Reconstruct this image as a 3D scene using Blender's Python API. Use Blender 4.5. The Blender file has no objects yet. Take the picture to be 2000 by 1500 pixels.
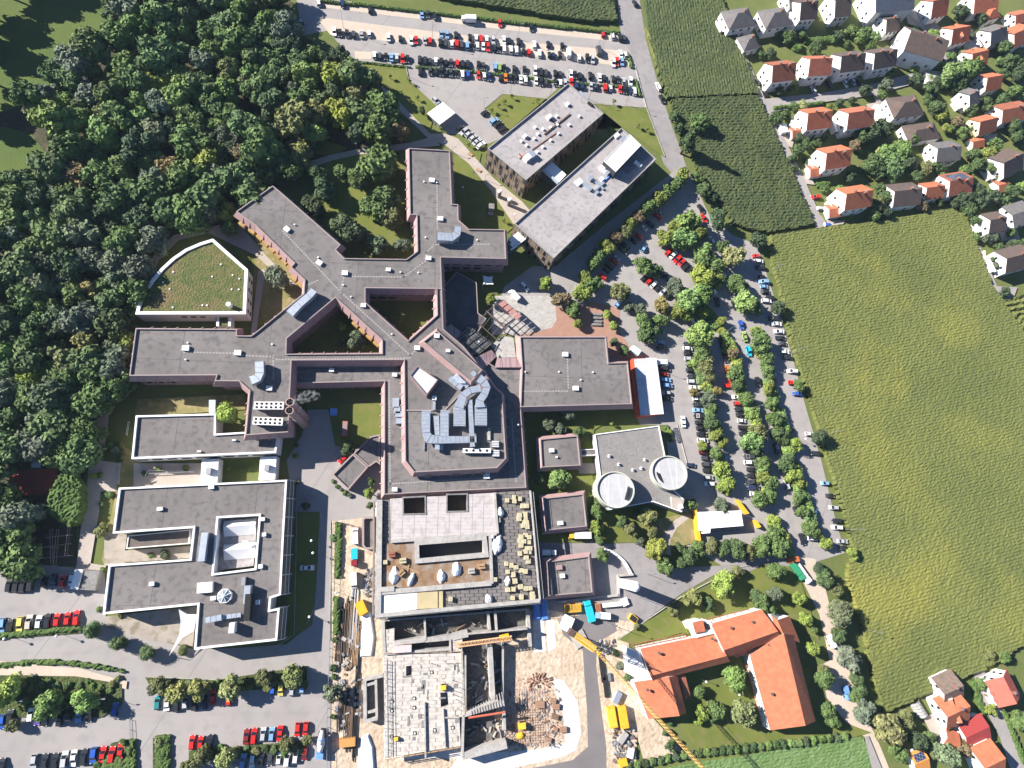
import bpy, math, random
from mathutils import Vector, geometry, noise
R = random.Random(7)
C = bpy.context.scene.collection
SC = bpy.context.scene

# ---------------------------------------------------------------- camera, sky, sun, exposure
FPX = 1150.0; NX, NY = 831.0, 1055.0; HC = 220.0      # focal length in photo pixels, image of the nadir, flying height in metres
_d = Vector((NX - 1000, NY - 750, FPX)).normalized()
_x = (Vector((1, 0, 0)) - _d * _d.x).normalized()
_y = _d.cross(_x)

def W(px, py, h=0.0):
    """world x, y of the point at height h seen at photo pixel (px, py) of the 2000x1500 survey picture"""
    r = Vector((px - 1000, py - 750, FPX)); k = (HC - h) / r.dot(_d)
    return (r.dot(_x) * k, -r.dot(_y) * k)

cam = bpy.data.cameras.new('camera'); camo = bpy.data.objects.new('camera', cam); C.objects.link(camo)
cam.sensor_width = 36; cam.lens = FPX / 2000 * 36; cam.clip_start = 1; cam.clip_end = 3000
from mathutils import Matrix
def _tw(v): return Vector((v.dot(_x), -v.dot(_y), -v.dot(_d)))
_r, _u, _b = _tw(Vector((1, 0, 0))), _tw(Vector((0, -1, 0))), _tw(Vector((0, 0, -1)))
M = Matrix(((_r.x, _u.x, _b.x, 0), (_r.y, _u.y, _b.y, 0), (_r.z, _u.z, _b.z, HC), (0, 0, 0, 1)))
camo.matrix_world = M
SC.camera = camo

SUN_AZ, SUN_EL = math.radians(159.5), math.radians(29.5)   # direction towards the sun, in scene x/y
sdir = Vector((math.cos(SUN_AZ) * math.cos(SUN_EL), math.sin(SUN_AZ) * math.cos(SUN_EL), math.sin(SUN_EL)))
w = bpy.data.worlds.new("World"); SC.world = w; w.use_nodes = True
nt = w.node_tree; nt.nodes.clear()
sky = nt.nodes.new('ShaderNodeTexSky'); sky.sky_type = 'NISHITA'; sky.sun_disc = False
sky.sun_elevation = SUN_EL; sky.sun_rotation = math.pi / 2 - SUN_AZ; sky.altitude = 1500; sky.air_density = 0.9; sky.dust_density = 0.1; sky.ozone_density = 6.0
bg = nt.nodes.new('ShaderNodeBackground'); bg.inputs['Strength'].default_value = 0.058
wo = nt.nodes.new('ShaderNodeOutputWorld'); nt.links.new(sky.outputs[0], bg.inputs[0]); nt.links.new(bg.outputs[0], wo.inputs[0])
sun = bpy.data.lights.new('sun', 'SUN'); sun.energy = 5.0; sun.angle = math.radians(0.5); sun.color = (1, 0.95, 0.88)
suno = bpy.data.objects.new('sun', sun); C.objects.link(suno); suno.rotation_euler = sdir.to_track_quat('Z', 'Y').to_euler()
suno.location = (0, 0, 150)
vs = SC.view_settings; vs.view_transform = 'Standard'; vs.look = 'None'; vs.exposure = 1.36; vs.gamma = 1
SC.cycles.max_bounces = 5; SC.cycles.diffuse_bounces = 2; SC.cycles.glossy_bounces = 2; SC.cycles.transmission_bounces = 3; SC.cycles.transparent_max_bounces = 4

# ---------------------------------------------------------------- materials
MATS = {}
def mat(name, c, c2=None, scale=0.3, rough=0.9, bump=0.0, metal=0.0, c3=None, scale2=4.0, f3=0.5, spec=0.3, objcol=0, bscale=None, vor=None):
    if name in MATS: return MATS[name]
    m = bpy.data.materials.new(name); m.use_nodes = True; N = m.node_tree.nodes; L = m.node_tree.links
    b = N['Principled BSDF']; b.inputs['Roughness'].default_value = rough; b.inputs['Metallic'].default_value = metal
    b.inputs['Specular IOR Level'].default_value = spec
    geo = N.new('ShaderNodeNewGeometry')
    if objcol:
        oi = N.new('ShaderNodeObjectInfo'); col = oi.outputs['Color']
        if c2:
            tc = N.new('ShaderNodeTexNoise'); tc.inputs['Scale'].default_value = scale; tc.inputs['Detail'].default_value = 4
            L.new(geo.outputs['Position'], tc.inputs['Vector'])
            rp = N.new('ShaderNodeMapRange'); rp.inputs[1].default_value = .3; rp.inputs[2].default_value = .7; rp.inputs[3].default_value = c2[0]; rp.inputs[4].default_value = c2[1]
            L.new(tc.outputs['Fac'], rp.inputs[0])
            vm = N.new('ShaderNodeVectorMath'); vm.operation = 'SCALE'; L.new(col, vm.inputs[0]); L.new(rp.outputs[0], vm.inputs['Scale']); col = vm.outputs[0]
    else:
        col = None
        if c2:
            tn = N.new('ShaderNodeTexNoise'); tn.inputs['Scale'].default_value = scale; tn.inputs['Detail'].default_value = 7; tn.inputs['Roughness'].default_value = .62
            L.new(geo.outputs['Position'], tn.inputs['Vector'])
            rp = N.new('ShaderNodeMapRange'); rp.inputs[1].default_value = .38; rp.inputs[2].default_value = .62; L.new(tn.outputs['Fac'], rp.inputs[0])
            mx = N.new('ShaderNodeMix'); mx.data_type = 'RGBA'; mx.inputs[6].default_value = (*c, 1); mx.inputs[7].default_value = (*c2, 1)
            L.new(rp.outputs[0], mx.inputs[0]); col = mx.outputs[2]
            if c3:
                t3 = N.new('ShaderNodeTexNoise'); t3.inputs['Scale'].default_value = scale2; t3.inputs['Detail'].default_value = 5; L.new(geo.outputs['Position'], t3.inputs['Vector'])
                r3 = N.new('ShaderNodeMapRange'); r3.inputs[1].default_value = .5; r3.inputs[2].default_value = .66; r3.inputs[4].default_value = f3; L.new(t3.outputs['Fac'], r3.inputs[0])
                m3 = N.new('ShaderNodeMix'); m3.data_type = 'RGBA'; L.new(r3.outputs[0], m3.inputs[0]); L.new(col, m3.inputs[6]); m3.inputs[7].default_value = (*c3, 1); col = m3.outputs[2]
        if vor:   # joints of slabs / seams: (scale x, scale y, width, colour, angle)
            mp = N.new('ShaderNodeMapping'); mp.inputs['Rotation'].default_value = (0, 0, vor[4]); mp.inputs['Scale'].default_value = (vor[0], vor[1], 1)
            L.new(geo.outputs['Position'], mp.inputs[0]); br = N.new('ShaderNodeTexBrick'); br.inputs['Scale'].default_value = 1; br.inputs['Mortar Size'].default_value = vor[2]; br.inputs['Brick Width'].default_value = 1; br.inputs['Row Height'].default_value = 1
            br.offset = 0 if len(vor) < 6 else vor[5]
            L.new(mp.outputs[0], br.inputs['Vector']); mb = N.new('ShaderNodeMix'); mb.data_type = 'RGBA'; L.new(br.outputs['Fac'], mb.inputs[0])
            if col: L.new(col, mb.inputs[6])
            else: mb.inputs[6].default_value = (*c, 1)
            mb.inputs[7].default_value = (*vor[3], 1); col = mb.outputs[2]
    if col: L.new(col, b.inputs['Base Color'])
    else: b.inputs['Base Color'].default_value = (*c, 1)
    if bump:
        tb = N.new('ShaderNodeTexNoise'); tb.inputs['Scale'].default_value = bscale or 1.5; tb.inputs['Detail'].default_value = 4; L.new(geo.outputs['Position'], tb.inputs['Vector'])
        bp = N.new('ShaderNodeBump'); bp.inputs['Distance'].default_value = bump; L.new(tb.outputs['Fac'], bp.inputs['Height']); L.new(bp.outputs[0], b.inputs['Normal'])
    MATS[name] = m; return m

ROOF = mat('roof_gravel', (.146, .132, .126), (.19, .173, .166), .05, .95, c3=(.105, .094, .095), scale2=.55, f3=.7, vor=(.035, .05, .004, (.1, .09, .09), 0))
ROOFL = mat('roof_pale_bitumen', (.30, .275, .272), (.36, .335, .33), .1, .9, c3=(.2, .18, .18), scale2=.7, f3=.6)
PINK = mat('pink_metal_cladding', (.35, .225, .215), (.31, .195, .185), .4, .75, vor=(.0, .0, 0, (.3, .2, .2), 0) if 0 else None)
PINKW = mat('pink_render_wall', (.27, .19, .19), (.22, .155, .16), .3, .85)
TRIM = mat('pink_coping', (.31, .245, .235), None, rough=.6)
DARK = mat('dark_glass', (.015, .02, .028), None, rough=.12, spec=.6)
YEL = mat('yellow_blind', (.42, .27, .08), (.3, .17, .07), .6, .7)
WHT = mat('white_trim', (.8, .79, .77), None, rough=.5)
WHR = mat('white_render', (.74, .72, .69), (.66, .64, .62), .3, .85)
CONC = mat('pale_concrete', (.42, .4, .37), (.34, .32, .3), .4, .9, c3=(.24, .22, .2), scale2=.9, f3=.5)
CONCD = mat('grey_concrete', (.24, .23, .22), (.18, .17, .165), .4, .9, c3=(.12, .11, .1), scale2=.9, f3=.5)
ZINC = mat('galvanised_duct', (.52, .56, .62), (.44, .48, .54), .8, .42, metal=.55)
STEEL = mat('steel', (.35, .36, .38), None, rough=.45, metal=.6)
BLACK = mat('black_rubber', (.02, .02, .02), None, rough=.8)
PAINT = mat('car_paint', (1, 1, 1), objcol=1, rough=.28, spec=.5)
GLASS = mat('car_glass', (.012, .014, .018), None, rough=.08, spec=.8)
TYRE = mat('tyre_rubber', (.018, .018, .018), None, rough=.9)
RIM = mat('alloy_rim', (.4, .4, .42), None, rough=.35, metal=.7)
LEAF = mat('foliage', (1, 1, 1), c2=(.75, 1.85), scale=.35, objcol=1, rough=.75, spec=.2)
BARK = mat('bark', (.09, .07, .055), (.06, .05, .04), 2, .95)
TAN = mat('beige_panel', (.25, .195, .145), (.22, .17, .125), .5, .6)
BRICKP = mat('red_brick_paving', (.36, .21, .155), (.31, .18, .13), .5, .9, vor=(1.2, 1.2, .03, (.24, .13, .1), .78))
ORG = mat('orange_tiles', (.45, .15, .075), (.37, .115, .06), .6, .8, vor=(.0, 1.2, .0, (.5, .16, .07), .3) if 0 else None)
ORGD = mat('red_brown_tiles', (.3, .105, .06), (.24, .085, .05), .5, .85)
BRN = mat('brown_tiles', (.12, .085, .07), (.09, .068, .06), .6, .85)
GRYT = mat('grey_tiles', (.12, .11, .11), (.15, .14, .135), .5, .85)
BLUET = mat('slate_tiles', (.07, .085, .12), (.09, .1, .13), .5, .7)
WOOD = mat('timber', (.42, .27, .14), (.3, .19, .1), .9, .85)
WOODD = mat('weathered_timber', (.2, .13, .085), (.14, .095, .065), .9, .9)
YELP = mat('yellow_paint', (.8, .42, .03), (.7, .36, .03), 1, .5)
ORGP = mat('orange_red_paint', (.62, .1, .04), None, rough=.5)
BLUEP = mat('blue_sheet', (.12, .26, .6), (.16, .34, .7), .5, .6)
TURQ = mat('turquoise_paint', (.02, .42, .52), None, rough=.45)
PLAST = mat('white_plastic_sheet', (.72, .74, .78), (.85, .85, .85), .5, .45, bump=.3)

# ---------------------------------------------------------------- mesh helpers
def wl(o):
    v = Vector((0, 0, 0))
    while o: v += o.location; o = o.parent
    return tuple(v)
class MB:
    def __init__(s): s.v = []; s.f = []; s.m = []
    def add(s, vs, fs, mi=0):
        o = len(s.v); s.v += [tuple(p) for p in vs]; s.f += [tuple(o + i for i in f) for f in fs]; s.m += [mi] * len(fs)
    def quad(s, a, b, c, d, mi=0): s.add([a, b, c, d], [(0, 1, 2, 3)], mi)
    def poly(s, pts, z, mi=0, holes=(), flip=False):
        loops = [[Vector((p[0], p[1], 0)) for p in pts]] + [[Vector((p[0], p[1], 0)) for p in h] for h in holes]
        tri = geometry.tessellate_polygon(loops); fl = [p for l in loops for p in l]
        out = []
        for t in tri:
            a, b, c = fl[t[0]], fl[t[1]], fl[t[2]]
            n = (b - a).cross(c - a).z
            out.append(tuple(t) if (n > 0) != flip else (t[0], t[2], t[1]))
        s.add([(p.x, p.y, z) for p in fl], out, mi)
    def wall(s, pts, z0, z1, mi=0, closed=True, pts2=None):
        """pts at z1 (ccw), pts2 (default pts) at z0; outward faces"""
        q = pts2 or pts; n = len(pts); r = range(n if closed else n - 1)
        for i in r:
            j = (i + 1) % n
            s.quad((q[i][0], q[i][1], z0), (q[j][0], q[j][1], z0), (pts[j][0], pts[j][1], z1), (pts[i][0], pts[i][1], z1), mi)
    def prism(s, pts, z0, z1, mi=0, top=None, bottom=False):
        pts = ccw(pts); s.wall(pts, z0, z1, mi); s.poly(pts, z1, mi if top is None else top)
        if bottom: s.poly(pts, z0, mi, flip=True)
    def box(s, cx, cy, z0, sx, sy, sz, rot=0, mi=0, top=None, taper=1.0):
        c, n = math.cos(rot), math.sin(rot)
        def P(k, z): return [(cx + c * x * k - n * y * k, cy + n * x * k + c * y * k, z) for x, y in ((-sx / 2, -sy / 2), (sx / 2, -sy / 2), (sx / 2, sy / 2), (-sx / 2, sy / 2))]
        a, b = P(1, z0), P(taper, z0 + sz)
        s.add(a + b, [(3, 2, 1, 0), (0, 1, 5, 4), (1, 2, 6, 5), (2, 3, 7, 6), (3, 0, 4, 7)], mi); s.add(b, [(0, 1, 2, 3)], mi if top is None else top)
    def tube(s, a, b, r0, r1=None, n=6, mi=0, caps=True):
        a, b = Vector(a), Vector(b); r1 = r0 if r1 is None else r1; d = (b - a).normalized()
        u = d.orthogonal().normalized(); v = d.cross(u); A, B = [], []
        for i in range(n):
            t = 2 * math.pi * (i + .5) / n; o = u * math.cos(t) + v * math.sin(t); A.append(a + o * r0); B.append(b + o * r1)
        fs = [(i, (i + 1) % n, n + (i + 1) % n, n + i) for i in range(n)]
        if caps: fs += [tuple(range(n - 1, -1, -1)), tuple(range(n, 2 * n))]
        s.add(A + B, fs, mi)
    def mesh(s, name, mats, loc=(0, 0, 0), smooth=False):
        me = bpy.data.meshes.new(name); me.from_pydata([(x - loc[0], y - loc[1], z - loc[2]) for x, y, z in s.v], [], s.f)
        for m in (mats if isinstance(mats, (list, tuple)) else [mats]): me.materials.append(m)
        me.polygons.foreach_set('material_index', s.m)
        if smooth: me.polygons.foreach_set('use_smooth', [True] * len(s.f))
        me.update(); return me
    def build(s, name, mats, parent=None, smooth=False, loc=None):
        l = wl(parent) if parent else (loc or (0, 0, 0))
        o = bpy.data.objects.new(name, s.mesh(name, mats, l, smooth)); C.objects.link(o)
        if parent: o.parent = parent
        else: o.location = l
        return o

def area(p): return sum(p[i][0] * p[(i + 1) % len(p)][1] - p[(i + 1) % len(p)][0] * p[i][1] for i in range(len(p))) / 2
def ccw(p): return list(p) if area(p) > 0 else list(reversed(p))
def off(p, d):
    """offset a ccw polygon outwards by d (mitred)"""
    n = len(p); out = []
    for i in range(n):
        a, b, c = Vector(p[i - 1][:2]), Vector(p[i][:2]), Vector(p[(i + 1) % n][:2])
        u = (b - a).normalized(); v = (c - b).normalized(); n1 = Vector((u.y, -u.x)); n2 = Vector((v.y, -v.x))
        k = n1 + n2; k = k / max(k.dot(k) / 2, .35); out.append((b.x + k.x * d, b.y + k.y * d))
    return out
def WP(pts, h=0): return ccw([W(x, y, h) for x, y in pts])
def tag(o, label=None, cat=None, group=None, kind=None):
    if label: o['label'] = label
    if cat: o['category'] = cat
    if group: o['group'] = group
    if kind: o['kind'] = kind
    return o
def thing(name, label, cat, loc, group=None, rz=0):
    o = bpy.data.objects.new(name, None); C.objects.link(o); o.location = loc; o.rotation_euler = (0, 0, rz); o.empty_display_size = .5
    return tag(o, label, cat, group)
def struct(name, mb, m): o = mb.build(name, m); o['kind'] = 'structure'; return o
def dup(root, loc=None, rz=None, label=None, group=None, color=None, scale=None):
    r = root.copy(); C.objects.link(r)
    if loc is not None: r.location = loc
    if rz is not None: r.rotation_euler = (0, 0, rz)
    if scale is not None: r.scale = scale
    if label: r['label'] = label
    if group: r['group'] = group
    for ch in root.children:
        c = ch.copy(); C.objects.link(c); c.parent = r
        if color: c.color = (*color, 1)
        for g in ch.children:
            d = g.copy(); C.objects.link(d); d.parent = c
    return r
_one = 'first second third fourth fifth sixth seventh eighth ninth'.split()
ORD = _one + 'tenth eleventh twelfth thirteenth fourteenth fifteenth sixteenth seventeenth eighteenth nineteenth'.split()
for _t in ('twent', 'thirt', 'fort', 'fift', 'sixt', 'sevent', 'eight'): ORD += [_t + 'ieth'] + [_t + 'y-' + x for x in _one]

# ---------------------------------------------------------------- ground, roads, lots, lawns (all sheets, 2 cm apart)
LAYER = [0.0]
def sheet(name, polys, m, z=None, h=0, kind='structure'):
    if z is None: LAYER[0] += .012; z = LAYER[0]
    b = MB()
    for p in polys: LAYER[0] += .004; z += .004; b.poly(WP(p, h), z)
    o = b.build(name, m); o['kind'] = kind; return o
GRASS = mat('grass', (.10, .13, .034), (.13, .15, .042), .06, .95, c3=(.16, .14, .06), scale2=.35, f3=.55, bump=.15, bscale=3)
GRASSD = mat('forest_floor', (.045, .05, .025), (.07, .06, .035), .15, .95, c3=(.13, .09, .06), scale2=.4, f3=.5)
MEADOW = mat('meadow_grass', (.07, .11, .022), (.10, .13, .028), .05, .95, c3=(.07, .11, .03), scale2=.8, f3=.4, bump=.2, bscale=2)
ASPH = mat('pale_asphalt', (.29, .266, .253), (.32, .295, .28), .04, .9, c3=(.25, .23, .225), scale2=.25, f3=.6, vor=(.02, .11, .003, (.22, .2, .2), .1))
ASPHD = mat('worn_asphalt', (.24, .22, .22), (.28, .26, .255), .08, .9, c3=(.2, .185, .18), scale2=.3, f3=.6)
ASPHK = mat('fresh_asphalt', (.16, .145, .145), (.19, .172, .17), .08, .9)
SAND = mat('sandy_gravel', (.50, .41, .33), (.45, .375, .30), .07, .95, c3=(.56, .48, .4), scale2=.8, f3=.4)
EARTH = mat('bare_earth', (.46, .36, .26), (.54, .44, .34), .12, .95, c3=(.3, .21, .14), scale2=.6, f3=.6, bump=.3, bscale=.8)
PATH = mat('path_slabs', (.42, .36, .31), (.37, .32, .28), .2, .9, vor=(.5, .5, .02, (.32, .28, .25), .7))
CONCR = mat('white_blinding_concrete', (.66, .64, .62), (.56, .53, .5), .2, .9, c3=(.46, .4, .34), scale2=.5, f3=.5)
RED = mat('red_sports_surface', (.3, .06, .045), (.25, .05, .04), .3, .9)
b = MB(); b.poly([(-1500, -1500), (1500, -1500), (1500, 1500), (-1500, 1500)], 0); struct('ground', b, GRASS)
sheet('forest_floor', [[(-400, -200), (560, -60), (575, 60), (690, 130), (760, 200), (800, 300), (700, 290), (560, 350), (450, 440), (300, 470), (255, 640), (240, 750), (180, 850), (150, 1000), (150, 1105), (-300, 1110)]], GRASSD)
sheet('meadow', [[(-300, -200), (250, -60), (200, 60), (140, 140), (60, 200), (-60, 240), (-300, 260)], [(-60, 245), (-10, 245), (60, 260), (90, 300), (60, 340), (-60, 360)]], MEADOW)
LOT = [(570, -60), (625, -4), (700, 5), (1000, 42), (1212, 62), (1240, 62), (1262, 210), (1150, 202), (1050, 192), (980, 183), (945, 212), (1000, 262), (975, 300), (945, 290), (905, 262), (875, 262), (848, 236), (862, 215), (798, 155), (794, 130), (690, 118), (640, 60), (590, 70)]
sheet('gravel_lot_asphalt', [LOT], ASPH)
sheet('access_road', [[(1196, -60), (1240, -60), (1262, 80), (1287, 170), (1312, 245), (1332, 300), (1355, 370), (1388, 425), (1362, 440), (1330, 360), (1296, 320), (1262, 205), (1235, 110), (1212, 62)]], ASPHD)
sheet('sandy_gravel', [[(625, 2), (1000, 44), (1210, 66), (1212, 82), (1000, 60), (640, 16)],
    [(618, 33), (750, 50), (1000, 80), (1110, 90), (1226, 100), (1234, 131), (1110, 118), (1000, 107), (800, 85), (700, 75), (645, 68)],
    [(692, 100), (727, 102), (724, 116), (694, 116)]], SAND)
sheet('parking_asphalt', [[(985, 560), (1040, 520), (1085, 520), (1180, 440), (1335, 320), (1350, 345), (1385, 420), (1432, 460), (1478, 478), (1492, 520), (1522, 610), (1548, 700), (1575, 800), (1604, 900), (1628, 1000), (1650, 1080), (1592, 1098), (1560, 1095), (1500, 1110), (1420, 1110), (1330, 1060), (1310, 960), (1300, 830), (1250, 830), (1232, 790), (1226, 705), (1186, 705), (1010, 660), (960, 640)]], ASPH)
sheet('field_side_road', [[(1555, 1085), (1592, 1092), (1612, 1150), (1632, 1230), (1662, 1320), (1690, 1395), (1720, 1460), (1760, 1560), (1730, 1560), (1690, 1440), (1660, 1420), (1612, 1360), (1600, 1300), (1620, 1290), (1600, 1200), (1570, 1140)]], SAND)
sheet('service_road_asphalt', [[(1035, 1040), (1150, 1040), (1180, 1062), (1250, 1060), (1300, 1110), (1400, 1105), (1480, 1098), (1560, 1095), (1560, 1106), (1480, 1118), (1400, 1120), (1330, 1160), (1245, 1222), (1205, 1250), (1170, 1275), (1060, 1240), (1050, 1150)]], ASPHD)
sheet('forecourt_concrete', [[(958, 578), (1076, 578), (1085, 592), (1087, 625), (1078, 640), (1050, 647), (960, 655)]], CONC)
sheet('brick_paving', [[(1076, 578), (1090, 600), (1130, 600), (1150, 590), (1210, 600), (1210, 650), (1240, 690), (1226, 705), (1186, 700), (1184, 657), (1010, 655), (1050, 648), (1078, 640), (1087, 625), (1085, 592)]], BRICKP)
sheet('lower_lot_asphalt', [[(-120, 1085), (160, 1110), (205, 1118), (208, 1225), (380, 1268), (470, 1265), (560, 1258), (600, 1225), (590, 1090), (575, 1000), (560, 900), (590, 850), (600, 800), (650, 800), (655, 870), (745, 880), (745, 1015), (655, 1020), (648, 1250), (648, 1560), (-120, 1560)]], ASPH)
sheet('construction_sand', [[(648, 1018), (745, 1008), (742, 1210), (1060, 1190), (1240, 1215), (1228, 1260), (1245, 1400), (1240, 1560), (648, 1560)], [(1235, 1270), (1260, 1330), (1265, 1390), (1335, 1470), (1260, 1500), (1235, 1400)]], EARTH)
sheet('site_road', [[(1088, 1208), (1140, 1200), (1200, 1212), (1205, 1232), (1178, 1248), (1165, 1268), (1164, 1300), (1172, 1370), (1184, 1460), (1184, 1500), (1170, 1560), (920, 1560), (960, 1512), (1060, 1496), (1118, 1484), (1148, 1458), (1146, 1380), (1141, 1320), (1138, 1270), (1100, 1240)]], ASPHK)
sheet('blinding_concrete', [[(1078, 1325), (1100, 1328), (1128, 1370), (1135, 1430), (1125, 1465), (1090, 1480), (1000, 1500), (900, 1520), (880, 1500), (900, 1470), (1000, 1468), (1060, 1462), (1105, 1450), (1100, 1400), (1085, 1350)], [(1040, 1212), (1062, 1210), (1066, 1272), (1042, 1275)], [(1066, 1210), (1082, 1212), (1086, 1265), (1070, 1272)], [(748, 1285), (905, 1276), (905, 1480), (750, 1482)]], CONCR)
sheet('foundation_pit_floor', [[(985, 1330), (1020, 1318), (1070, 1330), (1098, 1390), (1098, 1440), (1060, 1458), (975, 1462), (965, 1400)]], mat('rusty_foundation', (.46, .34, .25), (.54, .43, .33), .3, .9, c3=(.3, .18, .12), scale2=.7, f3=.8, bump=.3, bscale=1))
LAWN = mat('lawn', (.115, .14, .028), (.15, .165, .036), .1, .95, c3=(.19, .16, .07), scale2=.3, f3=.45, bump=.1, bscale=3)
sheet('lawn', [[(692, 119), (793, 130), (796, 157), (862, 216), (845, 235), (838, 262), (790, 215), (740, 175), (700, 140)],
    [(982, 184), (1262, 212), (1298, 308), (1215, 250), (1105, 160), (955, 290), (945, 285), (1000, 262), (946, 213)],
    [(888, 300), (930, 320), (975, 370), (1040, 415), (990, 455), (880, 440)],
    [(880, 262), (940, 300), (936, 318), (905, 295)],
    [(560, 250), (680, 290), (650, 305), (600, 300)], [(640, 310), (700, 300), (795, 290), (800, 500), (660, 510), (620, 400)],
    [(490, 480), (600, 560), (570, 620), (500, 640)], [(560, 660), (655, 585), (745, 690), (560, 690)], [(715, 565), (852, 565), (852, 615), (797, 665)],
    [(640, 790), (745, 790), (745, 878), (655, 872)], [(1020, 795), (1235, 795), (1160, 840), (1155, 920), (1175, 1010), (1150, 1060), (1035, 1060)],
    [(1150, 985), (1340, 1000), (1345, 1055), (1300, 1110), (1250, 1060), (1160, 1060)], [(560, 1000), (625, 1000), (622, 1080), (610, 1220), (560, 1255)],
    [(1205, 1248), (1335, 1170), (1500, 1100), (1555, 1108), (1600, 1250), (1500, 1190), (1240, 1260)], [(1310, 1350), (1600, 1300), (1620, 1400), (1700, 1430), (1560, 1470), (1380, 1490), (1330, 1420)]], LAWN)
sheet('dry_lawn', [[(245, 870), (280, 905), (245, 1050), (205, 1110), (200, 1090), (230, 950)], [(270, 780), (480, 770), (480, 800), (262, 815)], [(500, 450), (600, 560), (590, 600), (520, 640), (495, 560)], [(1260, 1020), (1350, 1000), (1360, 1060), (1290, 1075)]], mat('dry_lawn_grass', (.24, .2, .09), (.16, .16, .05), .2, .95, c3=(.34, .26, .15), scale2=.4, f3=.7))
sheet('footpath', [[(745, 168), (765, 185), (840, 262), (870, 262), (895, 272), (965, 350), (1020, 395), (1060, 440), (1010, 450), (960, 375), (915, 320), (870, 285), (835, 270), (752, 190)],
    [(560, 345), (600, 318), (640, 305), (700, 292), (800, 280), (845, 268), (860, 285), (800, 292), (700, 303), (650, 314), (610, 328), (575, 355)],
    [(270, 620), (240, 640), (300, 500), (340, 460), (430, 440), (432, 450), (350, 470), (310, 510)],
    [(505, 530), (520, 525), (505, 620), (500, 660), (490, 655)], [(395, 450), (470, 440), (520, 500), (575, 555), (570, 562), (500, 500)],
    [(195, 790), (218, 770), (210, 850), (200, 900), (235, 905), (228, 960), (198, 960), (195, 1000), (178, 1100), (208, 1105), (205, 1115), (150, 1110), (158, 1040), (170, 960), (175, 900)],
    [(210, 1045), (245, 1045), (245, 1100), (205, 1105)], [(1295, 1080), (1298, 1040), (1318, 1015), (1335, 1005), (1345, 1012), (1322, 1030), (1308, 1055), (1310, 1085)],
    [(262, 905), (405, 905), (405, 950), (262, 950)], [(1130, 905), (1165, 905), (1165, 925), (1130, 925)]], PATH)
sheet('sports_surface', [[(20, 918), (115, 915), (108, 965), (20, 970)]], RED)
sheet('clinic_terrace', [[(205, 1204), (385, 1184), (378, 1262), (300, 1250), (208, 1226)], [(235, 1076), (376, 1066), (370, 1090), (230, 1100)], [(205, 1040), (250, 1040), (246, 1072), (236, 1100), (205, 1100)]], mat('terrace_paving', (.36, .31, .26), (.3, .26, .22), .25, .9, c3=(.18, .16, .1), scale2=.35, f3=.8))
sheet('garden_paving', [[(1520, 50), (1545, 55), (1550, 68), (1525, 62)], [(1420, 50), (1436, 60), (1462, 98), (1452, 112), (1440, 100)], [(1690, 20), (1720, 22), (1735, 30), (1728, 42), (1700, 34)], [(1765, 20), (1830, 40), (1812, 60), (1772, 48)], [(1530, 262), (1550, 275), (1546, 290), (1528, 282)], [(1560, 340), (1582, 345), (1590, 362), (1572, 360)], [(1612, 430), (1650, 432), (1640, 446), (1618, 446)], [(1690, 205), (1715, 200), (1735, 245), (1715, 250)], [(1850, 100), (1880, 110), (1870, 125), (1846, 118)], [(1800, 165), (1835, 160), (1850, 172), (1810, 182)], [(1880, 200), (1905, 205), (1895, 222), (1876, 215)], [(1918, 268), (1945, 262), (1950, 275), (1925, 282)], [(1950, 455), (1985, 450), (1990, 470), (1955, 472)], [(1800, 1400), (1830, 1390), (1845, 1430), (1820, 1440)], [(1900, 1320), (1925, 1316), (1935, 1350), (1912, 1352)]], PATH)
sheet('gravel_walk', [[(0, 1290), (95, 1300), (160, 1305), (250, 1330), (248, 1345), (150, 1325), (60, 1318), (-60, 1320), (-60, 1290)]], SAND)
sheet('shrub_bed', [[(20, 1318), (150, 1320), (240, 1335), (240, 1375), (200, 1400), (-60, 1400), (-60, 1318)], [(285, 1322), (420, 1328), (600, 1300), (600, 1345), (300, 1350)], [(300, 1440), (330, 1437), (330, 1560), (300, 1560)], [(-60, 1238), (160, 1224), (160, 1236), (-60, 1252)], [(220, 1450), (262, 1440), (262, 1500), (180, 1505)], [(370, 1465), (600, 1445), (600, 1475), (370, 1485)], [(655, 1020), (670, 1020), (666, 1130), (653, 1130)]], mat('shrubbery', (.045, .07, .02), (.08, .1, .03), .3, .95, c3=(.13, .12, .05), scale2=1.0, f3=.6, bump=.6, bscale=1.5))
sheet('hamlet_street', [[(1380, -60), (1396, -10), (1456, 110), (1500, 212), (1560, 330), (1600, 420), (1622, 448), (1592, 446), (1545, 335), (1478, 195), (1436, 110), (1380, 0)],
    [(1478, 196), (1600, 184), (1700, 166), (1780, 145), (1850, 130), (1900, 132), (1900, 146), (1850, 150), (1780, 166), (1700, 188), (1600, 202), (1500, 222)],
    [(1850, 130), (1800, 60), (1760, 20), (1790, 20), (1830, 50), (1890, 130)], [(1700, 180), (1715, 178), (1745, 240), (1730, 245)],
    [(1898, 475), (1912, 482), (1945, 560), (1985, 562), (1975, 590), (1940, 580), (1905, 510)],
    [(1890, 1292), (1912, 1290), (1945, 1370), (1985, 1450), (2040, 1560), (1990, 1560), (1950, 1440), (1920, 1380)], [(1735, 1290), (1760, 1285)] + [(1750, 1300)] if 0 else [(1686, 1438), (1694, 1436), (1720, 1500), (1735, 1560), (1715, 1560)]], ASPH)
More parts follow.
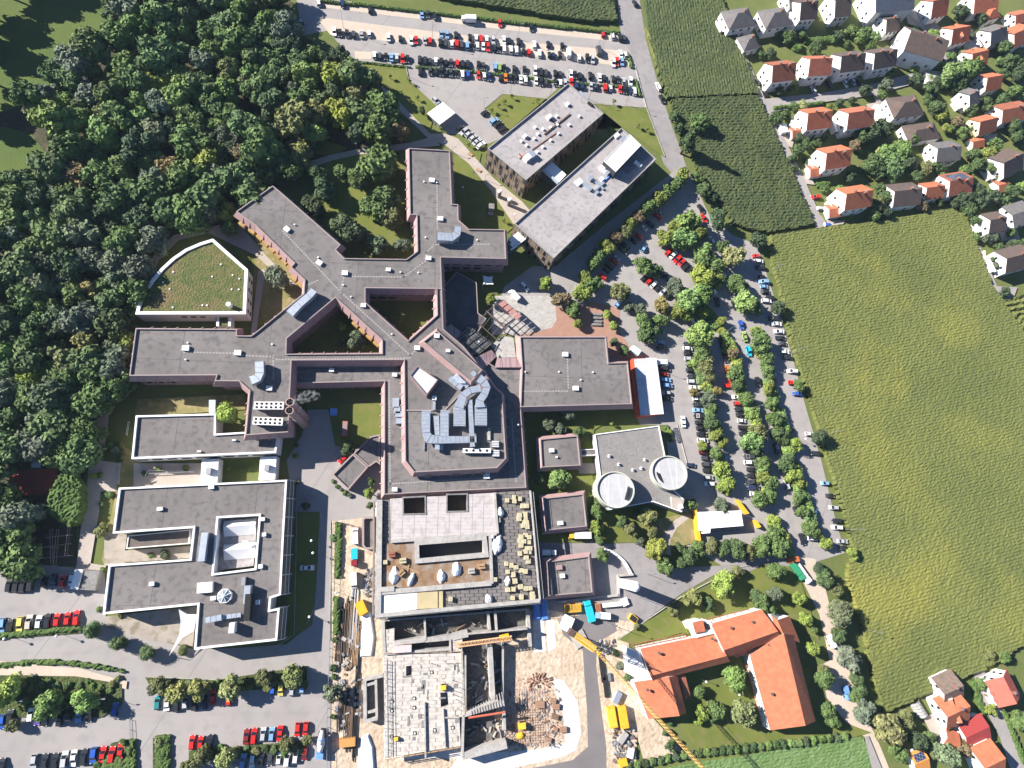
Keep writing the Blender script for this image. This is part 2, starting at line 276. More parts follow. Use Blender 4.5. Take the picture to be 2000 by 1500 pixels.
# ---------------------------------------------------------------- flat roofed buildings
def flat(root, px, h, holes=(), z0=0, par=.6, pw=.32, skirt=None, wallm=None, roofm=None, trimm=None, skm=None, name='', proud=0, fins=4.4):
    """one block of a building: roof deck, wall, parapet and, when asked, a sloping cladding band with fins; px traced at roof height h"""
    out = WP(px, h); hs = [list(reversed(WP(q, h))) for q in holes]   # holes clockwise
    hsc = [WP(q, h) for q in holes]
    pre = name
    b = MB(); b.poly(off(out, -pw + .02), h - par, 0, [off(q, pw - .02) for q in hsc]); b.build(pre + 'roof', roofm, root)
    b = MB()
    for lp in [out] + hs:
        cw = area(lp) < 0
        inn = off(lp, -pw) if not cw else list(reversed(off(ccw(lp), pw)))
        n = len(lp)
        for i in range(n):
            j = (i + 1) % n
            b.quad((*lp[i], h), (*lp[j], h), (*inn[j], h), (*inn[i], h))
            b.quad((*inn[i], h), (*inn[j], h), (*inn[j], h - par - .05), (*inn[i], h - par - .05))
            b.quad((*lp[i], h - .35), (*lp[j], h - .35), (*lp[j], h), (*lp[i], h))
    b.build(pre + 'parapet', trimm, root)
    b = MB(); sk = MB(); fn = sk
    for lp in [out] + hs:
        cw = area(lp) < 0
        if skirt:
            d, drop = skirt
            o2 = off(lp, d) if not cw else list(reversed(off(ccw(lp), -d)))
            sk.wall(lp, h - drop, h - .33, 0, True, o2)
            n = len(lp)
            for i in range(n):
                j = (i + 1) % n
                sk.quad((*lp[i], h - drop), (*lp[j], h - drop), (*o2[j], h - drop), (*o2[i], h - drop))
                a, c = Vector(lp[i]), Vector(lp[j]); L = (c - a).length; u = (c - a) / max(L, .01); nrm = Vector((u.y, -u.x))
                k = int(L / fins)
                if L > 7:
                    for q in range(1, k + 1):
                        p = a + u * (L * q / (k + 1)); t = .16
                        for s in (1,):
                            p0 = p - u * t; p1 = p + u * t; e = nrm * (d + .55); tp = nrm * .1
                            za, zb = h - .5, h - drop - .1
                            fn.add([(*(p0 + tp), za), (*(p1 + tp), za), (*(p1 + e), zb), (*(p0 + e), zb), (*p0, zb), (*p1, zb)], [(0, 3, 2, 1), (0, 4, 3), (1, 2, 5), (3, 4, 5, 2)])
            b.wall(lp, z0, h - drop)
        else: b.wall(lp, z0, h - .35)
    b.build(pre + 'wall', wallm, root)
    if skirt:
        c = sk.build(pre + 'cladding', skm or PINK, root)
    return out

_WM = {}
def windows(root, px, h, zs, step, ww, wh, m=DARK, lim=100, start=.5, outd=.06, name='window', jitter=0):
    """a run of windows along the wall whose top edge is traced by two photo points at height h"""
    a, c = Vector(W(*px[0], h)), Vector(W(*px[1], h)); L = (c - a).length; u = (c - a) / L; nrm = Vector((u.y, -u.x))
    key = (ww, wh, m.name)
    if key not in _WM:
        b = MB(); b.add([(-ww / 2, -outd, 0), (ww / 2, -outd, 0), (ww / 2, -outd, wh), (-ww / 2, -outd, wh), (-ww / 2, outd, 0), (ww / 2, outd, 0), (ww / 2, outd, wh), (-ww / 2, outd, wh)],
                        [(0, 1, 2, 3), (4, 5, 1, 0), (1, 5, 6, 2), (2, 6, 7, 3), (3, 7, 4, 0), (7, 6, 5, 4)]); _WM[key] = b.mesh(name, m)
    k = int(L / step); n = 0
    for z in zs:
        for i in range(k):
            if n >= lim: return
            p = a + u * (L * (i + start + (R.uniform(-jitter, jitter))) / k)
            o = bpy.data.objects.new(name, _WM[key]); C.objects.link(o); o.parent = root
            o.location = (p.x - root.location.x, p.y - root.location.y, z - root.location.z); o.rotation_euler = (0, 0, math.atan2(u.y, u.x)); n += 1

def rbox(root, name, px, py, z, sx, sy, sz, rot=0, m=WHT, mi=None, taper=1.0):
    x, y = W(px, py, z); b = MB(); b.box(x, y, z, sx, sy, sz, math.radians(rot), taper=taper); return b.build(name, m, root)
def duct(root, name, pts, z, w_, h_, m=ZINC, seam=1.4):
    """square air duct along px points at height z"""
    b = MB(); P = [Vector(W(x, y, z)) for x, y in pts]
    n = len(P); ofs = []
    for i in range(n):
        u = (P[min(i + 1, n - 1)] - P[max(i - 1, 0)]).normalized(); nn = Vector((-u.y, u.x)); ofs.append(nn)
    ws = w_ if isinstance(w_, (list, tuple)) else [w_] * n
    for i in range(n - 1):
        a, c = P[i], P[i + 1]; na, nc = ofs[i] * ws[i] / 2, ofs[i + 1] * ws[i + 1] / 2
        V = [(*(a - na), z - h_), (*(a + na), z - h_), (*(c + nc), z - h_), (*(c - nc), z - h_), (*(a - na), z), (*(a + na), z), (*(c + nc), z), (*(c - nc), z)]
        b.add(V, [(0, 1, 2, 3), (4, 7, 6, 5), (0, 4, 5, 1), (3, 2, 6, 7), (0, 3, 7, 4), (1, 5, 6, 2)])
        L = (c - a).length; k = max(1, int(L / seam))
        for q in range(k + 1):   # raised flanges at the duct joints
            p = a.lerp(c, q / k); nn = na.lerp(nc, q / k); u = (c - a).normalized() * .05; e = nn * (1 + .14 / max(nn.length, .1))
            b.add([(*(p - e - u), z + .07), (*(p + e - u), z + .07), (*(p + e + u), z + .07), (*(p - e + u), z + .07), (*(p - e - u), z - h_), (*(p + e - u), z - h_), (*(p + e + u), z - h_), (*(p - e + u), z - h_)],
                  [(0, 1, 2, 3), (0, 4, 5, 1), (3, 2, 6, 7), (0, 3, 7, 4), (1, 5, 6, 2)], 1)
    return b.build(name, [m, mat('duct_flange', (.36, .4, .46), None, rough=.5, metal=.4)], root)

# ---- the hospital: one connected building
MH = 12.6; LH = 8.5
hosp = thing('hospital_building', 'large flat-roofed pink clad hospital with star-shaped wings, inner courtyards and silver roof ducts', 'hospital', (*W(760, 640), 0))
STAR = [(798, 289), (878.5, 293.5), (882.8, 398.3), (894.8, 398.6), (895.5, 429), (915.8, 447), (986, 448), (988.7, 505.5), (861, 502.5), (866, 642.5), (905, 676), (942, 722), (946, 727), (965.5, 755.5), (980.5, 769), (988.7, 895), (971, 914), (808.7, 922.5), (791, 900), (789, 702.8), (569.5, 703.8), (565.8, 779), (562.5, 844), (479, 850), (487, 763), (466, 744.5), (419, 744), (422.5, 732.8), (252.3, 733.8), (264.8, 641), (462.5, 642.5), (462.5, 655), (490, 655.5), (500, 648), (592.5, 573), (594.5, 546.5), (567.5, 521.5), (574.5, 513.5), (500, 441), (461, 413), (532.3, 362.3), (548, 375), (665, 477.5), (656, 487.5), (672.5, 504), (793.7, 506), (815, 490), (813.7, 419.5), (800.5, 419)]
flat(hosp, STAR, MH, holes=[[(655, 581.5), (746, 664), (746, 690), (559, 691), (560, 661)], [(713.7, 562.5), (852.5, 564), (853.7, 615), (797.5, 665), (713.7, 590)]],
     skirt=(1.25, 3.2), wallm=PINKW, roofm=ROOF, trimm=TRIM)
flat(hosp, [(577.5, 715), (800, 713), (940, 700), (968, 717), (1019.5, 717), (1017, 795), (1028, 952.5), (966, 955), (750, 966), (750.5, 744.5), (577, 748.5)], LH, skirt=(1.25, 2.8), wallm=PINKW, roofm=ROOF, trimm=TRIM)
flat(hosp, [(1015.5, 657.5), (1183.7, 657.5), (1188.5, 708.5), (1226.2, 707.5), (1234.6, 789), (1016.5, 795), (1019.5, 717)], 9.2, skirt=(1.35, 3.0), wallm=PINKW, roofm=ROOF, trimm=TRIM, fins=99)
flat(hosp, [(826, 667), (853.7, 645.3), (942, 722.5), (920, 745.5)], 14.3, skirt=(1.2, 2.2), wallm=PINKW, roofm=ROOF, trimm=TRIM, fins=99)
b = MB(); b.prism(WP([(921, 745), (942, 722.6), (965.5, 755), (955, 770)], MH + .4), 9, MH + .4); b.build('duct_shaft', PINKW, hosp)
# upper deck over the central block, with its low kerb lines
b = MB()
for p, q in (((793, 801.5), (868, 801.5)), ((868, 801.5), (906, 762)), ((906, 762), (919, 746)), ((850, 564), (866, 564)), ((850, 565), (850, 575))):
    a, c = Vector((*W(*p, 12.2), 0)), Vector((*W(*q, 12.2), 0)); u = (c - a); b = MB(); b.box(*((a + c) / 2).xy, 12.0, u.length, .35, .35, math.atan2(u.y, u.x)); b.build('roof_kerb', TRIM, hosp)
# lift housing with the white lid and its parapet
flat(hosp, [(800, 733), (815.5, 714), (855.5, 741.5), (833, 772)], 16.3, z0=12, par=.5, skirt=None, wallm=PINKW, roofm=WHR, trimm=PINKW, name='plant_room_')
# boiler chimneys
for bx, by, tx, ty, hh in ((598, 821, 566, 785, 27), (600, 838, 565, 801.5, 25)):
    ch = MB(); x, y = W(tx, ty, hh); n = 14
    ch.tube((x, y, 0), (x, y, hh - .6), 1.5, 1.25, n, 0, False)
    ch.tube((x, y, hh - .6), (x, y, hh), 1.38, 1.38, n, 0, False)
    ch.tube((x, y, hh), (x, y, hh - .8), 1.05, 1.05, n, 1, False)
    ring = [(x + math.cos(t * 2 * math.pi / n) * r, y + math.sin(t * 2 * math.pi / n) * r, hh) for r in (1.38, 1.05) for t in range(n)]
    ch.add(ring, [(i, n + i, n + (i + 1) % n, (i + 1) % n) for i in range(n)], 0)
    ch.add([(x + math.cos(t * 2 * math.pi / n) * 1.05, y + math.sin(t * 2 * math.pi / n) * 1.05, hh - .8) for t in range(n)], [tuple(range(n))], 1)
    for k in range(3):
        t = k * 2.1; ch.box(x + math.cos(t) * .45, y + math.sin(t) * .45, hh - .7, .55, .55, .75, t, 1)
    c = ch.build('chimney', [mat('chimney_render', (.36, .25, .225), (.3, .2, .185), .5, .8), BLACK], hosp, smooth=False)
    for zz in (8, 14, 20): rg = MB(); rg.tube((x, y, zz), (x, y, zz + .18), 1.62 - zz * .009, 1.62 - zz * .009, n); rg.build('chimney_band', STEEL, c)
# fan banks beside the chimneys
for k, (px, py) in enumerate(((525, 792), (523, 822.5))):
    x, y = W(px, py, 15); f = MB(); rot = math.radians(1.5 - 2 * k)
    f.box(x, y, 14.1, 9.6, 2.6, 1.0, rot); o = f.build('condenser_bank', WHT, hosp)
    for i in range(6):
        for j in (-.62, .62):
            g = MB()
            u = (i - 2.5) * 1.55; cx, cy = x + math.cos(rot) * u - math.sin(rot) * j, y + math.sin(rot) * u + math.cos(rot) * j
            g.tube((cx, cy, 15.08), (cx, cy, 15.18), .45, .45, 10); g.build('fan', BLACK, o)
    l = MB()
    for i in (-4, 0, 4): q = MB(); q.box(x + math.cos(rot) * i, y + math.sin(rot) * i, 12, .25, 2.4, 2.1, rot); q.build('support_leg', STEEL, o)
    for i in range(6): l.tube((x + 5 + i * .35, y - 1.2 + i * .4, 12.2), (x + 6.5, y + 1.2 - i * .35, 14 + .1 * i), .12, .12, 5)
    l.build('pipework', STEEL, o)
# big silver ducts on the central block
ZD = 15.0
duct(hosp, 'air_duct', [(832, 806), (832, 845), (838, 857), (855, 859), (930, 858)], ZD, [2.8, 2.8, 3.4, 2.6, 2.2], 1.6)
duct(hosp, 'air_duct', [(868, 806), (868, 852)], ZD, 2.9, 1.7)
duct(hosp, 'air_duct', [(852, 812), (854, 850), (854, 878)], ZD - .6, [2.0, 1.6, 1.6], 1.4)
duct(hosp, 'air_duct', [(918, 781), (923, 872)], ZD, 1.6, 1.4)
duct(hosp, 'air_duct', [(896, 795), (905, 772), (918, 762), (938, 758)], ZD + .8, [3.4, 2.6, 2.4, 2.4], 1.8)
duct(hosp, 'air_duct', [(938, 795), (937, 782), (946, 770), (951, 756), (945, 745), (935, 738)], ZD + 1, [3.4, 2.8, 2.6, 2.6, 2.8, 3.2], 1.8)
for px, py, a_, b2, hh in ((832.5, 820, 3.2, 6, 1.9), (869, 820, 3.2, 6.2, 1.9), (897, 815, 4.2, 7.2, 2.4), (938, 814, 4.3, 7.2, 2.6)):
    o = rbox(hosp, 'air_handling_unit', px, py, ZD - 2.4 + .2, a_, b2, hh, 1, ZINC)
    s = MB(); x, y = W(px, py, ZD - 2.4 + .2)
    for i in range(7): s.box(x, y - b2 / 2 + b2 * (i + .5) / 7, ZD - 2.2 + hh, a_ + .1, .12, .07, math.radians(1))
    s.build('panel_seam', STEEL, o)
o = rbox(hosp, 'condenser_bank', 931, 881, 12.6, 9.8, 1.6, 1.2, 1, WHT)
x, y = W(931, 881, 12.6)
for i in range(4): g = MB(); g.tube((x - 3.7 + i * 2.4, y + .02 * i, 13.8), (x - 3.7 + i * 2.4, y + .02 * i, 13.9), .5, .5, 10); g.build('fan', BLACK, o)
for px, py in ((967, 868), (968, 886)):
    o = rbox(hosp, 'condensing_unit', px, py, 12.1, 2.6, 2.4, 1.0, 0, STEEL); x, y = W(px, py, 12.1); g = MB()
    for i in range(4): g.box(x, y - .9 + i * .6, 13.12, 2.4, .2, .06)
    g.build('louvre', WHT, o)
rbox(hosp, 'vent_pipe', 955, 848, 12.0, .9, 4.5, .8, 0, CONC); rbox(hosp, 'air_duct', 848, 790, 12.0, .9, 4.6, 1.5, 0, ZINC); rbox(hosp, 'vent_cowl', 848, 779, 13.0, 1.5, 1.5, 1.6, 0, WHT)
rbox(hosp, 'air_duct', 829, 868, 12.0, .3, 4.5, .5, 0, STEEL)
duct(hosp, 'air_duct', [(861, 862), (861, 878)], 13.4, 1.6, 1.2)
b = MB()
for i in range(8): b.tube((*W(884 + i * 1.2, 740 + i, 13.6), 13.0), (*W(894 + i * 2.2, 731 + i * 2.3, 13.6), 13.8), .45, .45, 6)
b.build('pipe_rack', ZINC, hosp)
duct(hosp, 'air_duct', [(878, 737), (893, 751), (902, 757)], 13.5, 2.0, 1.2)
rbox(hosp, 'roof_hatch', 909, 751, 12.1, 2.6, 2.4, 1.0, -40, ZINC); rbox(hosp, 'roof_hatch', 925, 731, 13.8, 1.8, 1.6, .9, -40, ZINC)
# ducts on the west side of the block and on the wings
for px, py, sy in ((773.5, 789, 3.6), (776, 803, 2.4), (779, 811, 2.0), (780, 824, 2.0)): rbox(hosp, 'air_handling_unit', px, py, LH - .6, 2.3, sy, 2.0, 2, ZINC)
duct(hosp, 'air_duct', [(506, 706), (507, 728), (503, 738), (489, 743)], 15.2, [2.8, 2.8, 2.8, 3.0], 2.6)
duct(hosp, 'air_duct', [(613, 567), (603, 578), (584, 594), (566, 612)], 15, [2.4, 2.4, 2.6, 3.0], 2.4)
duct(hosp, 'air_duct', [(854, 461), (883, 463), (893, 456), (895, 442)], 15.2, [3.4, 3.2, 2.6, 2.4], 2.6)
# skylights, vents and the gravel walkway lines
for i, (px, py, s) in enumerate(((843.5, 353.5, 1.5), (860, 428.5, 1.5), (837, 505.5, 1.4), (674, 534.5, 1.5), (624, 514.5, 1.5), (561, 449, 1.5), (758.5, 528, 1.1), (710, 597.5, 1.2), (815, 680.5, 1.4), (364, 681, 1.6), (465.5, 690, 1.6), (526.5, 759, 1.4), (648, 723.5, 1.1), (771, 733, 1.1), (853, 657, 1.3), (875, 686, .9), (771, 956, 1.2), (1103.5, 693, 1.5), (1124, 759, 1.5), (950, 930, 1.6))):
    zz = (MH if i < 12 else LH if i in (12, 13, 16, 19) else 9.2 if i > 16 else 14.3) - .6
    o = rbox(hosp, 'skylight', px, py, zz, s + .6, s + .2, .9, (0, 0, 0, 0, -30, -38)[i] if i < 6 else 0, WHT)
for px, py in ((828, 354), (853, 356), (831, 463), (575, 438), (621, 502), (782, 531), (817, 532), (670, 556), (765, 652), (531, 672), (366, 669), (362, 702), (1015, 826), (1139, 737), (1029, 721), (1096, 721), (1163, 722), (935, 667), (685, 579), (894, 470), (932, 468)):
    x, y = W(px, py, MH); v = MB(); v.tube((x, y, 8 if px > 1000 else MH - .7), (x, y, MH if px < 1000 else 9.3), .28, .28, 8); v.build('roof_vent', WHT, hosp)
WALKM = mat('walkway_slabs', (.3, .275, .265), None, rough=.9)
wk = MB()
def dots(p, q, z, s=1.05):
    a, c = Vector(W(*p, z)), Vector(W(*q, z)); u = c - a; n = max(1, int(u.length / s))
    for i in range(n + 1):
        t = a + u * (i / n); wk.box(t.x, t.y, z, s * .72, .55, .04, math.atan2(u.y, u.x))
for p, q in (((854, 360), (854, 447)), ((848, 479), (832, 493)), ((832, 493), (832, 505)), ((830, 511), (788, 541)), ((788, 541), (676, 540)), ((671, 544), (665, 568)), ((553, 452), (665, 570)), ((672, 576), (801, 694)), ((801, 694), (814, 683)), ((800, 699.5), (534, 702.5)), ((534, 695), (534, 740)), ((360, 688), (462, 690)), ((468, 694), (534, 697)), ((594, 560), (620, 548)), ((847, 478), (955, 477))): dots(p, q, MH - .6)
for p, q in (((760, 745), (762, 945)), ((762, 945), (960, 932)), ((1000, 820), (1008, 940))): dots(p, q, LH - .6)
for p, q in (((1108, 697), (1110, 757)), ((1020, 764), (1108, 764))): dots(p, q, 8.6)
wk.build('roof_walkway', WALKM, hosp)
# facade windows under the cladding: blinds down on the sunny sides
nwin = 0
for p, q, zz, m in (((461, 413), (500, 441), (6.2, 2.8), YEL), ((500, 441), (574, 513.5), (6.2, 2.8), YEL), ((567.5, 522), (594, 546), (6.2, 2.8), YEL), ((655, 581.5), (746, 664), (6.2,), DARK),
        ((252.3, 733.8), (422.5, 732.8), (6.2, 2.8), DARK), ((813.7, 490), (814, 430), (6.2,), DARK), ((800, 419), (798, 289), (6.4,), YEL), ((861, 502.5), (988, 505.5), (6.2, 2.8), DARK), ((861.5, 640), (861, 510), (6,), DARK), ((713.7, 562.5), (852.5, 564), (6.2, 2.8), DARK)):
    a, c = Vector(W(*p, MH)), Vector(W(*q, MH)); st = 3.6
    pp = (p, q) if p[0] < q[0] or p[1] > q[1] else (q, p)
    windows(hosp, (p, q), MH, zz, st, 2.7, 1.7, m, lim=10)
for p, q in (((461, 413), (500, 441)), ((500, 441), (574, 513.5)), ((567.5, 522), (594, 546)), ((690, 613), (746, 664))):
    windows(hosp, (p, q), MH, (6.6,), 3.3, 2.7, 1.6, YEL, lim=14, outd=2.1, name='window_blind')
windows(hosp, ((1016.5, 795), (1234.6, 789)), 9.2, (3.2,), 3.5, 2.4, 1.3, DARK, lim=12); 
windows(hosp, ((810, 922), (971, 914)), MH, (9.3,), 8, 1.5, .8, WOOD, lim=5, outd=1.75)
# low wings east of the star, entrance hall roofs
flat(hosp, [(892, 530), (931, 552), (934, 611), (950, 622), (934, 648), (905, 668), (868, 650), (866, 560)], 4.2, par=.4, wallm=PINKW, roofm=mat('dark_roof_felt', (.09, .085, .09), (.12, .11, .115), .2, .95), trimm=TRIM, name='low_wing_')
b = MB()
A = [W(*p, z) + (z,) for p, z in (((866, 643), 9.5), ((880, 633), 7), ((905, 650), 7), ((882, 669), 9.5))]; b.quad(*A)
A = [W(*p, z) + (z,) for p, z in (((918, 703), 10), ((960, 683), 6.5), ((970, 696), 6.5), ((943, 722), 10))]; b.quad(*A)
A = [W(*p, z) + (z,) for p, z in (((966, 717.5), 9), ((971, 699), 6.5), ((1008, 699), 6.5), ((1019, 717.5), 9))]; b.quad(*A)
b.build('entrance_roof', mat('entrance_metal_roof', (.27, .19, .2), (.3, .2, .21), .3, .7, vor=(.6, .02, .05, (.16, .1, .11), .6)), hosp)
b = MB(); b.prism(WP([(966, 684), (958, 674), (985, 656), (1003, 660), (1008, 698), (972, 699)], 4.5), 0, 4.5); b.build('entrance_terrace', CONC, hosp)
b = MB()
for i in range(5):
    t = i / 4; p = (880 + 40 * t, 665 + 37 * t); q = (918 + 46 * t, 634 + 30 * t)
    b.tube((*W(*p, 8), 8.2), (*W(*q, 6), 6.0), .18, .18, 5)
for i in range(3):
    t = (i + .5) / 3; p0 = (880 + (918 - 880) * t, 665 - 31 * t); q0 = (920 + (964 - 920) * t, 702 - 38 * t); b.tube((*W(*p0, 7), 7.5), (*W(*q0, 7), 7.5), .14, .14, 5)
b.build('entrance_glazing_bars', BLACK, hosp)
b = MB(); b.quad(*[W(*p, z) + (z,) for p, z in (((882, 667), 7.9), ((917, 637), 5.6), ((962, 670), 5.6), ((922, 703), 7.9))]); b.build('entrance_glazing', mat('grey_glass_roof', (.09, .1, .1), (.2, .19, .18), .9, .25, vor=(.9, .9, .08, (.04, .04, .05), .75)), hosp)
for i in range(4):
    p = W(893 + 8.5 * i, 681 + 8 * i - (6 if 0 else 0), 9); rbox(hosp, 'entrance_panel', 890 + 8.3 * i, 671 + 7.8 * i, 8.4, 1.6, 1.4, .3, -42, PINK)
# the forecourt pergola: steel frame with pink roof panels
pg = thing('entrance_canopy', 'open steel canopy with pink roof panels and diagonal rods over the hospital entrance ramp', 'canopy', (*W(955, 620), 0))
fr = MB(); Z = 5.2
def seg(p, q, r=.14, z=Z, z2=None): fr.tube((*W(*p, z), z), (*W(*q, z2 or z), z2 or z), r, r, 6)
A1, A2, A3, A4 = (951, 609), (983, 586), (1016, 615), (988, 641)
B3, B4 = (970, 663), (934, 631)
for p, q in ((A1, A2), (A2, A3), (A3, A4), (A4, A1), (A1, B4), (B4, B3), (B3, A4)): seg(p, q, .2)
for i in range(1, 4):
    t = i / 4; seg((A1[0] + (A4[0] - A1[0]) * t, A1[1] + (A4[1] - A1[1]) * t), (A2[0] + (A3[0] - A2[0]) * t, A2[1] + (A3[1] - A2[1]) * t), .12)
    seg((B4[0] + (B3[0] - B4[0]) * t, B4[1] + (B3[1] - B4[1]) * t), (A1[0] + (A4[0] - A1[0]) * t, A1[1] + (A4[1] - A1[1]) * t), .12)
for t in (.3, .6): seg((A1[0] + (A2[0] - A1[0]) * t, A1[1] + (A2[1] - A1[1]) * t), (A4[0] + (A3[0] - A4[0]) * t, A4[1] + (A3[1] - A4[1]) * t), .1)
seg((950, 607), (989, 643), .4, 6)
fr.build('frame', mat('dark_bronze', (.1, .075, .07), None, rough=.5), pg)
for p in (A1, A2, A3, A4, B3, B4):
    x, y = W(*p, Z); q = MB(); q.tube((x, y, 0), (x, y, Z), .2, .2, 6); q.build('post', STEEL, pg)
for i in range(4):
    t0, t1 = (i + .08) / 4, (i + .9) / 4; q = MB()
    def lp(t, s): return (A1[0] + (A4[0] - A1[0]) * t + (A2[0] - A1[0]) * s, A1[1] + (A4[1] - A1[1]) * t + (A2[1] - A1[1]) * s)
    q.prism(WP([lp(t0, .68), lp(t1, .68), lp(t1, 1), lp(t0, 1)], Z + .2), Z + .1, Z + .25); q.build('roof_panel', mat('pink_roof_panel', (.38, .19, .165), None, rough=.6), pg)
# shade sail
s = MB(); c4 = [W(943.5, 537, 4), W(962, 539.5, 4), W(964, 554.5, 4), W(943.5, 556, 4)]; ctr = (sum(p[0] for p in c4) / 4, sum(p[1] for p in c4) / 4)
ring = []
for i in range(4):
    a, c = Vector(c4[i]), Vector(c4[(i + 1) % 4])
    for k in range(4):
        p = a.lerp(c, k / 4); bow = math.sin(math.pi * k / 4) * .14; p = p.lerp(Vector(ctr), bow); ring.append((p.x, p.y, 3.6 - .5 * bow + (.6 if k == 0 and i % 2 else 0)))
s.add(ring + [(*ctr, 3.2)], [(i, (i + 1) % 16, 16) for i in range(16)])
sl = thing('shade_sail', 'small square white shade sail stretched over the shaded terrace by the north-east wing', 'shade sail', (*ctr, 0)); s.build('sail', WHT, sl)
for p in c4: q = MB(); q.tube((*p, 0), (*p, 4), .07, .07, 5); q.build('post', STEEL, sl)

# ---- pink pavilions on the east side
def pavilion(px, h, label, extra=()):
    cx = sum(p[0] for p in px) / len(px); cy = sum(p[1] for p in px) / len(px)
    t = thing('pavilion', label, 'building', (*W(cx, cy), 0), 'square pink pavilions in a column east of the hospital')
    flat(t, px, h, skirt=(1.3, 2.0), wallm=PINKW, roofm=ROOF, trimm=TRIM, fins=99)
    for (x, y, a, c, z, m, n) in extra: rbox(t, n, x, y, h - .5, a, c, z, 4, m)
    return t
pavilion([(1055, 857.5), (1128.5, 850.5), (1134, 909), (1058, 913)], 5.2, 'square pink pavilion north of the others with one white skylight on its roof', ((1077, 880, 1.8, 1.4, .8, WHT, 'skylight'), (1087, 893, .6, .6, .7, WHT, 'vent')))
pavilion([(1061, 973), (1139.5, 964.5), (1146.5, 1028), (1067, 1036)], 5.2, 'square pink pavilion with stacked reddish slabs and white boards on its roof', ((1094, 1021.5, 2, 1.4, .7, WHT, 'skylight'),))
pavilion([(1068, 1097), (1151, 1086), (1157.5, 1157), (1071, 1164)], 5.2, 'square pink pavilion just above the yellow skips with a pink hatch on its roof', ((1092, 1108, 2, 1.6, .8, PINK, 'roof_hatch'), (1098, 1124.5, 1.6, 1.4, .8, WHT, 'skylight')))
LK = thing('link_corridor', 'narrow flat-roofed corridor linking the northern pink pavilion to the lecture hall', 'corridor', (*W(1150, 884), 0))
flat(LK, [(1134, 878), (1168, 876.5), (1170, 889), (1135, 890)], 3.4, wallm=WHR, roofm=ROOF, trimm=WHT, par=.3, pw=.25)
PY = thing('low_annex', 'small pink-walled annex standing diagonally west of the central hospital block beside the yard', 'building', (*W(700, 900), 0))
flat(PY, [(648, 927), (689, 886), (719, 912), (680, 957)], 4.6, wallm=PINKW, roofm=ROOF, trimm=TRIM, par=.7, pw=.5)
flat(PY, [(689.5, 885.5), (724, 852), (742, 848), (742, 908), (735, 902), (720, 912)], 4.2, wallm=PINKW, roofm=ROOF, trimm=TRIM, par=.5, pw=.5, name='rear_')
PS = thing('pump_house', 'small elongated pink hut with chamfered corners at the edge of the building site', 'building', (*W(720, 1042), 0))
flat(PS, [(712, 1009), (732, 1009), (732, 1068), (726, 1073), (713, 1073), (707, 1066), (707, 1014)], 4.2, wallm=PINKW, roofm=ROOF, trimm=TRIM, par=1.2, pw=.7)

# ---- two office blocks with beige panels
def office(label, px, h, extra):
    t = thing('office_block', label, 'office building', (*W(*px[0]), 0), 'office blocks with beige panel facades')
    flat(t, px, h, wallm=TAN, roofm=ROOFL, trimm=mat('grey_coping', (.3, .29, .28), None, rough=.5), par=.7, pw=.35)
    g = MB(); pts = WP(px, h); n = len(pts); cnt = 0
    def vis(i):
        a, c = Vector(pts[i]), Vector(pts[(i + 1) % n]); u = (c - a).normalized(); return -Vector((u.y, -u.x)).dot((a + c) / 2)
    for r_, i in enumerate(sorted(range(n), key=vis, reverse=True)):   # panel joints, and dark window slots on the faces
        a, c = Vector(pts[i]), Vector(pts[(i + 1) % n]); u = (c - a); L = u.length; u /= L; nr = Vector((u.y, -u.x)); rot = math.atan2(u.y, u.x)
        fl = max(1, int(h / 3.2)); m = int(L / 2.7)
        for z in range(1, fl + 1):
            p = (a + c) / 2 + nr * .02; g.box(p.x, p.y, z * h / fl - .2 if z < fl else h - .5, L, .09, .07, rot)
        for z in range(fl):
            for k in range(m):
                q = a + u * (L * (k + (.5 if z % 2 else 0)) / m) + nr * .02; g.box(q.x, q.y, z * h / fl, .07, .09, h / fl - .1, rot)
                if (k + z) % 3 == 2: continue
                p = a + u * (L * (k + .5 + (.25 if z % 2 else 0) + R.uniform(-.12, .12)) / m)
                if cnt < (34, 76, 96, 97)[min(r_, 3)]:
                    if 'off' not in _WM: bb = MB(); bb.box(0, -.05, 0, .95, .22, 2.7); _WM['off'] = bb.mesh('window', DARK)
                    o = bpy.data.objects.new('window', _WM['off']); C.objects.link(o); o.parent = t; cnt += 1
                    o.location = (p.x - t.location.x, p.y - t.location.y, z * h / fl + .3); o.rotation_euler = (0, 0, rot)
    g.build('panel_joint', BLACK, t)
    for e in extra: rbox(t, e[0], e[1], e[2], h - .7 + (e[8] if len(e) > 8 else 0), e[3], e[4], e[5], e[6], e[7])
    return t
small = [('roof_vent', 1045 + dx, 250 + dy, .9, .9, .8, 45, WHT) for dx, dy in ((0, 0), (15, 3.5), (30, 0), (43, -5), (5, 13), (-2, 22), (-27, 27), (-17, 35), (15, 38), (30, 25), (45, 12), (66, -5), (-22, 18), (42, -22), (4, 48), (86, -22))]
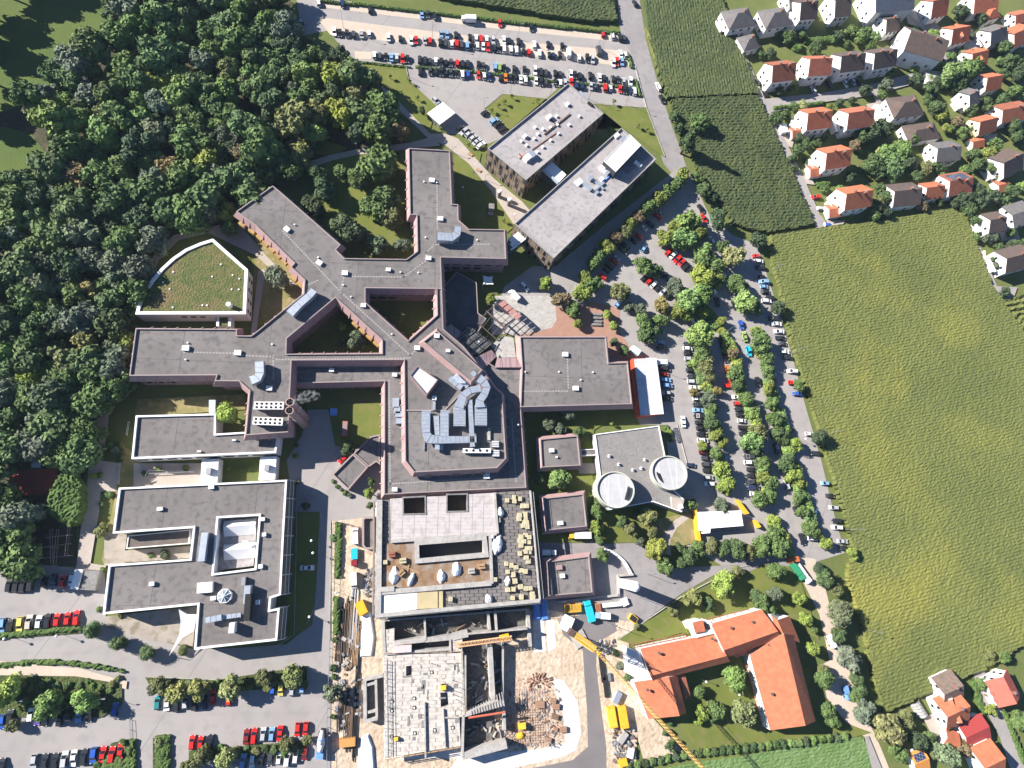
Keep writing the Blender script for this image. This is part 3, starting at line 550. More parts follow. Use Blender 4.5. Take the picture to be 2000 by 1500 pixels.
O1 = office('beige panelled office block with rows of small roof vents and a red-brown pipe run', [(952.5, 289.5), (1110, 162), (1179.5, 221), (1027.5, 351.5)], 13, small + [('cooling_unit', 1029, 311, 3, 2.4, 1.6, 45, WHT), ('cooling_unit', 1038, 305, 2.2, 3, 1.8, 45, ZINC), ('cooling_unit', 1072, 231, 2.2, 1.6, 1.4, 45, WHT), ('cooling_unit', 1140, 188, 5, .9, 1.0, -40, ZINC), ('cooling_unit', 1152, 205, 2.4, .9, 1.0, -40, BLACK), ('cooling_unit', 1108, 205, 1.4, 1.4, 1.0, 45, WHT), ('cooling_unit', 1025, 268, 1.6, 1.2, 1.2, 45, WHT), ('access_bridge', 1088, 243, 16, .5, .5, 45, WOODD), ('pipe_run', 1052, 284, 22, .35, .3, 42, mat('red_brown_pipe', (.2, .09, .07), None)), ('pipe_run', 1021, 308, 4.5, .5, .3, -45, ORGD), ('pipe_run', 1080, 238, 4.5, .3, .3, -45, BLACK)])
O2 = office('beige panelled office block with a white plant room and ducts on its pale roof', [(1004.5, 436.5), (1214, 249), (1282, 310.5), (1081.5, 504.5)], 11.5,
     [('cooling_unit', 1180, 327, 3, 2.2, 1.6, 45, WHT), ('cooling_unit', 1178, 335, 4.4, 1.2, 1.2, -38, WHT), ('cooling_unit', 1190, 336, 5, 1.6, 1.6, 45, ZINC), ('cooling_unit', 1175, 351, 1.5, 1.5, 1, 45, WHT), ('cooling_unit', 1152, 351, 1.6, 1.6, 1.6, 45, ZINC), ('pipe_run', 1163, 357, 9, .9, .7, -43, ZINC), ('cooling_unit', 1146, 366, 4.6, 1.4, 1.2, -43, ZINC), ('cooling_unit', 1130, 357, 3, 2.4, .8, 45, WHT), ('cooling_unit', 1165, 378, 1.6, 1.2, 1, 45, ZINC), ('cooling_unit', 1245, 322, 3.4, 1.2, 1.2, -40, WHT), ('cooling_unit', 1204, 266, 2.6, 1.6, .7, 45, WHT), ('cooling_unit', 1216, 272, 3.2, 1.4, .7, 45, ZINC), ('cooling_unit', 1170, 366, 6, .8, .8, 45, ZINC), ('pipe_run', 1192, 343, 10, .5, .5, 45, BLUEP)])
flat(O2, [(1179.5, 314), (1230, 262), (1252, 283.5), (1203, 335)], 15.2, z0=10.8, wallm=mat('dark_cladding', (.05, .05, .055), None), roofm=mat('white_membrane', (.6, .58, .58), None, rough=.7), trimm=WHT, par=.15, pw=.2, name='plant_room_')
b = MB(); p4 = WP([(1240, 295), (1252, 284), (1270, 303), (1226, 340), (1214, 330)], 11.2); b.poly(p4, 10.95); b.build('plant_deck', CONCD, O2)
br = thing('footbridge', 'white-roofed glazed bridge joining the two beige panelled office blocks', 'bridge', (*W(1080, 340), 0))
b = MB(); b.prism(WP([(1060, 331), (1077, 314.5), (1106, 341), (1091, 357)], 9.4), 3.2, 9.4, 0, 1); b.build('body', [mat('curtain_glass', (.05, .07, .09), None, rough=.15, spec=.7), WHT], br)
b = MB(); b.prism(WP([(1058.5, 330), (1061, 328), (1092, 355), (1089.5, 358.5)], 9.9), 9.0, 9.9); b.build('canopy_edge', mat('pale_blue_metal', (.5, .58, .68), None, rough=.4, metal=.4), br)
br = thing('footbridge', 'glazed link bridge with white roof between the hospital north-east wing and the pale-roofed office block', 'bridge', (*W(1005, 470), 0))
b = MB(); b.prism(WP([(993, 466), (1018, 449), (1030, 463), (996, 494)], 8.0), 3.6, 8.0, 0, 0); b.build('body', mat('curtain_glass', (.05, .07, .09), None), br)
for (p, q, r) in (((996, 471), (1019, 452), .9), ((998, 480), (1025, 457), .8), ((998, 488), (1029, 463), .35)):
    a, c = Vector(W(*p, 8.3)), Vector(W(*q, 8.3)); u = c - a; m_ = (a + c) / 2; b = MB(); b.box(m_.x, m_.y, 8.05, u.length, r * 2, .3, math.atan2(u.y, u.x)); b.build('roof_strip', WHT, br)

# ---- fan-shaped building with the planted roof
fan = thing('green_roof_building', 'quarter-round building with a planted green roof and white rim at the wood edge', 'building', (*W(380, 560), 0))
arc = [(264, 614), (270, 590), (281, 567), (296, 545), (315, 523), (337, 503), (362, 486), (390, 474), (416, 466)]
FANP = arc + [(484, 526), (480, 613.5)]
flat(fan, FANP, 7.2, par=.5, pw=1.1, wallm=WHR, trimm=WHT, roofm=mat('sedum_roof', (.135, .125, .045), (.075, .10, .03), .5, .95, c3=(.2, .13, .07), scale2=.12, f3=.6, bump=.5, bscale=1.5))
windows(fan, ((345, 613.8), (400, 613.6)), 7.2, (3.9, ), 2.6, 1.8, 1.2, DARK); windows(fan, ((480, 613), (484, 530)), 7.2, (3.9, 1.2), 4, 1.5, 1.3, DARK)
x, y = W(446, 594, 9.0); b = MB(); b.tube((x, y, 6.6), (x, y, 9.2), .85, .85, 14); b.build('vent_stack', WHT, fan)
for px, py in ((338, 531), (318, 551), (331, 564), (414, 540), (431, 516), (452, 565), (466, 565), (454, 537), (467, 544), (395, 596), (404, 596), (337, 600)):
    x, y = W(px, py, 7); b = MB(); b.tube((x, y, 6.6), (x, y, 7.0), .4, .3, 7); b.build('roof_light', WHT, fan)
b = MB(); b.prism(WP([(421, 617), (450, 616), (450, 636), (422, 636)], 4), 0, 4, 0, 1); b.build('link_roof', [WHR, MATS['sedum_roof']], fan)
for xx in (423, 446): b = MB(); b.prism(WP([(xx, 614), (xx + 5, 614), (xx + 4.5, 637), (xx - .5, 637)], 4.5), 0, 4.5); b.build('link_wall', WHT, fan)

# ---- white rimmed clinic in the south-west, and the long building north of it
WRIM = dict(trimm=WHT, wallm=WHR, roofm=ROOF, par=.7, pw=.6)
cl = thing('clinic_building', 'sprawling white-rimmed clinic with gravel roof, inner courtyards and a glazed octagonal skylight', 'building', (*W(390, 1100), 0))
flat(cl, [(232, 952.5), (560.5, 937), (554, 1050), (548.5, 1162), (529, 1168.5), (527, 1191), (546, 1187.5), (541, 1251), (379, 1269), (385.5, 1181.5), (200.5, 1200), (212, 1103), (370, 1091.5), (377, 1031), (220, 1042)], 8, holes=[[(426, 1012), (505.5, 1007), (497, 1110), (417, 1120)]], **WRIM)
windows(cl, ((541, 1251), (546, 1187.5)), 8, (4.4,), 3.1, 2.5, 2.6, DARK, lim=4); windows(cl, ((548.5, 1162), (560.5, 940)), 8, (4.4,), 3.1, 2.5, 2.6, DARK, lim=14)
windows(cl, ((541, 1251), (546, 1187.5)), 8, (.8,), 3.1, 2.5, 2.6, DARK, lim=4); windows(cl, ((548.5, 1162), (560.5, 940)), 8, (.8,), 3.1, 2.5, 2.6, DARK, lim=14)
windows(cl, ((380, 1269), (541, 1251)), 8, (4.4,), 4.5, 2.6, 1.6, DARK, lim=7); windows(cl, ((201, 1200), (385, 1181.5)), 8, (4.4,), 4.5, 2.6, 1.6, DARK, lim=7)
g = MB()   # glass lean-to frames on the east front
for (p, q) in (((560.5, 937), (548.5, 1162)), ((546, 1187.5), (541, 1251))):
    a, c = Vector(W(*p, 8)), Vector(W(*q, 8)); u = (c - a); L = u.length; u /= L; nr = Vector((-u.y, u.x)); n = int(L / 6)
    if nr.x < 0: nr = -nr
    e = nr * 1.6
    for i in range(n + 1):
        t = a + u * (L * i / n); g.tube((*t, 7.8), (*(t + e), 4.8), .1, .1, 4); g.tube((*(t + e), 4.8), (*(t + e), 0), .1, .1, 4)
    for k, zz in ((0.5, 6.3), (1, 4.8)): g.tube((*(a + e * k), zz), (*(c + e * k), zz), .1, .1, 4)
g.build('lean_to_frame', WHT, cl)
g = MB()
for (p, q) in (((560.5, 937), (548.5, 1162)), ((546, 1187.5), (541, 1251))):
    a, c = Vector(W(*p, 8)), Vector(W(*q, 8)); u = (c - a).normalized(); nr = Vector((-u.y, u.x)); nr = nr if nr.x > 0 else -nr; e = nr * 1.55
    g.quad((*a, 7.7), (*(a + e), 4.7), (*(c + e), 4.7), (*c, 7.7)); g.quad((*(a + e), 4.7), (*(a + e), 0), (*(c + e), 0), (*(c + e), 4.7))
g.build('lean_to_glass', mat('conservatory_glass', (.05, .055, .05), (.09, .09, .08), .6, .15), cl)
b = MB(); b.poly(WP([(428, 1016), (503, 1011), (495, 1105), (420, 1115)], 4.5), 4.4); b.build('courtyard_roof', ROOFL, cl)
flat(cl, [(250, 1046), (372, 1034), (369, 1062), (246, 1072)], 4.2, par=.3, wallm=WHR, roofm=mat('brown_felt', (.12, .1, .09), (.16, .13, .11), .3, .95), trimm=WHR, name='courtyard_wing_')
for y0 in (1016, 1062):
    b = MB(); A = [W(437, y0 + 2, 4.6) + (4.6,), W(500, y0 - 3, 4.6) + (4.6,), W(499, y0 + 8, 6.6) + (6.6,), W(436, y0 + 13, 6.6) + (6.6,)]; b.quad(*reversed(A))
    b.quad(A[3], A[2], (A[2][0], A[2][1] - 3.2, 4.5), (A[3][0], A[3][1] - 3.2, 4.5), 1); b.build('monitor_roof', [WHR, mat('louvred_glass', (.1, .09, .08), None, rough=.3, vor=(.55, .001, .07, (.7, .7, .7), 0))], cl)
for px, py, a_, c_, z_, m, r in ((401, 1068, 2.0, 9, 2.2, ZINC, 0), (403, 1147, 4.6, 3.2, 1.6, WHR, 4), (418, 1168, 1.5, 1.2, 1, WHT, 4), (298, 1140, 1.5, 1.2, .9, WHT, 4), (314, 994, 1.7, 1.1, .9, WHT, 4), (414, 952, 1.7, 1.1, .9, WHT, 4), (514, 1014, 1.3, 1.2, 1, WHT, 4), (517, 1044, 1.2, 1.2, 1, WHT, 4), (510, 1106, 1.3, 1.3, 1, WHT, 4), (504, 1176, 1.2, 1.4, 1, WHT, 4), (487, 1160, 1.9, 5.5, 2.8, ZINC, 2), (488, 1184, 1.8, 8, 3, BLACK, 2), (458, 1224, 1.6, 3, 3, WHT, 2), (478, 1135, 1.2, 2.6, 1.6, STEEL, 2), (480, 1060, 1.7, 1.3, 1, WHT, 0)):
    rbox(cl, 'roof_unit', px, py, 7.3, a_, c_, z_, r, m)
duct(cl, 'air_duct', [(400, 1212), (432, 1206)], 10, 1.7, 1.4); duct(cl, 'air_duct', [(432, 1206), (470, 1201)], 9.2, 1.3, 1)
x, y = W(439, 1164, 8); oc = MB(); n = 8
oc.tube((x, y, 7.3), (x, y, 8.2), 2.3, 2.3, 8, 0)
o = oc.build('octagonal_skylight', WHT, cl); g = MB(); ring = [(x + 2.2 * math.cos(2 * math.pi * (i + .5) / 8), y + 2.2 * math.sin(2 * math.pi * (i + .5) / 8), 8.22) for i in range(8)]
g.add(ring + [(x, y, 9.3)], [(i, (i + 1) % 8, 8) for i in range(8)]); g.build('pane', mat('skylight_glass', (.14, .2, .26), (.3, .34, .36), 1, .1), o)
g = MB()
for i in range(8): g.tube(ring[i], (x, y, 9.32), .12, .1, 4); g.tube(ring[i], ring[(i + 1) % 8], .14, .14, 4)
g.build('glazing_bar', WHT, o)
# sail over the clinic entrance
sail = thing('shade_sail', 'large white triangular sail over the clinic entrance terrace', 'shade sail', (*W(360, 1220), 0))
b = MB(); P3 = [W(349, 1190, 7) + (7,), W(385, 1200, 6) + (6,), W(378, 1232, 5) + (5,), W(330, 1281, 3.5) + (3.5,)]
P = [P3[0], tuple((Vector(P3[0]) * .55 + Vector(P3[1]) * .45 - Vector((0, .8, .4)))), P3[1], P3[2], tuple(Vector(P3[2]) * .6 + Vector(P3[3]) * .4 + Vector((-.6, .8, 0))), P3[3], tuple(Vector(P3[3]) * .6 + Vector(P3[0]) * .4 + Vector((1.6, .3, -.3))), tuple(Vector(P3[3]) * .25 + Vector(P3[0]) * .75 + Vector((1.2, 0, -.2)))]
b.add(P, [(0, 7, 6, 5, 4, 3, 2, 1)]); b.add([(x, y, z - .03) for x, y, z in P], [tuple(range(8))]); b.build('sail', WHT, sail)
b = MB(); b.tube((*W(330, 1281, 0), 0), P3[3], .12, .1, 6); b.build('post', STEEL, sail)

lb = thing('ward_building', 'long white-rimmed flat building between the pink hospital and the clinic', 'building', (*W(390, 850), 0))
flat(lb, [(265, 811.5), (422, 807.5), (421, 847), (486, 843), (545, 838), (539, 884.5), (256.5, 896.5)], 7.5, **WRIM)
windows(lb, ((257, 897), (539, 885)), 7.5, (3.6,), 4.5, 3, 1.6, DARK, lim=14)
for px, py in ((458, 860), (390, 882)): rbox(lb, 'roof_vent', px, py, 6.9, 1.2, .5, .7, 0, WHT)
for lab, px, tcol in (('covered walkway with white roof joining the ward building to the clinic, west of its twin', [(394, 898), (427, 896), (424, 943), (391, 945)], 0), ('covered walkway with white roof joining the ward building to the clinic, east of its twin', [(508, 893), (540, 891), (537, 936), (505, 938)], 1)):
    t = thing('covered_walkway', lab, 'walkway', (*W(*px[0]), 0), 'white-roofed walkways between ward building and clinic')
    b = MB(); b.prism(WP(px, 5), 0, 5, 0, 1); b.build('body', [WHR, WHT], t)
    cx, cy = sum(p[0] for p in px) / 4, sum(p[1] for p in px) / 4; rbox(t, 'skylight', cx, cy, 5, 1.6, 2.2, 1.2, 0, STEEL)
t = thing('glass_passage', 'narrow glass-roofed passage crossing the strip garden to the ward building', 'passage', (*W(414, 790), 0))
b = MB(); b.prism(WP([(408, 781), (421, 781), (420, 806), (408, 806)], 4), 0, 4); b.build('body', mat('pale_blue_metal', (.5, .58, .68), None), t)
t = thing('pergola', 'grey rooftop strip frame over the courtyard beside the ward building', 'pergola', (*W(300, 925), 0)); b = MB()
for p, q in (((283, 930), (290, 918)), ((290, 918), (380, 922)), ((290, 925), (378, 921))): b.tube((*W(*p, 1.5), 1.5), (*W(*q, 1.5), 1.5), .15, .15, 4)
b.build('frame', STEEL, t)

# ---- lecture hall with two drums
lh = thing('lecture_hall', 'pale concrete lecture hall with two slanted white-topped round drums', 'lecture hall', (*W(1240, 920), 0))
flat(lh, [(1161.5, 848), (1287.5, 831), (1300, 893), (1310, 950), (1336, 975), (1332, 1000.5), (1275, 980), (1250, 985), (1190, 996), (1178, 975)], 5.2, wallm=mat('pale_green_concrete', (.42, .42, .36), (.36, .36, .31), .3, .85), roofm=mat('sandy_roof', (.24, .225, .212), (.205, .19, .182), .3, .95, c3=(.15, .14, .14), scale2=1.2, f3=.5), trimm=WHT, par=.4, pw=.35)
for k, (px, py, rad, hh, sl, az_) in enumerate(((1202.5, 956, 6.7, 8.4, 1.7, 2.7), (1308, 923, 6.5, 8.6, 1.5, 2.4))):
    x, y = W(px, py, hh); n = 40; d = MB(); T, B, I, D = [], [], [], []
    for i in range(n):
        t = 2 * math.pi * i / n; cx, cy = math.cos(t), math.sin(t); dz = sl * math.cos(t - az_) * -1
        T.append((x + cx * rad, y + cy * rad, hh + dz)); B.append((x + cx * rad, y + cy * rad, 0)); I.append((x + cx * (rad - .35), y + cy * (rad - .35), hh + dz)); D.append((x + cx * (rad - .35), y + cy * (rad - .35), hh + dz - .9))
    d.add(T + B + I + D, [(i, n + i, n + (i + 1) % n, (i + 1) % n)[::-1] for i in range(n)] + [(i, (i + 1) % n, 2 * n + (i + 1) % n, 2 * n + i) for i in range(n)] + [(2 * n + i, 2 * n + (i + 1) % n, 3 * n + (i + 1) % n, 3 * n + i) for i in range(n)])
    drum = d.build('drum', MATS['pale_green_concrete'], lh, smooth=False)
    d = MB(); d.add([(p[0], p[1], p[2] + .05) for p in D], [tuple(range(n))]); d.build('drum_roof', mat('white_drum_roof', (.33, .33, .345), (.29, .29, .3), .4, .6, vor=(.25, .02, .02, (.45, .45, .47), .9)), drum)
    d = MB(); q = (.75, -.3) if k == 0 else (-.75, -.35)   # roof step (glazed shed) inside each drum
    a0 = math.atan2(q[1], q[0]); pts = [(x + (rad - .8) * math.cos(a0 + t), y + (rad - .8) * math.sin(a0 + t)) for t in (-.5, -.25, 0.1, .4, .62)]
    zc = hh - sl * math.cos(a0 - az_); d.prism([(p[0] * .8 + x * .2, p[1] * .8 + y * .2) for p in pts], zc - 2, zc + .1); d.build('roof_light', BLACK, drum)
for px, py in ((1191, 890.5), (1209.5, 907), (1237, 918), (1253.5, 914.5), (1260.5, 898)):
    x, y = W(px, py, 5.4); d = MB(); d.tube((x, y, 4.7), (x, y, 5.5), .65, .5, 10); d.tube((x, y, 5.5), (x, y, 5.7), .3, .3, 8, 1); d.build('roof_vent', [WHT, BLACK], lh)
b = MB(); b.prism(WP([(1311, 970), (1337, 975), (1332, 998), (1313, 992)], 5.5), 4.7, 5.3, 0, 1); b.build('roof_terrace', [WHT, PATH], lh)
rbox(lh, 'cooling_unit', 1328, 990, 4.8, 1.4, 1.4, 1.3, 20, WHT)
# ---- container building and site cabins
t = thing('modular_building', 'long container building with white and blue-grey roof halves on an orange base', 'container building', (*W(1265, 755), 0))
b = MB(); b.prism(WP([(1235, 700), (1282, 699), (1296, 808), (1252, 812)], 3.6), 0, 3.4); b.build('body', ORGP, t)
b = MB(); b.prism(WP([(1262, 699), (1282, 699), (1296.5, 808.5), (1272, 810)], 3.8), 3.4, 3.8); b.build('white_roof', WHR, t)
b = MB(); b.prism(WP([(1239, 701), (1261, 700), (1271, 810.5), (1251, 811)], 3.7), 3.4, 3.65); b.build('grey_roof', mat('grey_blue_membrane', (.42, .45, .5), (.6, .6, .62), .25, .5), t)
b = MB(); b.prism(WP([(1232, 703), (1240, 703), (1252, 812), (1246, 815), (1236, 760)], 3.0), 0, 3.0); b.build('annex_roof', ORGP, t)
t = thing('site_cabins', 'white flat-roofed container block inside the yellow hoarding', 'container building', (*W(1410, 1015), 0))
b = MB(); b.prism(WP([(1366, 1000), (1447, 997), (1452, 1027), (1388, 1032), (1387, 1041), (1376, 1042), (1375, 1037), (1369, 1036)], 4.2), 0, 4.2, 0, 1); b.build('body', [WHR, mat('bright_white_roof', (.85, .85, .85), None, rough=.5)], t)
for i in range(5):
    x, y = W(1385 + i * 14, 1034 - i, 1.2); b = MB(); b.box(x, y - .9, 1, 1.2, .12, 1.1); b.build('window', DARK, t)
for i, (pp, lab) in enumerate((([(1356, 995), (1361, 995), (1370, 1060), (1363, 1061)], 'tall yellow site hoarding west of the white cabins'), ([(1439, 976), (1444, 977), (1464, 1003), (1459, 1004)], 'yellow site hoarding north-east of the white cabins'), ([(1474, 1016), (1478, 1016), (1487, 1029), (1482, 1031)], 'short yellow hoarding piece south-east of the white cabins'))):
    t = thing('site_hoarding', lab, 'hoarding', (*W(*pp[0]), 0), 'yellow hoardings round the white cabins'); b = MB(); b.prism(WP(pp, 2.2), 0, 2.2); b.build('panel', YELP, t)
t = thing('carport', 'white flat canopy roof on slim posts at the edge of the forecourt lot', 'carport', (*W(862, 228), 0))
CP = [(834.5, 221), (865, 199), (889, 220.5), (859, 243)]
b = MB(); b.prism(WP(CP, 3.8), 3.4, 3.8, bottom=True); b.build('roof', WHT, t)
for p in ((836.5, 221), (865, 201), (887, 220), (859, 241), (847, 232), (850, 211)):
    x, y = W(*p, 3.5); b = MB(); b.tube((x, y, 0), (x, y, 3.4), .12, .12, 6); b.build('post', STEEL, t)
b = MB(); b.prism(WP([(838, 222), (843, 218), (862, 238), (858, 241)], 3.2), 0, 3.3); b.build('side_wall', STEEL, t)
# ---------------------------------------------------------------- houses of the hamlet
def house(label, p, q, wid, ridge, eave, roofm, kind='gable', wallm=None, chim=1, dorm=0, win=1, ext=0, cat='house', sol=0):
    """p, q: photo points of the two ridge ends at ridge height; wid: house width in metres"""
    wallm = wallm or WHR
    a, c = Vector(W(*p, ridge)), Vector(W(*q, ridge)); m = (a + c) / 2; L = (c - a).length; rot = math.atan2((c - a).y, (c - a).x)
    t = thing({'house': 'detached_house', 'garage': 'garage', 'shed': 'garden_shed', 'apartment block': 'apartment_block'}.get(cat, 'detached_house'), label, cat, (m.x, m.y, 0), {'house': 'houses of the hamlet', 'garage': 'small garages and outbuildings of the hamlet', 'shed': 'garden sheds'}.get(cat), rot)
    if kind == 'hip': L += wid * .9
    hl, hw = L / 2, wid / 2; o = .45; b = MB()
    def bl(mb, name, mm, par=t):
        ob = bpy.data.objects.new(name, mb.mesh(name, mm)); C.objects.link(ob); ob.parent = par; return ob
    if kind == 'hip':
        b.box(0, 0, 0, L, wid, eave); bl(b, 'wall', wallm); b = MB(); r = max(hl - hw, .3)
        E = [(-hl - o, -hw - o, eave), (hl + o, -hw - o, eave), (hl + o, hw + o, eave), (-hl - o, hw + o, eave), (-r, 0, ridge), (r, 0, ridge)]
        b.add(E, [(0, 1, 5, 4), (1, 2, 5), (2, 3, 4, 5), (3, 0, 4), (3, 2, 1, 0)]); rf = bl(b, 'roof', roofm)
    elif kind == 'flat':
        b.box(0, 0, 0, L, wid, eave); bl(b, 'wall', wallm); b = MB(); b.box(0, 0, eave, L + .6, wid + .6, .3); rf = bl(b, 'roof', roofm)
    else:
        V = [(-hl, -hw, 0), (hl, -hw, 0), (hl, hw, 0), (-hl, hw, 0), (-hl, -hw, eave), (hl, -hw, eave), (hl, hw, eave), (-hl, hw, eave), (-hl, 0, ridge - .1), (hl, 0, ridge - .1)]
        b.add(V, [(0, 1, 5, 4), (2, 3, 7, 6), (1, 2, 6, 9, 5), (3, 0, 4, 8, 7)]); bl(b, 'wall', wallm); b = MB(); sl = (ridge - eave) / hw; e2 = eave - sl * o; th = .22
        for s in (-1, 1):
            P = [(-hl - o, 0, ridge), (hl + o, 0, ridge), (hl + o, s * (hw + o), e2), (-hl - o, s * (hw + o), e2)]; Q = [(x, y, z + th) for x, y, z in P]
            fs = [(4, 5, 6, 7), (3, 2, 1, 0), (0, 4, 7, 3), (1, 2, 6, 5), (2, 3, 7, 6)]
            b.add(P + Q, [f if s < 0 else f[::-1] for f in [(7, 6, 5, 4), (0, 1, 2, 3), (3, 7, 4, 0), (5, 6, 2, 1), (6, 7, 3, 2)]])
        rf = bl(b, 'roof', roofm)
    sl = (ridge - eave) / hw if kind != 'flat' else 0
    def rz(y): return ridge - abs(y) * sl if kind != 'flat' else eave + .3
    for k in range(chim):
        b = MB(); x = hl * (-.35 + .7 * k) if chim > 1 else hl * .25; y = .7 if k == 0 else -.7; z = rz(y); b.box(x, y, z - .4, .8, .7, 1.9); b.box(x, y, z + 1.45, 1, .9, .15, 0, 1); bl(b, 'chimney', [ORGD, CONCD], rf)
    for k in range(dorm):
        x = hl * (-.45 + .9 * k / max(1, dorm - 1)) if dorm > 1 else 0
        for s in (-1, 1):
            b = MB(); y = s * hw * .55; z = rz(y); V = [(x - 1, y + s * 1.2, z - .5), (x + 1, y + s * 1.2, z - .5), (x + 1, y + s * 1.2, z + .5), (x - 1, y + s * 1.2, z + .5), (x, y + s * 1.2, z + 1.3), (x, y - s * 1.4, z + 1.3)]
            b.add(V, [(0, 1, 2, 4, 3)], 1); b.add([V[3], V[4], V[5], (x - 1, y - s * .3, z + .4), V[2], (x + 1, y - s * .3, z + .4)], [(0, 1, 2, 3), (1, 4, 5, 2), (3, 2, 1, 0)]); bl(b, 'dormer', [roofm, wallm], rf)
    if sol:
        b = MB(); y0, y1 = (-.3, -hw * .85) if sol < 0 else (.3, hw * .85)
        b.quad((-hl * .8, y0, rz(y0) + .3), (-hl * .8, y1, rz(y1) + .3), (hl * .8, y1, rz(y1) + .3), (hl * .8, y0, rz(y0) + .3)); bl(b, 'solar_panel', mat('solar_panel', (.02, .03, .07), None, rough=.2, vor=(1, 1, .05, (.25, .27, .32), rot)), rf)
    if win:
        for k in range(4 if eave > 4 else 2):      # windows on the gable and long side that the photo sees
            b = MB(); y = (-.5 + (k % 2)) * hw * .9; z = 1.2 + 2.7 * (k // 2); b.box(-hl, y, z, .12, 1.1, 1.25); bl(b, 'window', DARK)
        for k in range(3 if eave > 4 else 1):
            b = MB(); x = (-1 + k) * hl * .6; b.box(x, -hw, 3.8 if eave > 4 else 1.2, 1.2, .12, 1.3); bl(b, 'window', DARK)
        b = MB(); b.box(hl * .3, -hw, 0, 1.1, .14, 2.1); bl(b, 'door', WOODD)
    if ext:
        b = MB(); b.box(-hl - 1.3, 0, 2.7, 2.4, hw * 1.2, .2); b.box(-hl - 2.4, 0, 2.9, .12, hw * 1.2, .9); b.box(-hl - 1.3, 0, 0, 2, hw, 2.7); bl(b, 'balcony', wallm)
    return t
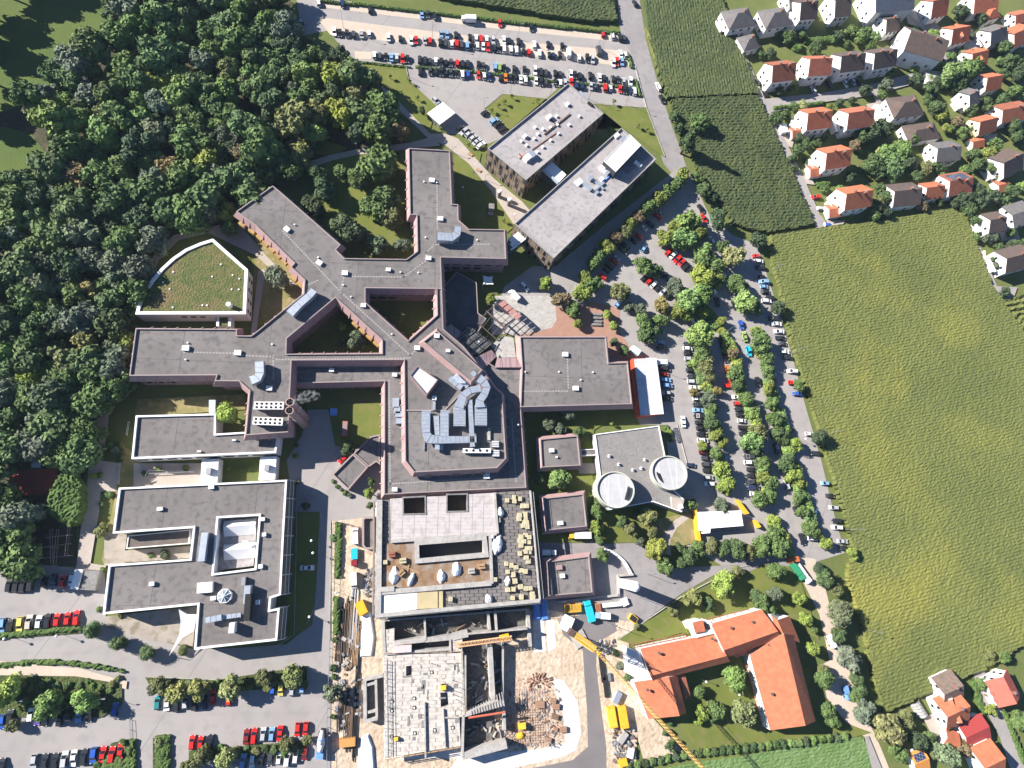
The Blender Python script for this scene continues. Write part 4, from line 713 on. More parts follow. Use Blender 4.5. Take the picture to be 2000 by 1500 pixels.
HS = [
 ('white house with dark red-brown roof, leftmost of the terrace-like row of four along the street', (1511, 128), (1554, 123), 10.5, 11.5, 7.4, ORGD, 'gable', dict(chim=2)),
 ('white house with rusty orange-red roof, second in the row of four along the street', (1584, 115.5), (1625, 114), 10.5, 11.5, 7.4, mat('rust_tiles', (.4, .14, .08), (.33, .11, .065), .5, .85), 'gable', dict(chim=1)),
 ('white house with grey-brown roof and orange dormer, third in the row of four', (1645, 110), (1690, 104), 10.5, 11.5, 7.4, BRN, 'gable', dict(chim=2, ext=1)),
 ('white house with grey-brown roof, rightmost in the row of four along the street', (1710, 104), (1752, 97), 10.5, 11.5, 7.4, BRN, 'gable', dict(chim=2, ext=1)),
 ('grey hip-roofed white house at the corner where the field path starts', (1440, 26), (1459, 23), 10.5, 9.5, 6, GRYT, 'hip', dict(ext=1)),
 ('small grey hip-roofed white house just below the corner house at the field path', (1463, 76), (1471, 74), 7.5, 6.5, 4, GRYT, 'hip', {}),
 ('white house with dark grey hip roof, second from the field path at the top', (1512, 25), (1531, 22), 10.5, 9.5, 6, GRYT, 'hip', {}),
 ('brown-roofed white house right of the dark grey hip-roofed house at the top', (1566, 5), (1597, 2), 11, 11.5, 7.2, BRN, 'gable', dict(chim=2)),
 ('tall white house with brown roof left of the green garden at the top', (1633, 0), (1662, -3), 12, 10.5, 6.5, BRN, 'gable', dict(chim=1)),
 ('narrow grey-roofed white house left of the long three-storey block', (1733, 38), (1757, 35), 9, 9, 6, BRN, 'gable', dict(ext=1)),
 ('orange-roofed white house at the top edge between two driveways', (1824, 2), (1853, -3), 11, 10, 5.5, ORG, 'gable', dict(chim=1)),
 ('orange-roofed white house with a dark dormer right of the long three-storey block', (1863, 57), (1895, 51), 10, 9.5, 5.5, ORG, 'gable', dict(chim=0, dorm=1)),
 ('white house with orange roof behind the big dark garden trees', (1901, 105), (1930, 98), 9.5, 9, 5.5, ORG, 'gable', dict(dorm=1, chim=0)),
 ('small white house with bright orange hip roof on the right of the hamlet', (1930, 152), (1958, 147), 9, 8.5, 5, ORG, 'gable', dict(chim=0)),
 ('cream house with orange-red roof and two white skylights on the right of the hamlet', (1916, 238), (1948, 230), 9, 8.5, 5, ORG, 'gable', dict(chim=0, wallm=mat('cream_render', (.7, .62, .42), None))),
 ('white house with brown roof and terracotta balconies at the right edge beside the dark trees', (1962, 318), (1998, 300), 12, 10, 6, BRN, 'gable', dict(ext=1)),
 ('house with two-tone grey roof standing among garden trees in the middle of the hamlet', (1833, 290), (1877, 286), 10, 8.5, 5.5, GRYT, 'gable', dict(chim=1)),
 ('white house with large dark hip roof right of the driveway off the street', (1766, 200), (1790, 197), 11, 9.5, 6, BRN, 'hip', dict(chim=1)),
 ('low dark hip-roofed house directly below the large dark hip-roofed one', (1790, 254), (1824, 249), 9, 6.5, 4, BRN, 'hip', {}),
 ('white house with orange-and-brown two-sided roof, left one of the pair below the street', (1580, 221.5), (1625, 216.5), 10.5, 11.5, 7.4, ORG, 'gable', dict(chim=2, dorm=0, ext=1)),
 ('white house with orange-and-brown two-sided roof, right one of the pair below the street', (1659, 221), (1707, 214.5), 10.5, 11.5, 7.4, mat('rust_tiles', (.4, .14, .08)), 'gable', dict(chim=1, ext=1)),
 ('white house with orange-and-brown two-sided roof standing alone above the dark garden shade by the field', (1616, 299.5), (1662, 292), 10.5, 11.5, 7.4, ORG, 'gable', dict(chim=2, ext=1)),
 ('white house with orange-and-brown roof at the corner of the large maize field', (1655, 379), (1704, 371.5), 10.5, 11.5, 7.4, ORG, 'gable', dict(chim=2, ext=1)),
 ('brown-roofed house half hidden by bushes right of the field corner house', (1749, 374), (1800, 369), 11, 8.5, 5, BRN, 'gable', dict(chim=1)),
 ('small orange-roofed white house between the brown roof and the solar roof', (1812, 367), (1845, 363), 8, 7.5, 4.5, ORG, 'gable', {}),
 ('brick-coloured house with solar panels on its north slope', (1857, 354), (1900, 347), 11, 9, 5.5, ORGD, 'gable', dict(chim=2, sol=1)),
 ('brown-roofed white house with conservatory at the upper right corner of the maize field', (1936, 430), (1965, 425), 9.5, 8.5, 5.5, BRN, 'gable', dict(ext=1)),
 ('low grey-roofed white building at the right edge above the field lane', (1978, 420), (2015, 408), 11, 6.5, 4.5, GRYT, 'gable', dict(chim=0)),
 ('white house with grey-brown roof and curved garden wall at the right edge', (1968, 505), (2018, 492), 11, 9, 5.5, BRN, 'gable', dict(ext=1)),
 ('white house with brown roof partly outside the frame right of the cream house', (1960, 215), (2010, 206), 10, 8.5, 5.5, ORGD, 'gable', {}),
 ('house with orange roof and white conservatory at the right edge near the top', (1982, 66), (2015, 52), 11, 9, 5.5, ORG, 'gable', {}),
 ('grey-roofed white house with a round garden tree on its left near the top right', (1937, 62), (1966, 52), 10, 9, 5.5, GRYT, 'gable', dict(ext=1)),
 ('orange-roofed house at the top right corner of the picture', (1905, -2), (1950, -8), 11, 9, 5.5, ORG, 'gable', {}),
 ('small white house with reddish pyramid roof near the top right', (1939, 19), (1947, 17), 7, 7, 4.5, ORG, 'hip', dict(chim=0)),
 ('white house with round-topped gable at the right edge near the top', (1985, 30), (2010, 24), 8, 7, 4.5, mat('rust_tiles', (.4, .14, .08)), 'gable', dict(chim=0)),
 ('white house with grey and red roof right of the three-part garden path', (1895, 185), (1912, 178), 9, 8.5, 5.5, GRYT, 'gable', dict(ext=1)),
 ('white house with flat red roof beside the lane in the lower right corner', (1960, 1324), (1984, 1372), 10, 7.5, 4.8, mat('flat_red_tiles', (.55, .13, .09), (.48, .11, .08), .5, .8), 'gable', dict(chim=1, ext=0)),
 ('brown-roofed farmhouse between the maize field and the lane in the lower right', (1846, 1356), (1880, 1340), 10, 7, 4.2, mat('old_brown_tiles', (.2, .14, .11), (.13, .1, .08), 1, .9), 'gable', dict(chim=1)),
 ('orange-roofed white house with a pointed dormer in the lower right corner', (1852, 1400), (1893, 1380), 10.5, 7.5, 4.2, ORG, 'gable', dict(chim=1, dorm=1)),
 ('white house with orange roof and terrace at the very bottom beside the lane', (1925, 1500), (1962, 1482), 11, 8, 5, ORG, 'gable', dict(chim=0)),
 ('white farmhouse wing with grey roof at the top edge right of the field path', (1542, -8), (1570, -12), 9, 8, 5.5, GRYT, 'gable', {}),
]
for lab, p, q, wd, rg, ev, rm, kd, kw in HS: house(lab, p, q, wd, rg, ev, rm, kd, **kw)
house('long white three-storey apartment block with grey-brown roof and blue-shaded windowed front', (1781, 60), (1853, 81), 15, 14, 9.5, BRN, 'gable', chim=2, cat='apartment block')
house('grey-blue apartment block at the top edge with windows along its shaded front', (1712, -14), (1785, -20), 15, 13.5, 9.5, BLUET, 'gable', chim=2, cat='apartment block')
for lab, p, q, wd, rg, ev, rm, kd in (('small garage with pinkish-red roof left of the left pair house', (1549, 256), (1568, 254), 5, 4, 2.6, mat('rust_tiles', (.4, .14, .08)), 'gable'), ('small garage with red roof left of the lone orange-roofed house', (1584, 331), (1604, 329), 5.5, 4, 2.6, mat('rust_tiles', (.4, .14, .08)), 'gable'),
    ('garage with red roof and skylights at the field corner house', (1621, 409), (1643, 406), 6, 4.2, 2.7, ORG, 'gable'), ('low orange-roofed shed in the garden below the cream house', (1902, 277), (1922, 273), 5, 4, 2.5, ORG, 'gable'), ('low orange-roofed outbuilding at the edge of the garden left of the right-edge house', (1952, 362), (1970, 357), 6, 4, 2.6, mat('rust_tiles', (.4, .14, .08)), 'gable'),
    ('deep red flat-roofed barn beside the lane in the lower right', (1888, 1440), (1930, 1420), 8, 4.5, 3.2, mat('deep_red_sheet', (.32, .05, .045), None, rough=.6), 'gable'), ('small orange lean-to roof left of the deep red barn', (1852, 1442), (1874, 1452), 6, 4, 2.6, ORG, 'gable'),
    ('white garage box left of the left pair house at the field path', (1527, 250), (1537, 249), 4, 3, 2.6, WHT, 'flat'), ('grey flat garage on the street bend beside the dark trees', (1812, 148), (1838, 150), 6, 3, 2.7, CONC, 'flat'), ('small grey flat-roofed shed among the trees below the orange house', (1895, 88), (1903, 86), 5, 3, 2.6, CONC, 'flat'),
    ('flat brown-roofed garage between the two grey houses at the top right', (1918, 88), (1930, 84), 6, 3, 2.6, WOOD, 'flat'), ('long narrow white shed running down beside the driveway off the street', (1712, 205), (1727, 238), 2.2, 3, 2.6, WHT, 'flat')):
    house(lab, p, q, wd, rg, ev, rm, kd, cat='garage', chim=0, win=0)
gh = house('small garden shed with a blue solar panel and orange edge at the bottom right', (1788, 1492), (1812, 1482), 6, 3.8, 2.8, mat('orange_sheet', (.6, .25, .06), None), 'gable', cat='shed', chim=0, win=0, sol=1)
# greenhouse frame
t = thing('greenhouse', 'grey barrel-shaped garden greenhouse frame beside the maize field in the lower right', 'greenhouse', (*W(1795, 1385), 0)); b = MB(); x0, y0 = W(1786, 1370, 1); x1, y1 = W(1803, 1398, 1)
for i in range(6):
    k = i / 5; cx, cy = x0 + (x1 - x0) * k, y0 + (y1 - y0) * k; u = Vector((x1 - x0, y1 - y0)).normalized(); nn = Vector((-u.y, u.x)); pr = None
    for s in range(7):
        a = math.pi * s / 6; p = (cx + nn.x * math.cos(a) * 2, cy + nn.y * math.cos(a) * 2, .1 + 2.4 * math.sin(a))
        if pr: b.tube(pr, p, .1, .1, 4)
        pr = p
b.build('frame', CONCD, t)
b = MB(); u = Vector((x1 - x0, y1 - y0)); nn = Vector((-u.y, u.x)).normalized()
for s in range(6):
    a, c = math.pi * s / 6, math.pi * (s + 1) / 6
    P = [(x0 + nn.x * math.cos(t_) * 1.95, y0 + nn.y * math.cos(t_) * 1.95, .1 + 2.35 * math.sin(t_)) for t_ in (a, c)]; b.quad(P[0], P[1], (P[1][0] + u.x, P[1][1] + u.y, P[1][2]), (P[0][0] + u.x, P[0][1] + u.y, P[0][2]))
b.build('skin', mat('greenhouse_film', (.3, .3, .28), (.45, .44, .42), 1, .4), t)

# ---- the orange roofed school: three wings with one long sunny slope each
school = thing('school_building', 'white-walled school with bright orange stepped roofs around a shady tree courtyard', 'school', (*W(1420, 1290), 0))
def wing(lo, hi, back, z0=5.0, z1=9.0, zb=6.0):
    """lo: eave line (two points at z0), hi: ridge line at z1, back: rear eave line at zb"""
    A = [W(*p, z0) for p in lo]; B = [W(*p, z1) for p in hi]; D = [W(*p, zb) for p in back]; m = MB(); th = .25
    P = [(*A[0], z0), (*A[1], z0), (*B[1], z1), (*B[0], z1)]; Q = [(*B[0], z1), (*B[1], z1), (*D[1], zb), (*D[0], zb)]
    for q in (P, Q):
        n = (Vector(q[1]) - Vector(q[0])).cross(Vector(q[2]) - Vector(q[1])); q2 = q if n.z > 0 else q[::-1]
        m.add([(x, y, z + th) for x, y, z in q2] + q2, [(0, 1, 2, 3), (7, 6, 5, 4), (0, 4, 5, 1), (1, 5, 6, 2), (2, 6, 7, 3), (3, 7, 4, 0)])
    m.build('roof', [ORG], school)
    m = MB()
    def V(p, z): return (p[0], p[1], z)
    m.quad(V(A[0], 0), V(A[1], 0), V(A[1], z0), V(A[0], z0)); m.quad(V(D[1], 0), V(D[0], 0), V(D[0], zb), V(D[1], zb))
    for k in (0, 1): m.add([V(A[k], 0), V(D[k], 0), V(D[k], zb), V(B[k], z1), V(A[k], z0)], [(0, 1, 2, 3, 4)])
    m.build('wall', WHR, school)
wing([(1250, 1267), (1398, 1236)], [(1270, 1320), (1419, 1281)], [(1275, 1330), (1426, 1292)], 5.2, 9, 6.6)
wing([(1388, 1218), (1487, 1190)], [(1413, 1270), (1519, 1233)], [(1420, 1284), (1526, 1246)], 5.8, 10, 7)
wing([(1464, 1279), (1504, 1426)], [(1530, 1237), (1572.5, 1417)], [(1549, 1240), (1592, 1408)], 5.4, 10, 6.6)
wing([(1238, 1332), (1266, 1404)], [(1306, 1322), (1327, 1398)], [(1322, 1320), (1340, 1392)], 4.8, 8.2, 6.0)
wing([(1505, 1200), (1518, 1235)], [(1518, 1211), (1530, 1240)], [(1541, 1203), (1562, 1255)], 7, 9, 5.6)
b = MB(); b.prism(WP([(1352, 1216), (1373, 1211), (1378, 1233), (1358, 1237)], 7), 0, 7, 1, 0); b.build('stair_roof', [ORG, WHR], school)
b = MB(); b.prism(WP([(1345, 1217), (1353, 1216), (1361, 1238), (1392, 1230), (1388, 1220), (1380, 1217), (1384, 1212), (1400, 1226), (1419, 1265), (1412, 1268), (1396, 1237), (1360, 1246)], 6.2), 0, 6.2); b.build('white_gable', WHR, school)
b = MB(); b.prism(WP([(1226, 1264), (1250, 1275), (1262, 1310), (1303, 1318), (1303, 1326), (1254, 1332), (1227, 1316)], 5.6), 0, 5.4); b.build('white_gable', WHR, school)
b = MB(); A = [W(1303, 1319, 5) + (5,), W(1338, 1317, 5) + (5,), W(1349, 1360, 3.6) + (3.6,), W(1338, 1368, 3.6) + (3.6,), W(1330, 1330, 5) + (5,)]; b.add(A[::-1], [(0, 1, 2, 3, 4)]); b.build('porch_roof', mat('rust_tiles', (.4, .14, .08)), school)
b = MB(); A = [W(1425, 1275, 5.4) + (5.4,), W(1475, 1262, 5.4) + (5.4,), W(1462, 1276, 3.4) + (3.4,), W(1438, 1285, 3.4) + (3.4,)]; b.add(A[::-1], [(0, 1, 2, 3)]); b.build('porch_roof', MATS['rust_tiles'], school)
b = MB()   # timber pergola beams along the sunny fronts
for p, q, n in (((1234, 1259), (1338, 1238), 9), ((1375, 1211), (1462, 1190), 7)):
    for s in (0, 4.5): b.tube((*W(p[0] + s, p[1] + s * 1.3, 3), 3), (*W(q[0] + s, q[1] + s * 1.3, 3), 3), .16, .16, 4)
    for i in range(n): k = i / (n - 1); x, y = p[0] + (q[0] - p[0]) * k, p[1] + (q[1] - p[1]) * k; b.tube((*W(x, y, 3), 3.1), (*W(x + 7, y + 9, 3), 3.1), .13, .13, 4)
b.build('pergola_beams', ORGD, school); b = MB()
for s in (0, 9): b.tube((*W(1466 - s, 1300, 3), 3), (*W(1497 - s * .8, 1420, 3), 3), .16, .16, 4)
for i in range(12): b.tube((*W(1457 + 2.6 * i, 1300 + 10 * i, 3), 3.1), (*W(1468 + 2.6 * i, 1298 + 10 * i, 3), 3.1), .12, .12, 4)
b.build('pergola_beams', ORGD, school)
for px, py in ((1287, 1275.5), (1390, 1247.5), (1428, 1226.5), (1469, 1214.5), (1264, 1347), (1507, 1355), (1500, 1259)): rbox(school, 'roof_vent', px, py, 7.4, .7, .7, .9, 15, BRN)
for i in range(9): rbox(school, 'window', 1463 + 3.3 * i + (2 if i % 2 else 0), 1300 + 13.5 * i, 2.2, .25, 1.9, 1.2, -22, WHT)
# ---------------------------------------------------------------- building site
site = thing('extension_building', 'half-finished flat extension south of the hospital with pale roof boards, light wells and pallets', 'building under construction', (*W(890, 1080), 0))
b = MB()
OUT = WP([(736, 977), (1036, 957), (1042, 1020), (1055, 1174), (733, 1204)], 8)
b.poly(OUT, 7.35, 0, [WP([(788, 972.5), (829, 971), (830, 1002), (789, 1003)], 8), WP([(874, 967), (911.5, 966), (912, 997), (874, 998)], 8), WP([(812, 1060), (945, 1050), (949, 1083), (815, 1096)], 8)])
b.wall(OUT, 0, 7.35, 1); b.build('deck', [mat('roof_boarding', (.15, .135, .13), (.19, .17, .165), .3, .9, vor=(.32, .9, .06, (.04, .04, .04), -.03, .5)), CONCD], site)
def slab(name, px, z, m, dz=.12, par=None, hs=()):
    b = MB(); P = WP(px, z); b.wall(P, z - dz, z); b.poly(P, z, 0, [WP(h_, z) for h_ in hs])
    for h_ in hs: b.wall(list(reversed(WP(h_, z))), z - 3.5, z, 1)
    return b.build(name, [m, CONCD], par or site)
slab('white_roof_deck', [(762, 974), (966, 962.5), (970.5, 1040), (764, 1056)], 8.2, mat('pale_insulation', (.47, .43, .42), (.43, .39, .38), .5, .8, c3=(.33, .29, .27), scale2=.5, f3=.6, vor=(.25, .8, .03, (.29, .25, .25), 0)), .9, hs=([(788, 972.5), (829, 971), (830, 1002), (789, 1003)], [(874, 967), (911.5, 966), (912, 997), (874, 998)]))
b = MB()
for hh in ([(788, 973), (829, 971), (830, 1002), (789, 1003)], [(874, 967), (911.5, 966), (912, 997), (874, 998)]):
    P = WP(hh, 8.4); O = off(P, .5)
    for i in range(4): j = (i + 1) % 4; b.quad((*P[i], 8.4), (*O[i], 8.4), (*O[j], 8.4), (*P[j], 8.4)); b.quad((*O[i], 8.4), (*O[i], 8), (*O[j], 8), (*O[j], 8.4)); b.quad((*P[i], 5), (*P[i], 8.4), (*P[j], 8.4), (*P[j], 5))
b.build('light_well_frame', CONCD, site)
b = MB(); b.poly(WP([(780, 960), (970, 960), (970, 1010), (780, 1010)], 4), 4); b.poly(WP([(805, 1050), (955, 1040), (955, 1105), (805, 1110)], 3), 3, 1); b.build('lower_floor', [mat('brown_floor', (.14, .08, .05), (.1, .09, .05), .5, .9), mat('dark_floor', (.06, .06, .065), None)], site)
slab('rusty_deck', [(753, 1062), (812, 1058), (815, 1100), (955, 1091), (960, 1137), (745, 1150)], 7.6, mat('rusty_wet_deck', (.2, .11, .055), (.25, .17, .11), .45, .8, c3=(.27, .23, .2), scale2=.35, f3=.95, bump=.1), .2)
b = MB()   # raised frame round the big light well
P = WP([(809, 1056), (950, 1045), (955, 1088), (810, 1101)], 8.6); I = off(P, -1.6)
for i in range(4): j = (i + 1) % 4; b.quad((*P[i], 8.6), (*P[j], 8.6), (*I[j], 8.6), (*I[i], 8.6)); b.quad((*P[i], 7.3), (*P[j], 7.3), (*P[j], 8.6), (*P[i], 8.6)); b.quad((*I[j], 3.2), (*I[i], 3.2), (*I[i], 8.6), (*I[j], 8.6))
b.build('light_well_frame', CONC, site)
slab('white_sheet_roof', [(745, 1161), (814, 1157), (814, 1190), (746, 1199)], 8.0, WHR, .5); slab('tan_board_roof', [(814, 1157), (855, 1155), (855, 1187), (814, 1190)], 8.0, mat('tan_board', (.47, .39, .22), (.42, .34, .2), .4, .8), .5); slab('tan_board_roof', [(857, 1155), (865, 1154.5), (865, 1187), (857, 1187.5)], 8.0, MATS['tan_board'], .5)
b = MB()   # pale edge beams
for k_, (p, q, wd, z) in enumerate((((741, 976), (738, 1204), 2, 8.6), ((733, 1203), (1055, 1173), 1.2, 8.8), ((746, 1157), (960, 1139), 1.6, 8.4), ((957, 1040), (961, 1140), 1.0, 8.5), ((966, 962), (972, 1042), .9, 8.7), ((763, 1057), (970, 1042), 1.2, 8.5), ((738, 1152), (770, 1150), 1.6, 8.6), ((1036, 958), (1055, 1172), .5, 8.9))):
    z += .017 * k_
    a, c = Vector(W(*p, z)), Vector(W(*q, z)); u = c - a; m_ = (a + c) / 2; b.box(m_.x, m_.y, z - .9, u.length, wd, .9, math.atan2(u.y, u.x))
b.build('edge_beam', CONC, site)
# scaffold along the east and south edges
sc = thing('scaffold', 'scaffold of steel tubes and decks along the east and south faces of the extension', 'scaffold', (*W(1045, 1060), 0)); b = MB(); bd = MB()
for p, q, n in (((1039, 962), (1059, 1168), 16), ((736, 1206), (1054, 1177), 22), ((731, 980), (729, 1200), 14)):
    pr = None
    for i in range(n + 1):
        k = i / n; x, y = W(p[0] + (q[0] - p[0]) * k, p[1] + (q[1] - p[1]) * k, 6); b.tube((x, y, 0), (x, y, 9), .06, .06, 4)
        if pr:
            for z in (4, 6.5, 8.8): b.tube((*pr, z), (x, y, z), .07, .07, 4)
            bd.box((x + pr[0]) / 2, (y + pr[1]) / 2, 6, math.hypot(x - pr[0], y - pr[1]), .7, .06, math.atan2(y - pr[1], x - pr[0]))
        pr = (x, y)
b.build('tube', STEEL, sc); bd.build('deck_board', MATS['weathered_timber'], sc)
# pallets of insulation on the roof: cardboard-coloured blocks
INS = mat('insulation_block', (.5, .44, .28), (.42, .37, .24), .8, .8)
pal = [(991, 977), (1004, 971), (1005, 979), (1016, 974), (1021, 988), (1029, 988), (1015, 1006), (1014, 1013), (1026, 1004), (1027, 1012), (1024, 1020), (1022, 1027), (1029, 1021), (1030, 1029), (1018, 1048), (1016, 1056), (1027, 1045), (1034, 1049), (1024, 1057), (1033, 1059), (1018, 1065), (1016, 1081), (1029, 1071), (1035, 1071), (1027, 1077), (1034, 1078), (989, 1101), (999, 1104), (1008, 1108), (1018, 1114), (1026, 1116), (992, 1117), (1003, 1122), (1006, 1135), (992, 1152), (1003, 1151), (1017, 1146), (1027, 1149), (1036, 1149), (1002, 1168), (1019, 1166), (1040, 1160), (1041, 1167), (1032, 1096), (1028, 1089), (973, 1016), (752, 1098), (880, 1170), (967, 1132)]
b = MB(); b.box(0, 0, 0, 1.5, 1.5, 1.15); b.box(0, 0, 1.15, .08, 1.52, .03, 0, 1); pm = b.mesh('insulation_pallet', [INS, CONC])
bx = sorted(pal, key=lambda p: p[1])
for i, (px, py) in enumerate(bx):
    o = bpy.data.objects.new('insulation_pallet', pm); C.objects.link(o); x, y = W(px, py, 8.5); o.location = (x, y, 7.47); o.rotation_euler = (0, 0, R.uniform(-.1, .1)); o.scale = (R.uniform(.85, 1.1), R.uniform(.9, 1.2), R.uniform(.7, 1.1))
    tag(o, 'beige insulation pack on the boarded roof, %s from the north end' % ORD[i], 'pallet', 'packs of insulation stacked on the extension roof')
# white bags and sheets
def blob(px, py, z, sx, sy, sz, rot, name, label, cat, m=PLAST, group=None, seed=1):
    b = MB(); n, k = 12, 5; x, y = W(px, py, z + sz / 2); rr = random.Random(seed); V = []
    for j in range(k):
        ph = math.pi / 2 * j / (k - 1)
        for i in range(n):
            t = 2 * math.pi * i / n; r = math.cos(ph) * (1 + rr.uniform(-.22, .22)) if j < k - 1 else .02
            ca, sa = math.cos(t) * r * sx / 2, math.sin(t) * r * sy / 2; V.append((x + ca * math.cos(rot) - sa * math.sin(rot), y + ca * math.sin(rot) + sa * math.cos(rot), z + math.sin(ph) * sz * (1 + rr.uniform(-.12, .12))))
    b.add(V, [(j * n + i, j * n + (i + 1) % n, (j + 1) * n + (i + 1) % n, (j + 1) * n + i) for j in range(k - 1) for i in range(n)])
    return tag(b.build(name, m, smooth=True, loc=(x, y, z)), label, cat, group)
G = 'white sheeting bundles on the extension roof'
for i, a in enumerate(((977, 1000, 2.4, 3.6, 'at the edge of the pale deck, topmost of all'), (967, 1067, 2.6, 5.5, 'beside the big light well, left of two long ones'), (974, 1062, 2.6, 6, 'beside the big light well, right of two long ones'), (962, 1048, 1.6, 1.6, 'small one at the pale deck corner'), (862, 1126, 2.6, 4.2, 'on the rusty deck, left of two'), (892, 1113, 3, 4.6, 'on the rusty deck, right of two'), (770, 1123, 3, 5.6, 'crumpled translucent, at the west end of the rusty deck'), (803, 1131, 1.8, 4.6, 'long upright one on the rusty deck'), (992, 1136, 2.2, 3.2, 'among the pallets in the south-east'), (955, 1170, 2.6, 3, 'at the southern roof edge'))):
    blob(a[0], a[1], 7.7, a[2], a[3], 1.1, R.uniform(-.4, .4), 'plastic_sheet', 'white plastic sheeting bundle, ' + a[4], 'plastic sheet', group=G, seed=i)
for i, (px, py, c_, l) in enumerate(((766, 1083, ORGD, 'reddish brick pallet in the middle of the rusty deck west end'), (787, 1095, INS, 'beige crate on the rusty deck right of the brick pallet'), (784, 1119, WOOD, 'tilted timber box on the rusty deck beside the crumpled sheet'), (921, 1115, CONC, 'grey rubble crate on the rusty deck east end'), (941, 1106, WOOD, 'small open wooden frame at the east end of the rusty deck'))):
    b = MB(); x, y = W(px, py, 8.2); b.box(x, y, 7.61, 2.2, 1.7, 1.1, .1 + .6 * (i == 2)); b.box(x, y, 8.72, 1.9, .2, .1, .1 + .6 * (i == 2), 1); tag(b.build('crate', [c_, BLACK], loc=(x, y, 7.6)), l, 'crate')
b = MB()
for px, py, a, l in ((805, 1113, -.42, 6), (797, 1112, 1.4, 4)): x, y = W(px, py, 7.8); b.box(x, y, 7.62 + .15 * (a > 0), l, .4, .12, a)
tag(b.build('timber_plank', WOOD, loc=(*W(805, 1113, 7.8), 7.6)), 'two crossed orange timber planks lying on the rusty deck', 'planks')

# lower part of the site: slab with walls, beams and rebar
low = thing('concrete_shell', 'unfinished concrete storey with pale slab, openings and dark basement bays south of the extension', 'building under construction', (*W(850, 1330), 0))
slab('floor_slab', [(749, 1277), (902, 1273), (904, 1330), (907, 1396), (897, 1403), (900, 1457), (830, 1468), (752, 1482)], 4.2, mat('slab_formwork', (.54, .5, .445), (.47, .43, .385), .25, .85, c3=(.28, .25, .22), scale2=.7, f3=.6, vor=(.18, .9, .04, (.27, .24, .22), 0, .5)), .4, low,
     hs=([(793, 1301), (804, 1300), (804, 1319), (793, 1320)], [(860, 1353), (874, 1352), (876, 1378), (861, 1381)], [(887, 1298), (890, 1298), (890, 1309), (887, 1309)]))
b = MB()
WALLS = [((748, 1212), (751, 1278), 1.0), ((751, 1212), (1034, 1190), .5), ((770, 1256), (830, 1250), 1.4), ((829, 1206), (831, 1251), .7), ((831, 1250), (884, 1245), 1.6), ((884, 1245), (914, 1238), 2), ((914, 1238), (1030, 1228), .6), ((752, 1277), (880, 1268), .8), ((879, 1248), (880, 1273), .6), ((953, 1193), (957, 1230), .8), ((967, 1192), (970, 1232), .8), ((902, 1273), (907, 1396), .8), ((1032, 1188), (1038, 1265), 1.2), ((957, 1258), (963, 1365), 1.6), ((907, 1396), (985, 1373), 1.4), ((985, 1373), (987, 1430), 1.0), ((905, 1400), (903, 1480), .8), ((984, 1258), (983, 1370), .7), ((903, 1478), (990, 1455), 2.2), ((829, 1372), (831, 1480), .5), ((711, 1330), (748, 1322), 1), ((711, 1330), (712, 1412), 1.1), ((733, 1330), (735, 1408), .8), ((712, 1412), (736, 1407), 1), ((712, 1342), (735, 1336), .8), ((713, 1396), (736, 1391), .8), ((868, 1402), (897, 1402), .4), ((866, 1385), (870, 1460), .3), ((909, 1280), (909, 1390), .6)]
for p, q, wd in WALLS:
    z = 4.9; a, c = Vector(W(*p, z)), Vector(W(*q, z)); u = c - a; m_ = (a + c) / 2; zz = z + R.uniform(-.15, .15) - (2 if p[0] < 740 or p[0] > 980 else 0); b.box(m_.x, m_.y, 0, u.length, wd, zz, math.atan2(u.y, u.x) + .0007)
b.build('wall', CONC, low)
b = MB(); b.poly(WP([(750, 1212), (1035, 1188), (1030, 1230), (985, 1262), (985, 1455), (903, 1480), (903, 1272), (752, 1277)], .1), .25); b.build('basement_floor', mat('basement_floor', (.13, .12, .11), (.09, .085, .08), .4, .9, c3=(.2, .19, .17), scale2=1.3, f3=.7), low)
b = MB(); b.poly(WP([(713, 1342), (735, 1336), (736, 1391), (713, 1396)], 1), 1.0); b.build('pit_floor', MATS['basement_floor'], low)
b = MB(); b.poly(WP([(751, 1230), (770, 1228), (770, 1275), (752, 1276)], 4.6), 4.6); b.wall(WP([(751, 1230), (770, 1228), (770, 1275), (752, 1276)], 4.6), 0, 4.6); b.poly(WP([(880, 1250), (903, 1246), (903, 1273), (880, 1274)], 4.5), 4.5); b.build('floor_slab', MATS['slab_formwork'], low)
b = MB()
for i in range(3):
    o = W(775 + i * 11.5, 1268 - i * .7, 5.2); b.box(o[0], o[1], 4.25, 1.9, 2.2, 1.3, .02)
b.build('crate_row', mat('pale_pink_board', (.6, .45, .44), None), low)
b = MB()
for i in range(28):   # safety rail posts and rails on the west edge
    k = i / 27; x, y = W(756 + 2 * k, 1290 + 188 * k, 5); b.tube((x, y, 4.2), (x, y, 5.3), .05, .05, 4)
    if i % 2: b.tube((x - 1.3, y, 5.0), (x + 1.0, y - .3, 5.0), .06, .06, 4)
for dx in (-.8, .1): b.tube((*W(756, 1290, 5), 5.2), (*W(758, 1478, 5), 5.2), .08, .08, 4); b.tube((W(756, 1290, 5)[0] + 1 + dx, W(756, 1290, 5)[1], 5.1), (W(758, 1478, 5)[0] + 1 + dx, W(758, 1478, 5)[1], 5.1), .08, .08, 4)
b.build('guard_rail', STEEL, low)
b = MB()
for i, (px, py) in enumerate(((888, 1300), (883, 1329), (885, 1349), (884, 1357), (890, 1367), (893, 1385), (895, 1312), (897, 1343), (896, 1372), (842, 1296))):
    x, y = W(px, py, 5); b.tube((x, y, 4.2), (x, y, 6.2), .09, .09, 4)
b.build('starter_bar', STEEL, low)
b = MB()
